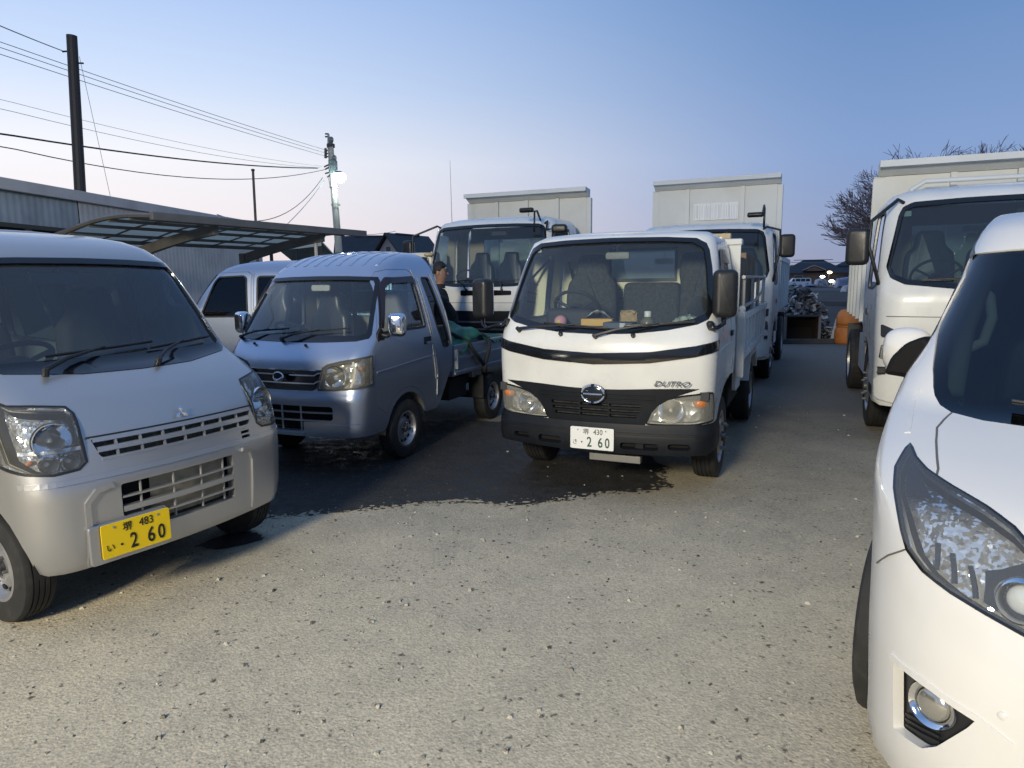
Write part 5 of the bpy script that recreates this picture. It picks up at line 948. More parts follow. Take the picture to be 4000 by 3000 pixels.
# ------------------------------------------------------------------ the three big tippers
def big_truck(pose, label, H, wsb, wst, hw, gz, gx, glip, ghw, ribs, front, mir, body_len=3.6, seatm=SEATBLUE, glassm=GLASS, roofy=.93):
    t = empty('dump_truck', (pose[0], pose[1], 0), R(pose[2])); tag(t, label, 'truck', 'white dump trucks')
    sh = Shell([(.36, .36, -.03, hw * .97, .15, .07), (.45, .45, .0, hw * .985, .16, .08), (.75, .75, .0, hw * .99, .16, .08), (1.15, 1.15, .0, hw, .17, .09), (wsb - .08, wsb - .08, -.005, hw, .19, .10), (wsb, wsb, -.03, hw, .20, .10), (wsb + .3, wsb + .3, -.13, hw * .985, .21, .10), (wst, wst, -.32, hw * .945, .22, .10), (wst + .05, wst + .05, -.355, hw * .93, .22, .10),
                (wst + .10, H - .07, -.42, hw * .90, .22, .10), (wst + .16, H - .025, -.52, hw * .85, .22, .09), (wst + .24, H, -.68, hw * .76, .2, .07)], a=.85, c=.4)
    vt = wst + .235; xb = -1.62
    low = [(xb, .92), (-1.46, .92)] + arch(-1.15, .44, .52, 122, 40, 8) + [(-.62, .60), (-.56, .44), (-.40, .40)]
    back = [(xb, .92), (xb, vt)]
    outer = ring_outer(sh, low, back, vt, .40, hw * .93)
    y1, y2 = hw * .945, hw * roofy * .945
    ws_o = sym([(0, wsb - .03), (y1 * .5, wsb - .02), (y1 * .86, wsb + .02), (y1 * .97, wsb + .08), (y1, wsb + .18), (y2 * .985 + .0, wst - .10), (y2 * .95, wst - .02), (y2 * .86, wst + .02), (y2 * .45, wst + .035), (0, wst + .04)]); ws_o = rpoly(ws_o, .02, 2)
    WSO = sh.fp(ws_o, .06); WSI = grow(WSO, -.045)
    dwin = rpoly([(-.33, wsb + .02), (-.50, wst - .12), (-.56, wst - .04), (-1.22, wst - .03), (-1.25, wsb - .02), (-.7, wsb - .02)], .05); door = rpoly([(-.27, .98), (-.27, wsb), (-.47, wst - .05), (-.56, wst + .02), (-1.28, wst + .02), (-1.33, wst - .05), (-1.34, .99)], .05)
    D = {sd: sh.sp(door, sd) for sd in (1, -1)}
    hl = rpoly([(.50, .80), (.55, .90), (.75, .95), (hw * .955, .97), (hw * .965, .84), (.80, .79)], .02); HL = sh.fp(hl)
    mir_ = lambda P_: [(-a, b) for a, b in P_][::-1]
    patch('cab', sh, outer, WHITE, t, holes=[grow(WSO, .002), grow(D[1], .004), grow(D[-1], .004), HL, mir_(HL)], step=.10, rim=.03)
    patch('cab_lining', sh, outer, TRIM, t, holes=[grow(WSO, -.02), grow(sh.sp(dwin, 1), .01), grow(sh.sp(dwin, -1), .01), HL, mir_(HL)], step=.14, off=-.05)
    roof('roof', sh, WHITE, t, vt, abs(sh.s_x(xb, vt, 1)), .02)
    wsr = patch('windshield', sh, grow(WSI, .006), glassm, t, off=-.012, step=.09); patch('windshield_seal', sh, WSO, GLOSSBLACK, wsr, holes=[WSI], step=.07, off=.003, hrim=.015)
    for sd in (1, -1):
        dw = sh.sp(dwin, sd); d = patch('door', sh, D[sd], WHITE, t, holes=[dw], rim=.03, step=.09); patch('door_glass', sh, grow(dw, .004), GLASS, d, off=-.014); strip('window_seal', sh, dw, .03, BLACK, d, off=.004, closed=True)
        patch('door_handle', sh, sh.sp(rpoly([(-1.08, 1.20), (-1.26, 1.20), (-1.26, 1.26), (-1.08, 1.26)], .012), sd), BLACK, d, off=.012, rim=.012)
        lamp(sh, t, HL if sd > 0 else mir_(HL), [(sd * .70, .87, .055)], .06, LENS, turn=[(sd * (hw * .90), .90, .03)])
        P_ = sh.sp(rpoly([(-.02, 1.08), (-.13, 1.10), (-.20, 1.26), (-.12, 1.30), (-.05, 1.20)], .02), sd); patch('corner_lamp', sh, sh.fp(rpoly([(sd * hw * .80, 1.02), (sd * hw * .955, 1.04), (sd * hw * .96, 1.16), (sd * hw * .86, 1.11)], .02)), mat('smoked_lamp', (.04, .04, .045), .2, coat=.4), t, off=.01, rim=.012)
        wheel(t, -1.15, (hw - .16) * sd, sd, .43, .24, .26, 'truck', 6); wheel(t, -3.9, (hw - .13) * sd, sd, .43, .24, .26, 'dual', 6); housing(t, -1.15, .44, .50, (hw - .38) * sd, (hw - .04) * sd)
        patch('step', sh, sh.sp(rpoly([(-.30, .46), (-.60, .46), (-.60, .56), (-.30, .56)], .01), sd), BLACK, t, off=.006)
    # front trim
    zg = front['grille']; g = patch('grille', sh, sh.fp(rpoly(sym([(0, .62), (.46, .62), (.52, .80), (.60, .93), (hw * .80, zg - .06), (hw * .70, zg), (0, zg - .01)]), .01, 1)), BUMPER, t, off=.012, rim=.016, step=.08)
    for k in range(3): strip('grille_bar', sh, [(sh.s_y(y, .74 + k * .11), .74 + k * .11) for y in np.linspace(-.44, .44, 10)], .03, mat('grey_bar', (.12, .12, .125), .4), g, off=.022, thick=.012)
    for y0, y1_ in front.get('handles', []):
        h_ = patch('front_handle', sh, sh.fp(rpoly([(y0, front['hz'] - .045), (y1_, front['hz'] - .035), (y1_, front['hz'] + .03), (y0, front['hz'] + .04)], .02)), GLOSSBLACK, t, off=.010, rim=.012)
    strip('panel_seam', sh, [(sh.s_y(y, wsb - .27), wsb - .27) for y in np.linspace(-hw * .93, hw * .93, 24)], .008, mat('seam_dark_grey', (.12, .12, .11), .7), t, off=.001, thick=.002)  # dark joint across the front panel
    bs = patch('bumper', sh, sh.fp(rpoly(sym([(0, .43), (hw * .80, .43), (hw * .955, .47), (hw * .968, .66), (hw * .90, .70), (0, .68)]), .02, 1)), WHITE, t, off=.035, rim=.045, step=.08)
    for sd in (1, -1): patch('fog_recess', sh, sh.fp(rpoly([(sd * hw * .55, .50), (sd * hw * .76, .50), (sd * hw * .76, .60), (sd * hw * .55, .60)], .02)), CAVITY, bs, off=.037); MB().box((-.34, sd * (hw * .92), .71), (-.06, sd * (hw * .965), .76), bev=.01).build('bumper_step', BLACK, bs)
    wz = wsb + .03
    wiper(sh, t, (-.25, wsb - .07), (-.75, wz + .02), (-.05, wz + .05)); wiper(sh, t, (.35, wsb - .07), (-.05, wz + .0), (.70, wz + .05))
    patch('sticker', sh, sh.fp(rect(-hw * .83, wst - .10, -hw * .83 + .06, wst - .05)), mat('pale_sticker', (.55, .66, .60), .6), wsr, off=-.02)
    # mirrors
    for (y, z, w_, h_, arm) in mir:
        sd = 1 if y > 0 else -1; mo = mirror_head(t, Vector((-.25, y, z)), w_, h_, .12, .2 * sd, rad=.06)
        top = Vector(sh.S(sh.s_x(-.42, wst + .02, sd), wst + .02)); bot = Vector(sh.S(sh.s_x(-.25, wsb + .02, sd), wsb + .02))
        MB().tube([top, top + Vector((.02, .05 * sd, .03)), Vector((-.22, y - .10 * sd, z + h_ / 2 + .06)) if arm else top + Vector((.1, .06 * sd, -.1)), Vector((-.22, y - .09 * sd, z)), Vector((-.2, (y - .09 * sd + bot.y) / 2, (z + bot.z) / 2)), bot], .017, 8).build('mirror_stay', BLACK, mo, smooth=True)
        MB().tube([Vector((-.22, y - .09 * sd, z)), Vector((-.25, y - .02 * sd, z))], .014, 6).build('mirror_arm', BLACK, mo)
    # inside the cab
    bw = MB(); xw = xb + .03; zr0, zr1, yr = wsb + .10, wst - .12, hw * .62
    for a, b in (((xw - .03, -hw * .9, .95), (xw, hw * .9, zr0)), ((xw - .03, -hw * .85, zr1), (xw, hw * .85, wst + .08)), ((xw - .03, -hw * .88, zr0), (xw, -yr, zr1)), ((xw - .03, yr, zr0), (xw, hw * .88, zr1))): bw.box(a, b)
    tag(bw.build('back_wall', mat('beige_cab_wall', (.40, .38, .31), .7), t), kind='stuff'); MB().box((xw - .02, -yr, zr0), (xw - .014, yr, zr1)).build('rear_glass', GLASS, t)
    MB().box((xb, -hw * .9, .90), (-.15, hw * .9, .96)).build('cab_floor', TRIMDARK, t); dashboard(t, sh, wsb - .04, hw * .86, -.62, wsb + .03, 1.0, -.36)
    simple_seats(t, -1.18, wsb - .28, (-.55, .0, .58), seatm, .84); steering(t, -.72, -.55, wsb + .08, .22, 40)
    im = pillow(rpoly(rect(-.13, -.035, .13, .035), .02), .03, VM(-.46, .12, wst - .10, math.pi), .01).build('inside_mirror', TRIMDARK, t)
    # chassis and tipping body
    ch = MB(); ch.box((-5.0, -.45, .62), (-.2, -.36, .86)); ch.box((-5.0, .36, .62), (-.2, .45, .86)); ch.box((-1.22, -hw + .25, .36), (-1.08, hw - .25, .48)); ch.box((-3.98, -hw + .25, .36), (-3.82, hw - .25, .50)); ch.box((-1.6, -.6, .5), (-.2, .6, .92)); ch.box((-2.9, -hw + .1, .52), (-1.95, -.48, .88)); ch.box((-2.9, .48, .52), (-1.95, hw - .1, .88)); tag(ch.build('chassis', DARK, t), kind='stuff')
    zf = 1.02; xr = gx - body_len
    MB().box((xr, -ghw + .02, zf), (gx, ghw - .02, zf + .08)).build('body_floor', CREAM, t)
    for sd in (1, -1):
        y0, y1_ = sorted(((ghw - .045) * sd, ghw * sd)); g = MB().box((xr, y0, zf + .08), (gx - .05, y1_, 1.95)).build('body_side', CREAM, t); yo = y1_ if sd > 0 else y0
        MB().box((xr, min(yo, yo + .05 * sd), 1.88), (gx - .05, max(yo, yo + .05 * sd), 1.97)).build('side_rail', CREAM, g)
        for k in range(6): x = gx - .12 - k * (body_len - .3) / 5; MB().box((x - .09, min(yo, yo + .045 * sd), zf + .02), (x, max(yo, yo + .045 * sd), 1.88)).build('side_rib', CREAM, g)
        MB().box((gx - .10, (ghw - .06) * sd, .98), (gx - .005, (ghw + .03) * sd, gz - .14), bev=.01).build('corner_post', CREAM, t)
        MB().tube([(gx + .02, ghw * sd * 1.0, .72), (gx + .02, ghw * sd, 1.4)], .03, 8).build('hinge_tube', mat('grey_tube', (.3, .3, .3), .5, metal=.5), t)
        MB().box((-3.2, (hw - .14) * sd, .42), (-2.0, (hw - .09) * sd, .86)).build('side_guard', mat('pale_guard', (.42, .43, .43), .5), t); MB().box((-4.65, (hw - .36) * sd, .30), (-4.62, (hw - .02) * sd, .90)).build('mud_flap', BLACK, t)
    pn = MB().box((gx - .05, -ghw + .06, zf), (gx - .012, ghw - .06, gz - .13)).build('headboard', CREAM, t)
    for y in ribs: MB().box((gx - .012, y - .03, zf + .2), (gx + .045, y + .03, gz - .13)).build('headboard_rib', CREAM, pn)
    lp = MB(); lp.prism([(gx - .06, gz - .02), (gx - .06, gz), (gx + glip, gz + .02), (gx + glip + .015, gz - .05), (gx + glip - .005, gz - .055), (gx + glip - .012, gz - .012), (gx - .01, gz - .125), (gx - .05, gz - .13)], -ghw, ghw, 'XZ'); lp.build('canopy_lip', CREAM, t)
    MB().box((xr - .05, -ghw + .02, zf + .05), (xr, ghw - .02, 1.95)).build('tailgate', CREAM, t)
    return t, sh
E1, E1S = big_truck((-.466, 10.703, -112.7), 'white dump truck facing left, behind the kei pickup, with windshield seat cover visible', 2.60, 1.53, 2.44, 1.09, 3.14, -2.0, .22, 1.15, (-.58, 0, .58), dict(grille=1.14, hz=1.415, handles=[(-.36, .06), (.14, .50)]), [(-1.42, 2.06, .19, .42, True), (1.20, 2.36, .24, .13, False)])
F1, F1S = big_truck((2.775, 10.307, -114.2), 'white dump truck with a whitened patch on its headboard, behind the central truck', 2.44, 1.52, 2.29, 1.06, 3.24, -1.72, .18, 1.03, (-.46, .44), dict(grille=1.10, hz=1.40, handles=[]), [(1.225, 2.05, .21, .33, True), (-1.19, 2.05, .2, .33, True)], glassm=GLASSD)
G1, G1S = big_truck((4.34, 5.80, -113), 'white dump truck partly hidden by the white minivan at the right', 2.42, 1.50, 2.25, 1.09, 2.82, -1.80, .18, 1.02, (-.3, .3), dict(grille=.99, hz=1.38, handles=[]), [(-1.275, 1.87, .20, .34, True), (1.27, 1.87, .2, .34, True)], glassm=GLASSD)
# details that differ from truck to truck
wp = MB().box((-1.728, -.36, 2.58), (-1.706, .375, 2.86)).build('whitened_patch', mat('white_overpaint', (.78, .78, .78), .6, var=.05), F1)
for k in range(26):
    y = -.345 + k * .0275 + .006 * math.sin(k * 2.3); MB().box((-1.706, y, 2.60 + .02 * math.sin(k * 1.7)), (-1.7035, y + .011 + .005 * math.sin(k), 2.835 + .02 * math.sin(k * 2.9))).build('brush_streak', mat('white_streak', (.62, .63, .64), .6), wp)
MB().tube([(-1.46, -.80, 2.36), (-1.47, -.72, 2.50), (-1.48, -.60, 2.575), (-1.48, .6, 2.575), (-1.47, .72, 2.50), (-1.46, .80, 2.36)], .024, 8).build('tarp_rail', CREAM, G1, smooth=True)
MB().tube([(-.62, -.80, 2.52), (-.60, -.80, 3.55)], [.006, .003], 6).build('antenna', mat('antenna_grey', (.30, .30, .32), .5), E1)
for k in range(2):
    MB().tube([(-.36, .86, 2.50), (-.10, .90, 2.62), (.06, .92, 2.60 - k * .05), (.08, .92, 2.30)], .016, 6).build('nearside_mirror_arm', BLACK, (E1, F1)[k], smooth=True)
    mirror_head((E1, F1)[k], Vector((.08, .80, 2.62 - k * .14)), .22, .07, .10, 0, name='under_mirror', rad=.03)

# ------------------------------------------------------------------ ground
def ground_mat(name, c1, c2, c3, wet=0, rough=.92, scale=1.0, back=None):
    m = bpy.data.materials.new(name); m.use_nodes = True; t = m.node_tree; b = t.nodes['Principled BSDF']; Lk = t.links.new
    co = t.nodes.new('ShaderNodeTexCoord').outputs['Object']
    def nz(s, d=5, r_=.55):
        n = t.nodes.new('ShaderNodeTexNoise'); n.inputs['Scale'].default_value = s * scale; n.inputs['Detail'].default_value = d; n.inputs['Roughness'].default_value = r_; Lk(co, n.inputs['Vector']); return n.outputs['Fac']
    def vor(s, f='F1', o='Distance'):
        n = t.nodes.new('ShaderNodeTexVoronoi'); n.feature = f; n.inputs['Scale'].default_value = s * scale; Lk(co, n.inputs['Vector']); return n.outputs[o]
    def mr(x, a, b_, c=0, d=1):
        n = t.nodes.new('ShaderNodeMapRange'); n.inputs[1].default_value = a; n.inputs[2].default_value = b_; n.inputs[3].default_value = c; n.inputs[4].default_value = d; Lk(x, n.inputs[0]); return n.outputs[0]
    def mix(f, a, b_, bt='MIX'):
        n = t.nodes.new('ShaderNodeMix'); n.data_type = 'RGBA'; n.blend_type = bt
        for i, x in ((0, f), (6, a), (7, b_)):
            if isinstance(x, (tuple, float, int)): n.inputs[i].default_value = x if not isinstance(x, tuple) else (*x, 1)
            else: Lk(x, n.inputs[i])
        return n.outputs[2]
    def mth(op, a, b_):
        n = t.nodes.new('ShaderNodeMath'); n.operation = op
        for i, x in ((0, a), (1, b_)):
            if isinstance(x, (float, int)): n.inputs[i].default_value = x
            else: Lk(x, n.inputs[i])
        return n.outputs[0]
    col = mix(mr(nz(.55, 6, .65), .36, .64), c1, c2)                       # broad patches
    col = mix(mr(nz(3.1, 6, .7), .42, .68, 0, .55), col, c3)
    if back:                                  # light falloff put into the colour: pale gravel darkening toward the trucks
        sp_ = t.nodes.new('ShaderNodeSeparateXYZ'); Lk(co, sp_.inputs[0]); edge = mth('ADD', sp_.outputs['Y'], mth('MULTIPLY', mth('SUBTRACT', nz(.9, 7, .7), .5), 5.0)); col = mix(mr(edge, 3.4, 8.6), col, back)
    cellcol = vor(95, 'F1', 'Color'); bw = t.nodes.new('ShaderNodeRGBToBW'); Lk(cellcol, bw.inputs[0])
    col = mix(1.0, col, mix(mr(bw.outputs[0], .2, .8), (.84, .84, .84), (1.12, 1.12, 1.11)), 'MULTIPLY')   # grains of many shades
    grains = vor(95)
    # worn pits where bigger stones have gone, gathered in patches
    wob = t.nodes.new('ShaderNodeTexNoise'); wob.inputs['Scale'].default_value = 42; wob.inputs['Detail'].default_value = 3; Lk(co, wob.inputs['Vector'])
    wv = t.nodes.new('ShaderNodeVectorMath'); wv.operation = 'MULTIPLY_ADD'; wv.inputs[1].default_value = (.045, .045, .045); Lk(wob.outputs['Color'], wv.inputs[0]); Lk(co, wv.inputs[2])
    clump = mr(nz(1.1, 4, .6), .42, .66)
    def pits(s_, lo, hi, th, gain):
        n = t.nodes.new('ShaderNodeTexVoronoi'); n.inputs['Scale'].default_value = s_; n.inputs['Randomness'].default_value = 1; Lk(wv.outputs[0], n.inputs['Vector']); q_ = t.nodes.new('ShaderNodeSeparateColor'); Lk(n.outputs['Color'], q_.inputs[0])
        return mth('MULTIPLY', mr(n.outputs['Distance'], lo, hi, 1, 0), mth('GREATER_THAN', mth('ADD', q_.outputs[0], mth('MULTIPLY', clump, gain)), th)), n.outputs['Distance'], q_.outputs[1]
    p1, d1, g1 = pits(30, .16, .36, .945, .17); p2, d2, g2 = pits(58, .10, .38, .89, .30); p3, d3, g3 = pits(15, .10, .24, .985, .05)
    pit = mth('MAXIMUM', mth('MULTIPLY', p1, .9), mth('MAXIMUM', mth('MULTIPLY', p2, .62), p3))
    light = mth('MULTIPLY', mr(d1, .12, .26, 1, 0), mth('GREATER_THAN', g1, .965))
    col = mix(mth('MULTIPLY', pit, .86), col, (.045, .040, .032)); col = mix(mth('MULTIPLY', light, .6), col, (.42, .40, .35))
    Lk(col, b.inputs['Base Color']); b.inputs['Roughness'].default_value = rough; b.inputs['Specular IOR Level'].default_value = .25 if not wet else .5
    h = mth('ADD', mth('MULTIPLY', vor(85), -.5), mth('MULTIPLY', nz(48, 5, .7), .8))
    bn = t.nodes.new('ShaderNodeBump'); bn.inputs['Strength'].default_value = .36 if not wet else .5; bn.inputs['Distance'].default_value = .012; Lk(h, bn.inputs['Height']); Lk(bn.outputs[0], b.inputs['Normal'])
    if wet:
        rg = mr(nz(9, 4), .35, .65, rough - .2, rough + .15); Lk(rg, b.inputs['Roughness'])
    return m
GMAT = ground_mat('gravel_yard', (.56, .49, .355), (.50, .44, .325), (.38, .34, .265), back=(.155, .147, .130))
WETM = ground_mat('damp_ground', (.030, .029, .027), (.024, .023, .022), (.044, .041, .036), wet=1, rough=.74)
SOIL = mat('field_soil', (.045, .037, .030), .95, var=.45, vscale=.5, bump=.6, bscale=4)
def sheet(name, pts, z, m, kind='structure'): return tag(MB().add([(x, y, z) for x, y in pts], [tuple(range(len(pts)))]).build(name, m), kind=kind)
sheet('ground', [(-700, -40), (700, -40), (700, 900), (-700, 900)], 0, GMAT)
sheet('field', [(3.5, 17.1), (60, 17.6), (230, 118), (-60, 118), (-4, 24)], .006, SOIL)
sheet('far_road', [(-150, 119), (260, 119), (260, 129), (-150, 129)], .010, mat('far_asphalt', (.06, .06, .062), .9, var=.2, vscale=.3))
def blob_sheet(name, pix, m, seed, jag=.05, z=.004):
    rr = random.Random(seed); P = [at_z(x * 4000 / 2212, y * 3000 / 1659, 0) for x, y in pix]; pts = densify([(p_.x, p_.y) for p_ in P], .03); o = []
    ph = [rr.uniform(0, 6.28) for _ in range(6)]
    for i, (x, y) in enumerate(pts):
        a = jag * (.5 * math.sin(i * .15 + ph[0]) + .4 * math.sin(i * .41 + ph[1]) + .35 * math.sin(i * .95 + ph[2]) + rr.uniform(-.55, .55)); o.append((x + a * math.cos(ph[3] + i * .05), y + a))
    return sheet(name, o, z, m)
blob_sheet('damp_patch', [(560, 1118), (700, 1106), (800, 1098), (900, 1088), (1000, 1082), (1080, 1090), (1150, 1087), (1220, 1077), (1300, 1066), (1375, 1061), (1428, 1057), (1440, 1046), (1422, 1030), (1452, 1012), (1420, 1000), (1405, 985), (1340, 950), (1300, 918), (1090, 911), (1000, 907), (905, 912), (850, 925), (700, 935), (600, 960), (540, 1040)], WETM, 3, .045)
blob_sheet('damp_spot', [(433, 1178), (455, 1166), (500, 1152), (545, 1148), (570, 1158), (560, 1170), (520, 1180), (480, 1188), (445, 1187)], WETM, 5, .02)
def crumbs(pix, m, seed, n):
    rr = random.Random(seed); mb = MB(); P = [at_z(x * 4000 / 2212, y * 3000 / 1659, 0) for x, y in pix]; pts = densify([(p_.x, p_.y) for p_ in P], .02, False)
    for k in range(n):
        x, y = rr.choice(pts); x += rr.gauss(0, .035); y += rr.gauss(0, .03); s_ = rr.uniform(.004, .018) * (1 if rr.random() < .8 else 1.7)
        mb.add([(x + math.cos(a) * s_ * rr.uniform(.5, 1.2), y + math.sin(a) * s_ * rr.uniform(.4, 1.0), .0046 + k * 1e-6) for a in [2 * math.pi * j / 7 for j in range(7)]], [tuple(range(7))])
    return tag(mb.build('damp_crumbs' if m is WETM else 'dry_grit', m), 'small broken spots along the edge of the damp patch', 'ground', kind='stuff')
EDGE = [(560, 1118), (700, 1106), (800, 1098), (900, 1088), (1000, 1082), (1080, 1090), (1150, 1087), (1220, 1077), (1300, 1066), (1375, 1061), (1428, 1057), (1440, 1046), (1422, 1030), (1452, 1012)]
crumbs(EDGE, WETM, 31, 330); crumbs(EDGE, GMAT, 32, 240)
def gravel():
    rr = random.Random(11); mb = MB()
    for k in range(3600):
        y = 1.1 + 8.5 * rr.random() ** 1.5; x = rr.uniform(-.82, .80) * (y + 1.2); s_ = rr.choice((.0035, .004, .005, .006, .0075, .010, .013)) * (1 + y * .03) * rr.uniform(.7, 1.2)
        if y > 4.6 and rr.random() < .82: continue
        q = [Vector((math.cos(a) * s_ * rr.uniform(.7, 1.2), math.sin(a) * s_ * rr.uniform(.6, 1.1), 0)) for a in [2 * math.pi * j / 5 + rr.random() for j in range(5)]]
        c = Vector((x, y, -.001)); mb.add([c + v for v in q] + [c + v * .55 + Vector((0, 0, s_ * rr.uniform(.5, .9))) for v in q], [(5, 6, 7, 8, 9)] + [(j, (j + 1) % 5, 5 + (j + 1) % 5, 5 + j) for j in range(5)])
    me = bpy.data.meshes.new('gravel'); me.from_pydata(mb.v, [], mb.f)
    m = bpy.data.materials.new('loose_stone'); m.use_nodes = True; t = m.node_tree; b = t.nodes['Principled BSDF']; b.inputs['Roughness'].default_value = .9
    v = t.nodes.new('ShaderNodeTexVoronoi'); v.inputs['Scale'].default_value = 31; co = t.nodes.new('ShaderNodeTexCoord'); t.links.new(co.outputs['Object'], v.inputs['Vector']); bw = t.nodes.new('ShaderNodeRGBToBW'); t.links.new(v.outputs['Color'], bw.inputs[0])
    cr = t.nodes.new('ShaderNodeValToRGB'); e = cr.color_ramp.elements; e[0].position = .2; e[0].color = (.05, .045, .038, 1); e[1].position = .8; e[1].color = (.46, .43, .36, 1); el = e.new(.5); el.color = (.30, .275, .225, 1); t.links.new(bw.outputs[0], cr.inputs[0]); t.links.new(cr.outputs[0], b.inputs['Base Color'])
    tag(link('gravel', me, m), 'loose gravel strewn over the yard', 'gravel', kind='stuff')
gravel()

# ------------------------------------------------------------------ long shed and carport at the left
DIRB = Vector((.107, .994, 0)).normalized(); NRMB = Vector((DIRB.y, -DIRB.x, 0))
def shed():
    o = empty('storage_shed', (-8.53, 11.83, 0), math.atan2(DIRB.y, DIRB.x)); tag(o, 'long low grey shed with pale fascia at the left behind the vans', 'building')
    wm = mat('grey_corrugated_sheet', (.50, .48, .44), .6, var=.12, vscale=1.5, dirt=.35, dirtcol=(.20, .19, .17)); bm_ = mat('blue_grey_sheet', (.30, .34, .35), .5, var=.2, vscale=1.2, dirt=.5, dirtcol=(.08, .11, .13))
    def corr(x0, x1, z0, z1, y):              # corrugated wall sheet facing the yard
        mb = MB(); n = int((x1 - x0) / .038); vs = []
        for i in range(n + 1): d = (.0, .0035, .0035, .0)[i % 4]; x = x0 + (x1 - x0) * i / n; vs += [Vector((x, y - d, z0)), Vector((x, y - d, z1))]
        return mb.add(vs, [(2 * i, 2 * i + 2, 2 * i + 3, 2 * i + 1) for i in range(n)])
    corr(1.75, 9.3, 0, 3.22, 0).build('wall', wm, o); corr(-14, 1.75, 2.62, 3.22, .02).build('wall', bm_, o)
    MB().box((-14, .05, 0), (1.75, .10, 2.62)).build('shutter', mat('dark_shutter', (.03, .033, .03), .6), o)
    for x in (-10, -6.5, -3, .4): MB().box((x, -.03, 0), (x + .12, .045, 2.6)).build('shutter_post', mat('shutter_post_grey', (.16, .16, .15), .6), o)
    MB().box((-14, -.06, 2.585), (1.72, .04, 2.66)).build('lintel', mat('dark_lintel', (.05, .05, .04), .7), o)
    MB().box((-14, -.08, 3.20), (9.35, .0, 3.40), bev=.012).build('fascia', mat('pale_fascia', (.52, .50, .47), .6, var=.08, vscale=1, dirt=.2), o)
    MB().prism([(.0, 3.36), (.0, 3.40), (2.6, 3.10), (2.6, 3.05)], -14, 9.34, 'YZ').build('roof', wm, o); MB().box((9.28, .02, 0), (9.34, 2.6, 3.05)).build('end_wall', wm, o); MB().box((-14, 2.55, 0), (9.3, 2.6, 3.05)).build('back_wall', wm, o)
shed()
def carport():
    A = Vector((-5.32, 10.42, 0)); d = Vector((.473, .881, 0)).normalized(); n = Vector((-d.y, d.x, 0))
    o = empty('carport', (A.x, A.y, 0), math.atan2(d.y, d.x)); tag(o, 'metal carport with curved roof of frosted panels in front of the shed', 'carport')
    fm = mat('bronze_grey_aluminium', (.17, .16, .145), .5, metal=.3, var=.15, vscale=3); fr = glass('frosted_panel', (.46, .46, .42), .4, haze=.80, hazecol=(.60, .60, .54))
    m = fr.node_tree; df = [x for x in m.nodes if x.type == 'BSDF_DIFFUSE'][0]; tl = m.nodes.new('ShaderNodeBsdfTranslucent'); tl.inputs[0].default_value = (.86, .82, .72, 1); ml = m.nodes.new('ShaderNodeMixShader'); ml.inputs[0].default_value = .85
    tgt = [l.to_socket for l in m.links if l.from_node == df][0]; m.links.new(df.outputs[0], ml.inputs[1]); m.links.new(tl.outputs[0], ml.inputs[2]); m.links.new(ml.outputs[0], tgt)
    L_, W_ = 4.75, 2.7; zc = lambda u: 2.60 + .06 * math.sin(math.pi * min(1, u / 2.2)) - .20 * (u / W_) ** 2
    us = np.linspace(0, W_, 6); ts = np.linspace(0, L_, 7)
    for i in range(5):
        for j in range(6):
            u0, u1, t0, t1 = us[i], us[i + 1], ts[j], ts[j + 1]; vs = []
            for u in np.linspace(u0, u1, 4):
                for t in (t0, t1): vs.append(Vector((t, u, zc(u))))
            MB().add(vs + [v + Vector((0, 0, .006)) for v in vs], [(2 * k, 2 * k + 1, 2 * k + 3, 2 * k + 2) for k in range(3)] + [(8 + 2 * k, 10 + 2 * k, 11 + 2 * k, 9 + 2 * k) for k in range(3)]).build('roof_panel', fr, o)
    for u in us[1:-1]: MB().box((0, u - .022, zc(u) - .055), (L_, u + .022, zc(u) - .004)).build('purlin', fm, o)
    for t in ts[1:-1]: MB().tube([(t, u, zc(u) - .012) for u in np.linspace(0, W_, 12)], .016, 4).build('glazing_bar', fm, o)
    for t in (ts[0], ts[-1]): MB().tube([(t, u, zc(u) + .01) for u in np.linspace(0, W_, 14)], .04, 6).build('end_frame', fm, o)
    MB().box((-.04, -.06, 2.54), (L_ + .04, .02, 2.665), bev=.012).build('edge_beam', fm, o); MB().box((-.04, W_ - .02, zc(W_) - .06), (L_ + .04, W_ + .08, zc(W_) + .06), bev=.012).build('back_gutter', fm, o)
    for t in (1.28, 3.78):
        pts = [(u, 2.50 - .34 * (u / 2.45) ** 1.5) for u in np.linspace(.22, 2.5, 10)]; poly = [(u, z + .07) for u, z in pts] + [(u, z - .08 - .03 * u / 2.5) for u, z in pts[::-1]]
        MB().prism(poly, t - .05, t + .05, 'YZ').build('arm', fm, o); MB().box((t - .07, 2.42, 0), (t + .07, 2.58, 2.24), bev=.01).build('post', fm, o)
    MB().tube([(3.78, .42, 0), (3.78, .42, 2.40)], .035, 8).build('prop_post', mat('white_post', (.55, .56, .54), .5), o)
carport()
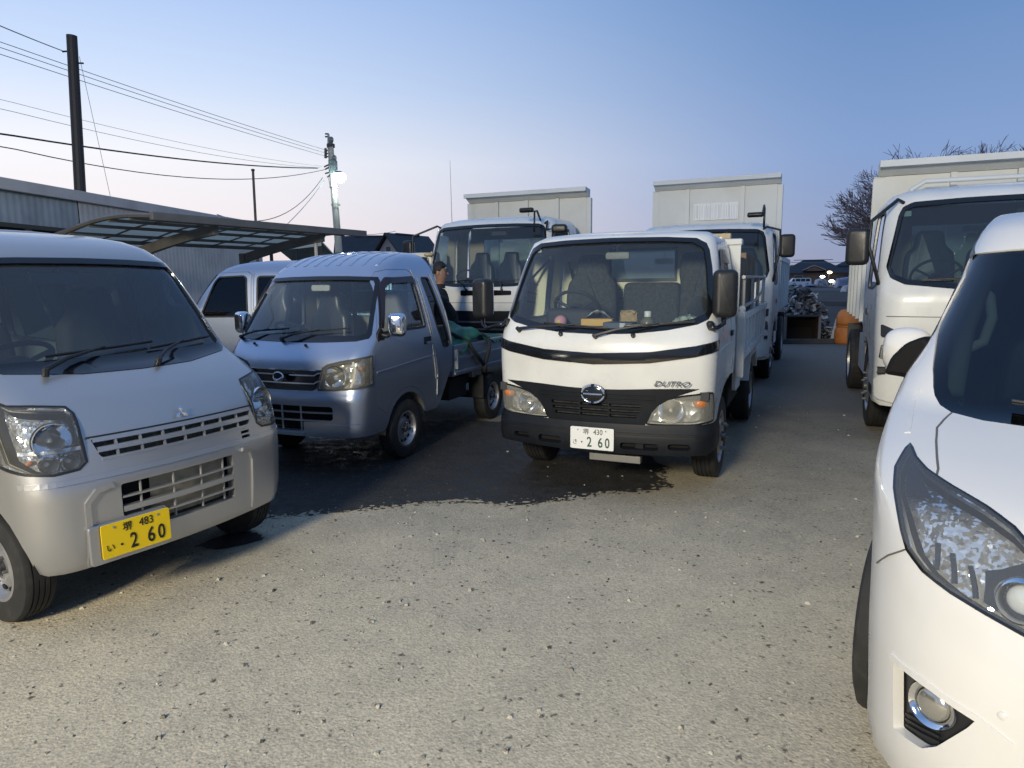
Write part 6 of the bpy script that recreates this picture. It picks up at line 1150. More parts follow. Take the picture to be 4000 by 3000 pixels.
def yard_wall():
    P = [Vector((-8.6, 21.6, 0)), Vector((-2.0, 23.2, 0))]; d = (P[1] - P[0]); a = math.atan2(d.y, d.x)
    o = empty('block_wall', P[0], a); tag(o, 'low pale concrete block wall beyond the carport', 'wall'); cm = mat('concrete_block', (.33, .33, .31), .9, var=.15, vscale=3, bump=.2, bscale=20)
    n = int(d.length / .41)
    for r_ in range(5):
        for k in range(n): MB().box((k * .41 + (r_ % 2) * .2, 0, r_ * .2), (k * .41 + .4 + (r_ % 2) * .2, .12, r_ * .2 + .192)).build('block', cm, o) if (r_ == 4 or k == 0) else None
    MB().box((.01, .012, 0), (n * .41, .108, .80)).build('wall_core', cm, o); MB().box((-.02, -.02, 1.0), (n * .41 + .22, .14, 1.06)).build('coping', cm, o)
    o = empty('lean_to', (-8.85, 25.5, 0), .05); tag(o, 'low lean-to with pale sloping sheet roof beyond the carport', 'building')
    MB().prism([(0, 3.10), (0, 3.16), (3.2, 2.55), (3.2, 2.49)], 0, 1.9, 'YZ').build('roof', mat('pale_roof_sheet', (.46, .50, .45), .6, var=.1, vscale=1), o)
    MB().prism([(0, 2.75), (1.9, 2.95), (1.9, 3.08), (.1, 3.08)], -.02, .02, 'XZ').build('gable_board', mat('pale_board', (.50, .53, .47), .6), o)
    for x in (0, .9, 1.8): MB().box((x, 0, 0), (x + .1, .1, 3.08)).build('post', mat('dark_timber', (.05, .05, .045), .8), o)
    MB().box((0, 3.1, 0), (1.9, 3.16, 2.5)).build('back_wall', mat('dark_green_sheet', (.02, .03, .02), .8), o)
yard_wall()

# ------------------------------------------------------------------ poles and wires
def catenary(a, b, sag, n=18): return [a.lerp(b, k / n) - Vector((0, 0, sag * 4 * (k / n) * (1 - k / n))) for k in range(n + 1)]
def poles():
    # dark pole behind the shed
    b = at_y(316, 800, 15.5); t = at_y(280, 139, 15.5); d = (t - b).normalized(); base = b - d * (b.z / d.z)
    o = MB().tube([base, base + (t - base) * .5, t], [.135, .118, .105], 14).build('dark_pole', mat('dark_steel_pole', (.022, .020, .022), .6)); tag(o, 'dark bare pole rising behind the shed at the far left', 'pole')
    for f, s_ in ((.955, -1), (.92, 1)): c = base.lerp(t, f); MB().tube([c, c + Vector((.22 * s_, 0, -.01))], .018, 6).build('bracket', BLACK, o)
    top_l = base.lerp(t, .955)
    b = at_y(993, 868, 19.5); t2 = at_y(988, 665, 19.5); o = MB().tube([Vector((b.x, b.y, 0)), Vector((t2.x, t2.y, t2.z))], [.045, .035], 8).build('thin_mast', mat('brown_mast', (.09, .07, .07), .6)); tag(o, 'thin brown mast standing behind the end of the shed', 'mast')
    MB().lathe([(.05, -.02), (.05, .03), (.001, .04)], 10, 'Z', Matrix.Translation(t2)).build('cap', BLACK, o)
    # concrete utility pole with a street lamp
    Y = 28.; b = at_y(1322, 960, Y); t = at_y(1290, 560, Y); d = (t - b).normalized(); base = b - d * (b.z / d.z)
    cm = mat('weathered_concrete', (.33, .33, .30), .85, var=.15, vscale=2); dk = mat('dark_fittings', (.035, .037, .04), .5); gv = mat('galvanised', (.40, .41, .41), .45, metal=.6)
    o = MB().tube([base, base.lerp(t, .5), t], [.165, .14, .115], 16).build('utility_pole', cm); tag(o, 'concrete utility pole with insulators, transformer boxes and a lit lamp', 'utility pole')
    pt = lambda px, py: at_y(px, py, Y)
    MB().tube([pt(1283, 580), pt(1283, 524)], .045, 8).build('top_post', gv, o)
    for y in (523, 534): MB().tube([pt(1284, y), pt(1270, y)], .03, 6).build('top_pin', dk, o)
    for px_, y0, y1_ in ((1293, 536, 556), (1305, 608, 628)): MB().lathe([(.001, -.11), (.07, -.11), (.10, -.03), (.10, .05), (.06, .11), (.001, .12)], 14, 'Z', Matrix.Translation(pt(px_, (y0 + y1_) / 2))).build('cutout', mat('grey_porcelain', (.20, .22, .20), .3), o, smooth=True)
    MB().lathe([(.16, -.06), (.16, .07), (.001, .07)], 14, 'Z', Matrix.Translation(pt(1292, 570))).build('collar', dk, o)
    for k, y in enumerate((586, 598, 610)):
        c = pt(1272, y); MB().tube([pt(1291, y + 4), c], .022, 6).build('insulator_arm', dk, o); MB().lathe([(.03, -.08), (.07, -.05), (.04, -.02), (.07, .01), (.04, .04), (.05, .07), (.001, .08)], 10, 'Z', Matrix.Translation(c)).build('insulator', dk, o, smooth=True)
    MB().box((-.15, -.14, -.30), (.15, .14, .26), Matrix.Translation(pt(1301, 652)), bev=.03).build('transformer_box', mat('blue_grey_steel', (.12, .17, .17), .5), o)
    for (a, b_) in (((1291, 640), (1266, 652)), ((1291, 650), (1270, 662)), ((1293, 672), (1270, 678)), ((1293, 682), (1278, 692))): MB().tube([pt(*a), pt(*b_)], .03, 6).build('cable_arm', dk, o)
    for y in (730, 800): MB().lathe([(.18, -.03), (.18, .03)], 14, 'Z', Matrix.Translation(pt(1305 + (y - 730) * .09, y))).build('band', gv, o)
    MB().tube([pt(1303, 700), pt(1293, 640), pt(1284, 700), pt(1297, 760)], .012, 5).build('jumper_cable', dk, o, smooth=True)
    lc = pt(1331, 686) + Vector((0, -.30, 0)); MB().tube([pt(1304, 684), lc + Vector((-.05, .1, .12))], .03, 6).build('lamp_arm', gv, o)
    MB().lathe([(.001, .13), (.10, .12), (.17, .06), (.19, .0)], 18, 'Z', Matrix.Translation(lc)).build('lamp_hood', gv, o, smooth=True)
    MB().lathe([(.22, .02), (.27, -.06), (.24, -.20), (.13, -.29), (.001, -.31)], 18, 'Z', Matrix.Translation(lc)).build('lamp_globe', mat('lit_globe', (1, 1, 1), .4, emit=(.90, 1, .97), es=40), o, smooth=True)  # globe made oversize: the glare round the lamp put into its shape
    pl = bpy.data.lights.new('street_lamp_light', 'POINT'); po = bpy.data.objects.new('street_lamp_light', pl); COL.objects.link(po); po.location = lc + Vector((.0, -.12, -.30)); pl.energy = 120; pl.color = (.80, 1, .94); pl.shadow_soft_size = .12
    wm = mat('cable_black', (.03, .03, .035), .6); wf = mat('cable_grey', (.16, .18, .22), .6)
    def wire(pa, Ya, pb, Yb, r_, sag, label, m_=wm, group=None):
        A_, B_ = at_y(*pa, Ya), at_y(*pb, Yb)
        pts = catenary(A_, B_, sag) if pa[0] > 0 else catenary(A_ + (A_ - B_) * .9, B_, sag * 3.6, 30)   # those that leave the frame run on past it
        if pa[0] <= 0: pts = [p_ + Vector((0, 0, sag * 4 * 3.6 * (.9 / 1.9) * (1 / 1.9) * max(0, 1 - abs(k / 30 - .9 / 1.9) / .53))) for k, p_ in enumerate(pts)]
        o = MB().tube(pts, r_, 5).build('overhead_wire', m_); tag(o, label, 'wire', group); return o
    for y0, y1_, lab in ((148, 586, 'topmost'), (170, 598, 'middle'), (197, 610, 'lowest')): wire((-60, y0 - 6), 15.0, (1272, y1_), Y, .008, .06, lab + ' of three parallel power lines running to the top of the utility pole', wf, 'upper power lines')
    wire((-60, 371), 15.0, (1258, 650), Y, .005, .18, 'faint upper of two thin grey lines to the utility pole', wf); wire((-60, 408), 15.0, (1250, 656), Y, .006, .22, 'faint lower of two thin grey lines to the utility pole', wf)
    wire((-60, 511), 15.0, (1241, 657), Y, .022, .18, 'thick black cable running left from the utility pole', wm); wire((-60, 554), 15.0, (1268, 664), Y, .013, .55, 'thin black cable sagging below the thick one from the utility pole', wm)
    p0 = top_l; o = MB().tube(catenary(p0 + Vector((-.2, 0, 0)), at_y(-60, 40, 12.) + (at_y(-60, 40, 12.) - p0) * 2, .1), .010, 5).build('overhead_wire', wf); tag(o, 'single wire running left from the top of the dark pole', 'wire')
    wire((1260, 694), Y, (848, 838), 19.8, .013, .75, 'service cable sagging from the utility pole to the shed roof', wm); wire((1266, 706), Y, (1090, 905), 21, .011, .10, 'straight stay wire slanting down from the utility pole', wf)
    wire((310, 221), 15.5, (436, 790), 15.4, .005, .0, 'faint guy wire hanging beside the dark pole', wf)
    wire((1384, 917), 52, (1545, 903), 60, .02, .1, 'distant wire between the carport end and the far houses', wf)
    wire((3060, 1023), 140, (3420, 1014), 150, .05, .4, 'distant wire above the far houses at the right', wf)
poles()

# ------------------------------------------------------------------ far houses, cars, lamps
ROOF = mat('dark_roof_tiles', (.030, .030, .038), .6, var=.2, vscale=2, bump=.2, bscale=8); PINKW = mat('pale_render', (.44, .40, .39), .85, var=.08, vscale=.6); BRN = mat('brown_render', (.13, .095, .075), .85); WINP = mat('dark_pane', (.02, .024, .03), .15); FRM = mat('pale_frame', (.42, .42, .41), .5)
def house(c, rz, w_, d_, he, hr, label, wall=PINKW, rf=ROOF, hip=False, windows=(), name='house', over=.45):
    o = empty(name, (c[0], c[1], 0), rz); tag(o, label, 'house'); MB().box((-w_ / 2, -d_ / 2, 0), (w_ / 2, d_ / 2, he)).build('wall', wall, o)
    a, b = w_ / 2 + over, d_ / 2 + over; mb = MB()
    if hip:
        e = max(.3, a - b); vs = [(-a, -b, he - .1), (a, -b, he - .1), (a, b, he - .1), (-a, b, he - .1), (-e, 0, hr), (e, 0, hr)]; mb.add(vs + [(x, y, z + .14) for x, y, z in vs], [(0, 1, 2, 3), (6, 7, 11, 10), (7, 8, 11), (8, 9, 10, 11), (9, 6, 10), (0, 1, 7, 6), (1, 2, 8, 7), (2, 3, 9, 8), (3, 0, 6, 9)])
    else:
        mb.prism([(-b, he - .25), (0, hr), (b, he - .25), (b, he - .10), (0, hr + .18), (-b, he - .10)], -a, a, 'YZ')
        for s_ in (-1, 1): MB().prism([(-d_ / 2, he), (d_ / 2, he), (0, hr - .05)], s_ * w_ / 2 - .02, s_ * w_ / 2 + .02, 'YZ').build('gable', wall, o)
    ro = mb.build('roof', rf, o); MB().box((-w_ * .3, -.12, hr + .1), (w_ * .3, .12, hr + .22)).build('ridge', rf, ro)
    for f, u, z, ww, hh in windows:           # f: front ('f', faces -y) or right/left gable
        if f == 'f': W = MB().box((u - ww / 2, -d_ / 2 - .05, z), (u + ww / 2, -d_ / 2 + .02, z + hh)); P_ = MB().box((u - ww / 2 + .06, -d_ / 2 - .06, z + .06), (u + ww / 2 - .06, -d_ / 2 - .052, z + hh - .06))
        else: s_ = 1 if f == 'r' else -1; W = MB().box((s_ * w_ / 2 - .03, u - ww / 2, z), (s_ * w_ / 2 + .05, u + ww / 2, z + hh)); P_ = MB().box((s_ * (w_ / 2 + .052), u - ww / 2 + .06, z + .06), (s_ * (w_ / 2 + .06), u + ww / 2 - .06, z + hh - .06))
        wo = W.build('window', FRM, o); P_.build('pane', WINP, wo)
    return o
house((-8.55, 58), R(62), 5.2, 3.6, 3.0, 5.35, 'white gabled house with dark roof and a small window, left of the big dump truck', PINKW, windows=[('l', 0, 3.5, .5, 1.0), ('l', 0, 2.0, .6, 1.0)])
house((-12.0, 63), R(8), 6.6, 5.5, 3.2, 5.6, 'low dark-roofed house beside the white gabled one, beyond the carport', PINKW, windows=[('f', -1.5, 1, 1.2, 1.2), ('f', 1.6, 1, 1.2, 1.2)])
h = house((65.5, 150), R(-20), 13, 9, 2.6, 5.3, 'dark hip-roofed house behind the white cars across the field', BRN, hip=True, windows=[('f', -3, .8, 1.6, 1.4), ('f', 2, .8, 1.6, 1.4)])
MB().prism([(-2.2, 3.15), (0, 4.1), (2.2, 3.15), (2.2, 3.35), (0, 4.32), (-2.2, 3.35)], -5.4, -2.5, 'XZ').build('gablet', mat('pale_bargeboard', (.30, .27, .26), .8), h)
MB().prism([(-1.9, 3.05), (0, 3.98), (1.9, 3.05)], -5.42, -2.6, 'XZ').build('gablet_infill', BRN, h)  # brown triangular face of the gablet
house((72.5, 168), R(-5), 15, 8, 4.4, 4.55, 'long brown flat-topped building between the two hip-roofed houses', BRN, mat('rust_orange_parapet', (.34, .16, .08), .8), windows=[('f', -5, 1.5, 1.6, 1.3), ('f', -1, 1.5, 1.6, 1.3), ('f', 3, 1.5, 1.6, 1.3)], hip=True)
h = house((78.5, 156), R(-24), 9, 7.5, 4.2, 6.3, 'two-storey pale house with dark pyramid roof across the field', mat('pinkish_render', (.40, .34, .32), .85), hip=True, windows=[('f', -1.9, 2.6, 1.5, 1.2), ('f', 2.2, 2.6, 1.6, 1.2), ('f', 0, .5, 1.8, 1.5)])
h = house((71.5, 146), R(-24), 8.5, 5, 2.2, 3.7, 'low house with a dark gabled roof in front of the pale two-storey house', BRN, windows=[('f', 0, .6, 2, 1.2)])
def far_car(c, rz, Ln, Hh_, Wd, prof, wins, label):
    o = empty('parked_car', (c[0], c[1], 0), rz); tag(o, label, 'car', 'cars parked across the field'); wp = mat('far_white_paint', (.75, .75, .76), .35)
    b = MB().prism([(x * Ln - Ln / 2, z * Hh_) for x, z in prof], -Wd / 2, Wd / 2, 'XZ').build('body', wp, o)
    for (x0, x1, z0, z1, sl) in wins:
        for s_ in (-1, 1): MB().prism([(x0 * Ln - Ln / 2, z0 * Hh_), (x1 * Ln - Ln / 2, z0 * Hh_), ((x1 - sl) * Ln - Ln / 2, z1 * Hh_), ((x0 + sl) * Ln - Ln / 2, z1 * Hh_)], s_ * Wd / 2, s_ * (Wd / 2 + .012), 'XZ').build('window', WINP, o)
    for x in (.18, .80):
        for s_ in (-1, 1): MB().lathe([(.001, -.09), (.30, -.09), (.30, .09), (.18, .095), (.17, .07), (.001, .07)], 18, 'Y', Matrix.Translation((x * Ln - Ln / 2, s_ * (Wd / 2 - .08), .30)) @ Matrix.Rotation(0 if s_ > 0 else math.pi, 4, 'Z')).build('wheel', RUBBER, o)
    MB().box((-Ln / 2 - .01, -Wd / 2 + .1, .55 * Hh_), (-Ln / 2 + .02, -Wd / 2 + .3, .68 * Hh_)).build('tail_lamp', mat('red_lamp', (.35, .02, .02), .3), o); return o
far_car((57.8, 138), R(172), 4.0, 1.62, 1.62, [(0, .15), (1, .15), (1, .45), (.97, .58), (.84, .98), (.70, 1), (.10, 1), (.02, .92), (0, .5)], [(.07, .27, .58, .90, .01), (.30, .50, .58, .90, .0), (.53, .74, .58, .90, .0), (.77, .93, .58, .88, .045)], 'white boxy van parked across the field, below the dark hip-roofed house')
far_car((53.2, 137), R(178), 4.2, 1.42, 1.65, [(0, .15), (1, .15), (1, .42), (.92, .58), (.72, .66), (.58, .98), (.30, 1), (.08, .70), (0, .60)], [(.22, .42, .66, .92, .04), (.45, .64, .66, .92, .035)], 'white hatchback parked beside the white van across the field')
far_car((66.6, 138), R(190), 3.9, 1.55, 1.6, [(0, .15), (1, .15), (1, .42), (.94, .58), (.78, .66), (.62, 1), (.12, 1), (.03, .7), (0, .55)], [(.10, .30, .64, .92, .03), (.33, .55, .64, .92, .03)], 'pale car parked right of the white van across the field')
def far_lamp(px_, py_, Y, col, label, e):
    c = at_y(px_, py_, Y); o = MB().tube([(c.x, c.y + .3, 0), (c.x, c.y + .3, c.z + .3)], .09, 8).build('far_lamp', mat('lamp_post_grey', (.10, .10, .10), .6)); tag(o, label, 'lamp')
    MB().tube([(c.x, c.y + .3, c.z + .2), (c.x, c.y - .1, c.z + .2)], .05, 6).build('arm', MATS['lamp_post_grey'], o); MB().lathe([(.001, -.30), (.38, -.2), (.46, .0), (.28, .16), (.001, .2)], 14, 'Z', Matrix.Translation(c)).build('lit_head', mat(name='lit_' + e, col=(1, 1, 1), emit=col, es=14), o, smooth=True)
far_lamp(3241, 1063, 140, (1, .62, .26), 'lit orange lamp in front of the long brown building', 'orange'); far_lamp(3213, 1080, 138, (1, .92, .8), 'lit white lamp below and left of the orange lamp', 'white'); far_lamp(3248, 1097, 136, (.86, 1, .84), 'lit greenish lamp lowest of the three far lamps', 'green')
def leaf_bush(c, rx, rz_, n, label, col, seed, name='bush'):
    rr = random.Random(seed); o = empty(name, (c[0], c[1], 0)); tag(o, label, 'bush'); mb = MB(); s_ = max(rx, rz_) * .09
    lobes = [(rr.uniform(-.6, .6) * rx, rr.uniform(-.5, .5) * rx, rz_ * rr.uniform(.6, 1.5), rr.uniform(.35, .6)) for _ in range(9)]
    for k in range(n):
        lx, ly, lz, lr = rr.choice(lobes); v = Vector((rr.gauss(0, 1), rr.gauss(0, 1), rr.gauss(0, 1))).normalized() * (rr.random() ** .4) * lr; p_ = Vector((lx + v.x * rx, ly + v.y * rx, lz + v.z * rz_)); a = Vector((rr.gauss(0, 1), rr.gauss(0, 1), rr.gauss(0, 1))).normalized(); b = a.orthogonal().normalized()
        mb.add([p_ - a * s_, p_ + b * s_ * .5, p_ + a * s_, p_ - b * s_ * .5], [(0, 1, 2, 3)])
    tag(mb.build('foliage', mat('foliage_' + label[:9], col, .8, var=.4, vscale=3), o), kind='stuff')
    for k in range(4): MB().tube([(rr.uniform(-.1, .1) * rx, 0, 0), (rr.uniform(-.3, .3) * rx, rr.uniform(-.2, .2) * rx, rz_ * .9)], [.05 * rx, .02 * rx], 6).build('stem', mat('bark', (.06, .05, .04), .9), o)
c = at_y(1335, 980, 24); leaf_bush((c.x, c.y), .55, 1.38, 1500, 'dark bush standing at the right end of the carport', (.012, .017, .010), 3)
c = at_y(1120, 1000, 23.6); leaf_bush((c.x, c.y), 1.9, 1.05, 2600, 'dark hedge behind the low block wall', (.010, .018, .009), 8, 'hedge')
leaf_bush((62.0, 128), 1.7, .9, 900, 'dark round shrub right of the pale far car', (.012, .016, .012), 9)
leaf_bush((70.0, 134), 3.2, .9, 900, 'low dark shrubbery under the two-storey far house', (.012, .016, .012), 10)

# ------------------------------------------------------------------ bare tree behind the right-hand truck
def bare_tree():
    rr = random.Random(21); o = empty('bare_tree', (17.6, 26.6, 0)); tag(o, 'leafless spreading tree behind the dump truck at the right', 'tree'); limbs = MB(); tw = []
    def seg(a, b, r0, r1, n):
        if n == 3: return limbs.tube([a, b], [r0, r1], 3, False)
        limbs.tube([a, a.lerp(b, .5) + Vector((rr.uniform(-1, 1), rr.uniform(-1, 1), rr.uniform(-1, 1))) * (b - a).length * .05, b], [r0, (r0 + r1) / 2, r1], n)
    def grow_(p_, d, l, r_, k):
        b = p_ + d * l; seg(p_, b, r_, r_ * .68, 7 if k < 2 else 5 if k < 4 else 3)
        if k >= 7: return
        for j in range(3 if k < 4 else 3 if k < 6 else 2):
            ax = Vector((rr.gauss(0, 1), rr.gauss(0, 1), rr.gauss(0, 1))).normalized(); nd = (d + ax * (.75 if k < 2 else .62) + Vector((0, 0, .16 if k < 4 else .05))).normalized()
            if nd.z < -.1: nd.z *= -.3; nd.normalize()
            grow_(b if j < 2 else p_.lerp(b, rr.uniform(.5, .9)), nd, l * rr.uniform(.66, .86), max(.011, r_ * (.62 if j else .70)), k + 1)
    MB().tube([(0, 0, 0), (.05, 0, .8), (0, .05, 1.7)], [.26, .20, .18], 12).build('trunk', mat('grey_bark', (.16, .125, .135), .9, var=.3, vscale=8), o)
    for j in range(6):
        a = 2 * math.pi * j / 6 + .2; grow_(Vector((0, .05, 1.6)), Vector((math.cos(a) * 1.05, math.sin(a) * .9, .72)).normalized(), 1.62 * rr.uniform(.88, 1.12), .12, 0)
    tag(limbs.build('crown', MATS['grey_bark'], o), kind='stuff')
bare_tree()

# ------------------------------------------------------------------ scrap at the end of the yard
def scrap():
    rr = random.Random(4)
    B = at_z(3131, 1342, 0); o = empty('excavator_bucket', (B.x, B.y, 0), R(-8)); tag(o, 'rusty brown excavator bucket standing open at the end of the yard', 'bucket'); rm = mat('rusty_steel', (.060, .040, .028), .8, var=.4, vscale=5, dirt=.4, dirtcol=(.10, .08, .06)); w_, h_, d_ = .40, .68, .62
    for s_ in (-1, 1): MB().prism(rpoly([(0, .02), (0, h_), (.12, h_ + .04), (.45, h_ - .05), (d_, h_ * .55), (d_ * .9, .15), (.5, .0)], .1), s_ * w_ - .02, s_ * w_ + .02, 'YZ').build('side_plate', rm, o)
    sec = [(0.0, .02), (.5, .0), (d_ * .9, .15), (d_, h_ * .55), (.45, h_ - .05), (.12, h_ + .02), (.0, h_ - .01)]; mb = MB(); vs = []
    for y, z in sec: vs += [(-w_, y, z), (w_, y, z)]
    mb.add(vs, [(2 * k, 2 * k + 1, 2 * k + 3, 2 * k + 2) for k in range(len(sec) - 1)]); sh_ = mb.build('shell', mat('dark_rust_inside', (.022, .017, .013), .9), o); sh_.modifiers.new('t', 'SOLIDIFY').thickness = .03
    for k in range(5): MB().box((-w_ + .02 + k * .18, -.12, 0), (-w_ + .08 + k * .18, .02, .035)).build('tooth', rm, o)
    MB().box((-w_ - .03, -.012, 0), (-w_ + .03, .02, h_ - .02)).build('side_cutter', mat('worn_edge_steel', (.16, .14, .12), .7), o); MB().box((w_ - .03, -.012, 0), (w_ + .03, .02, h_ - .02)).build('side_cutter', MATS['worn_edge_steel'], o)
    # heap of torn sheets and rubble
    C = at_z(3190, 1330, 0); mb = MB(); n = 0
    for k in range(420):
        u = rr.uniform(-1, 1); dpt = rr.uniform(0, 1.1); top = 1.22 * max(0, 1 - ((u + .35) / (.95 if u > -.35 else .42)) ** 2) + .12; z = top * rr.random() ** .45
        p_ = Vector((C.x + u * .80, C.y + dpt + .05, z)); s_ = rr.uniform(.04, .17); M = Matrix.Translation(p_) @ Matrix.Rotation(rr.gauss(0, .5), 4, 'Y') @ Matrix.Rotation(rr.gauss(0, .35), 4, 'X') @ Matrix.Rotation(rr.uniform(0, 3.1), 4, 'Z')
        q = [Vector((math.cos(a) * s_ * rr.uniform(.6, 1.3), math.sin(a) * s_ * .6 * rr.uniform(.6, 1.3), rr.uniform(-.02, .02))) for a in [2 * math.pi * j / 6 for j in range(6)]]; t_ = Vector((0, 0, rr.uniform(.01, .05)))
        mb.add([M @ v for v in q] + [M @ (v * .9 + t_) for v in q], [tuple(range(5, -1, -1)), tuple(range(6, 12))] + [(j, (j + 1) % 6, 6 + (j + 1) % 6, 6 + j) for j in range(6)])
    m = bpy.data.materials.new('torn_sheet'); m.use_nodes = True; t = m.node_tree; b = t.nodes['Principled BSDF']; b.inputs['Roughness'].default_value = .5; v = t.nodes.new('ShaderNodeTexVoronoi'); v.inputs['Scale'].default_value = 6; co = t.nodes.new('ShaderNodeTexCoord'); t.links.new(co.outputs['Object'], v.inputs['Vector']); cr = t.nodes.new('ShaderNodeValToRGB'); e = cr.color_ramp.elements; e[0].position = .25; e[0].color = (.035, .034, .036, 1); e[1].position = .85; e[1].color = (.50, .50, .50, 1); el = e.new(.6); el.color = (.13, .125, .125, 1); bw = t.nodes.new('ShaderNodeRGBToBW'); t.links.new(v.outputs['Color'], bw.inputs[0]); t.links.new(bw.outputs[0], cr.inputs[0]); t.links.new(cr.outputs[0], b.inputs['Base Color'])
    tag(mb.build('scrap_heap', m), 'heap of torn grey sheets and rubble behind the excavator bucket', 'scrap', kind='stuff')
    # two stacked orange floats
    om = mat('orange_float', (.52, .17, .03), .6, var=.15, vscale=9, dirt=.25, dirtcol=(.20, .07, .02)); P_ = at_z(3304, 1343, 0); r1 = .27
    o = MB().lathe([(.001, 0), (r1 * .92, .0), (r1, .06), (r1, .30), (r1 * .90, .40), (r1 * .70, .435), (.001, .44)], 28, 'Z').build('orange_float', om, loc=P_, smooth=True); tag(o, 'orange float standing on the ground by the scrap heap, lower of two', 'float', 'orange floats'); MB().lathe([(r1 * .93, .425), (r1 * .93, .455), (r1 * .5, .46)], 24, 'Z').build('rim', om, o)
    o = MB().lathe([(.001, 0), (r1 * .94, .0), (r1 * .98, .05), (r1 * .96, .16), (r1 * .86, .28), (r1 * .62, .355), (r1 * .2, .375), (.001, .375)], 28, 'Z').build('orange_float', om, loc=P_ + Vector((.02, 0, .461)), smooth=True); tag(o, 'orange domed float resting on top of the other one', 'float', 'orange floats'); MB().lathe([(.04, .372), (.04, .39), (.001, .392)], 12, 'Z').build('plug', om, o)
    # dark machine part and boards beside the bucket
    D_ = at_z(3045, 1340, 0); o = MB().box((-.17, .0, 0), (.16, .4, .62), bev=.02).build('engine_block', mat('oily_iron', (.022, .022, .023), .6, var=.4, vscale=9), loc=D_); tag(o, 'dark oily engine block left of the excavator bucket', 'machine part')
    for z in (.18, .34, .48): MB().box((-.19, -.04, z), (.12, .0, z + .05), bev=.01).build('flange', MATS['oily_iron'], o)
    MB().lathe([(.001, -.06), (.12, -.06), (.12, .0), (.001, .0)], 18, 'Y', Matrix.Translation((.0, -.03, .16))).build('pulley', MATS['oily_iron'], o)
    S_ = at_z(3252, 1335, 0); o = MB().box((-.05, 0, 0), (.06, .05, .58)).build('white_board', mat('torn_white_board', (.62, .62, .62), .7, var=.2, vscale=9), loc=S_); o.rotation_euler = (.18, .12, .1); tag(o, 'torn white board leaning between the scrap heap and the orange floats', 'board')
    P0, P1 = at_z(2500, 1352, 0), at_z(3420, 1348, 0); d = P1 - P0; o = MB().box((0, 0, 0), (d.length, .16, .12), bev=.015).build('kerb', mat('dark_kerb', (.05, .048, .045), .9, var=.3, vscale=4), loc=P0 + Vector((0, .35, 0))); o.rotation_euler.z = math.atan2(d.y, d.x); tag(o, kind='structure')
    # ridge and boards out on the field
    for (a, b_, Y_, hh, lab) in (((3050, 1192), (3360, 1196), 38, .25, 'low dark earth bank across the field'), ):
        p0, p1 = at_z(a[0], a[1], 0), at_z(b_[0], b_[1], 0); d = p1 - p0; o = MB().prism([(-.6, 0), (-.2, hh), (.25, hh), (.7, 0)], -14, d.length + 14, 'YZ').build('earth_bank', SOIL, loc=p0); o.rotation_euler.z = math.atan2(d.y, d.x); tag(o, kind='structure')
    p0 = at_z(3118, 1137, 0); o = MB().box((0, 0, 0), (9.5, .3, .35)).build('pale_beam', mat('pale_beam_grey', (.30, .29, .29), .8), loc=p0); o.rotation_euler.z = -.15; tag(o, 'long pale beam lying at the far side of the field', 'beam')
    for k, (px_, py_, sx, sz) in enumerate(((3160, 1121, 2.2, .6), (3205, 1122, 2.0, 1.5), (3310, 1124, 4.0, 1.7), (3330, 1142, 2.2, .8))):
        p_ = at_z(px_, py_, 0); p_ = p_ * (min(1, 118 / p_.y)); p_.z = 0; poly = rpoly([(-sx / 2, 0), (sx / 2, 0), (sx * .45, sz * .8), (sx * .1, sz), (-sx * .4, sz * .85)], .15); m_ = pillow(poly, 1.4, Matrix(((1, 0, 0, p_.x), (0, 0, -1, p_.y), (0, 1, 0, 0), (0, 0, 0, 1))), .25)
        m_.v = [(x + rr.uniform(-.08, .08), y, max(0, z + rr.uniform(-.06, .06))) for x, y, z in m_.v]; o = m_.build('covered_stack', mat('bluish_sheet_%d' % (k % 2), ((.34, .36, .45), (.50, .48, .48))[k % 2], .6, var=.3, vscale=1.5)); tag(o, ('low pale covered stack right of the far white van', 'tall pinkish covered stack below the greenish lamp', 'wide bluish covered stack left of the right-hand truck', 'small bluish covered stack at the field edge by the right-hand truck')[k], 'stack', 'covered stacks across the field')
scrap()

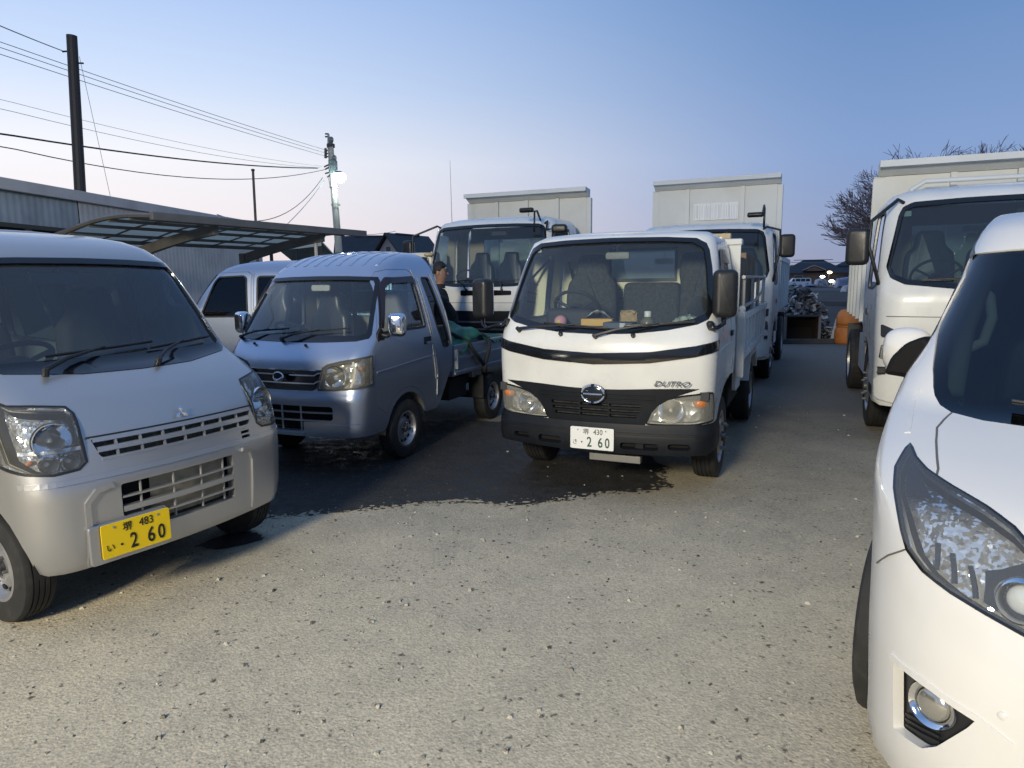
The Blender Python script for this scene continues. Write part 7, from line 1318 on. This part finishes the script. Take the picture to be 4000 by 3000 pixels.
# ------------------------------------------------------------------ the person behind the kei pickup
def person():
    P_ = at_y(1716, 1100, 9.75); o = empty('person', (P_.x, P_.y, 0), R(-8)); tag(o, 'person with short black hair in a black jacket, standing in profile behind the kei pickup', 'person')
    me = bpy.data.meshes.new('body'); J = {}; vs, es, rad = [], [], []
    def j(n, p_, r_, par=None):
        J[n] = len(vs); vs.append(p_); rad.append(r_)
        if par: es.append((J[par], J[n]))
    j('pelvis', (0, 0, .95), .14); j('belly', (.01, 0, 1.10), .135, 'pelvis'); j('chest', (.0, 0, 1.34), .155, 'belly'); j('neck0', (-.01, 0, 1.50), .075, 'chest'); j('neck', (.01, 0, 1.57), .056, 'neck0'); j('skull0', (.03, 0, 1.65), .085, 'neck'); j('skull', (.02, 0, 1.74), .10, 'skull0'); j('crown', (.01, 0, 1.79), .07, 'skull')
    for s_, n in ((1, 'L'), (-1, 'R')):
        j('sh' + n, (-.01, .19 * s_, 1.43), .075, 'chest'); j('el' + n, (.02, .25 * s_, 1.14), .052, 'sh' + n); j('wr' + n, (.15, .24 * s_, .93), .034, 'el' + n); j('ha' + n, (.19, .235 * s_, .86), .036, 'wr' + n)
        for k in range(4): j('f%d%s' % (k, n), (.20 + .02 * k, (.225 + .012 * (k - 1.5)) * s_, .80 + .008 * k), .009, 'ha' + n); j('g%d%s' % (k, n), (.215 + .02 * k, (.22 + .012 * (k - 1.5)) * s_, .765 + .008 * k), .008, 'f%d%s' % (k, n))
        j('th' + n, (.235, .20 * s_, .855), .010, 'ha' + n); j('tt' + n, (.255, .19 * s_, .825), .009, 'th' + n)
        j('hip' + n, (0, .10 * s_, .88), .095, 'pelvis'); j('kn' + n, (.03, .11 * s_, .50), .062, 'hip' + n); j('an' + n, (-.02, .11 * s_, .09), .044, 'kn' + n); j('to' + n, (.14, .12 * s_, .045), .040, 'an' + n)
    me.from_pydata(vs, es, []); ob = bpy.data.objects.new('tmp', me); COL.objects.link(ob); m = ob.modifiers.new('s', 'SKIN'); ob.modifiers.new('u', 'SUBSURF').levels = 2
    for i, sv in enumerate(me.skin_vertices[0].data): sv.radius = (rad[i], rad[i] * (1.15 if i < 4 else 1)); sv.use_root = (i == 0)
    bpy.context.view_layer.update(); bm_ = bpy.data.meshes.new_from_object(ob.evaluated_get(bpy.context.evaluated_depsgraph_get())); bpy.data.objects.remove(ob)
    bm_.materials.clear(); SK = mat('skin', (.30, .17, .12), .55); JK = mat('black_jacket', (.012, .012, .014), .8, bump=.1, bscale=40); TR_ = mat('dark_trousers', (.016, .017, .022), .85); SH = mat('black_shoe', (.01, .01, .01), .5)
    for m_ in (JK, SK, TR_, SH): bm_.materials.append(m_)
    for f in bm_.polygons:
        c = f.center; f.use_smooth = True; f.material_index = 1 if c.z > 1.54 or (c.x > .155 and c.z < .93 and abs(c.y) > .15) else 3 if c.z < .10 else 2 if c.z < .96 and abs(c.y) < .21 else 0
    link('body', bm_, None, o)
    # hair cap, face
    hm = mat('black_hair', (.008, .007, .007), .6, bump=.5, bscale=70); rr = random.Random(8); mb = MB(); vs2, fs2 = [], []; nu, nv = 24, 12
    for i in range(nv + 1):
        for k in range(nu):
            a = 2 * math.pi * k / nu; el = math.pi / 2 * (1 - i / nv * 1.28); front = max(0, math.cos(a)); r_ = 1 + rr.uniform(-.03, .05); zz = math.sin(el) * .112; low = max(zz, .015 * front + (.03 if front > .5 else -.02 - .05 * max(0, -math.cos(a))))
            vs2.append((.008 + math.cos(el) * .112 * math.cos(a) * r_, math.cos(el) * .098 * math.sin(a) * r_, 1.755 + low * (1.1 + rr.uniform(-.04, .07))))
    for i in range(nv):
        for k in range(nu): fs2.append((i * nu + k, i * nu + (k + 1) % nu, (i + 1) * nu + (k + 1) % nu, (i + 1) * nu + k))
    mb.add(vs2, fs2).build('hair', hm, o, smooth=True)
    MB().add([(.115, 0, 1.735), (.118, -.018, 1.690), (.118, .018, 1.690), (.142, 0, 1.695), (.11, 0, 1.682)], [(0, 1, 3), (0, 3, 2), (1, 4, 3), (3, 4, 2)]).build('nose', SK, o)
    for s_ in (-1, 1):
        MB().lathe([(.001, -.006), (.011, 0), (.001, .006)], 10, 'X', Matrix.Translation((.110, .035 * s_, 1.735))).build('eye', mat('dark_eye', (.02, .015, .012), .3), o); MB().box((.108, .035 * s_ - .02, 1.755), (.117, .035 * s_ + .02, 1.762)).build('eyebrow', hm, o)
        pillow(rpoly([(-.018, -.03), (.012, -.03), (.022, .01), (.01, .03), (-.018, .025)], .01), .018, Matrix.Translation((.005, .098 * s_, 1.715)) @ Matrix.Rotation(math.pi / 2, 4, 'X'), .006).build('ear', SK, o, smooth=True)
    MB().tube([(.105, -.022, 1.660), (.114, 0, 1.661), (.105, .022, 1.660)], .005, 6).build('mouth', mat('lips', (.30, .13, .11), .5), o, smooth=True)
    MB().lathe([(.085, 1.50), (.075, 1.555), (.07, 1.56)], 18, 'Z', Matrix.Translation((0, 0, 0))).build('collar', JK, o, smooth=True)
person()
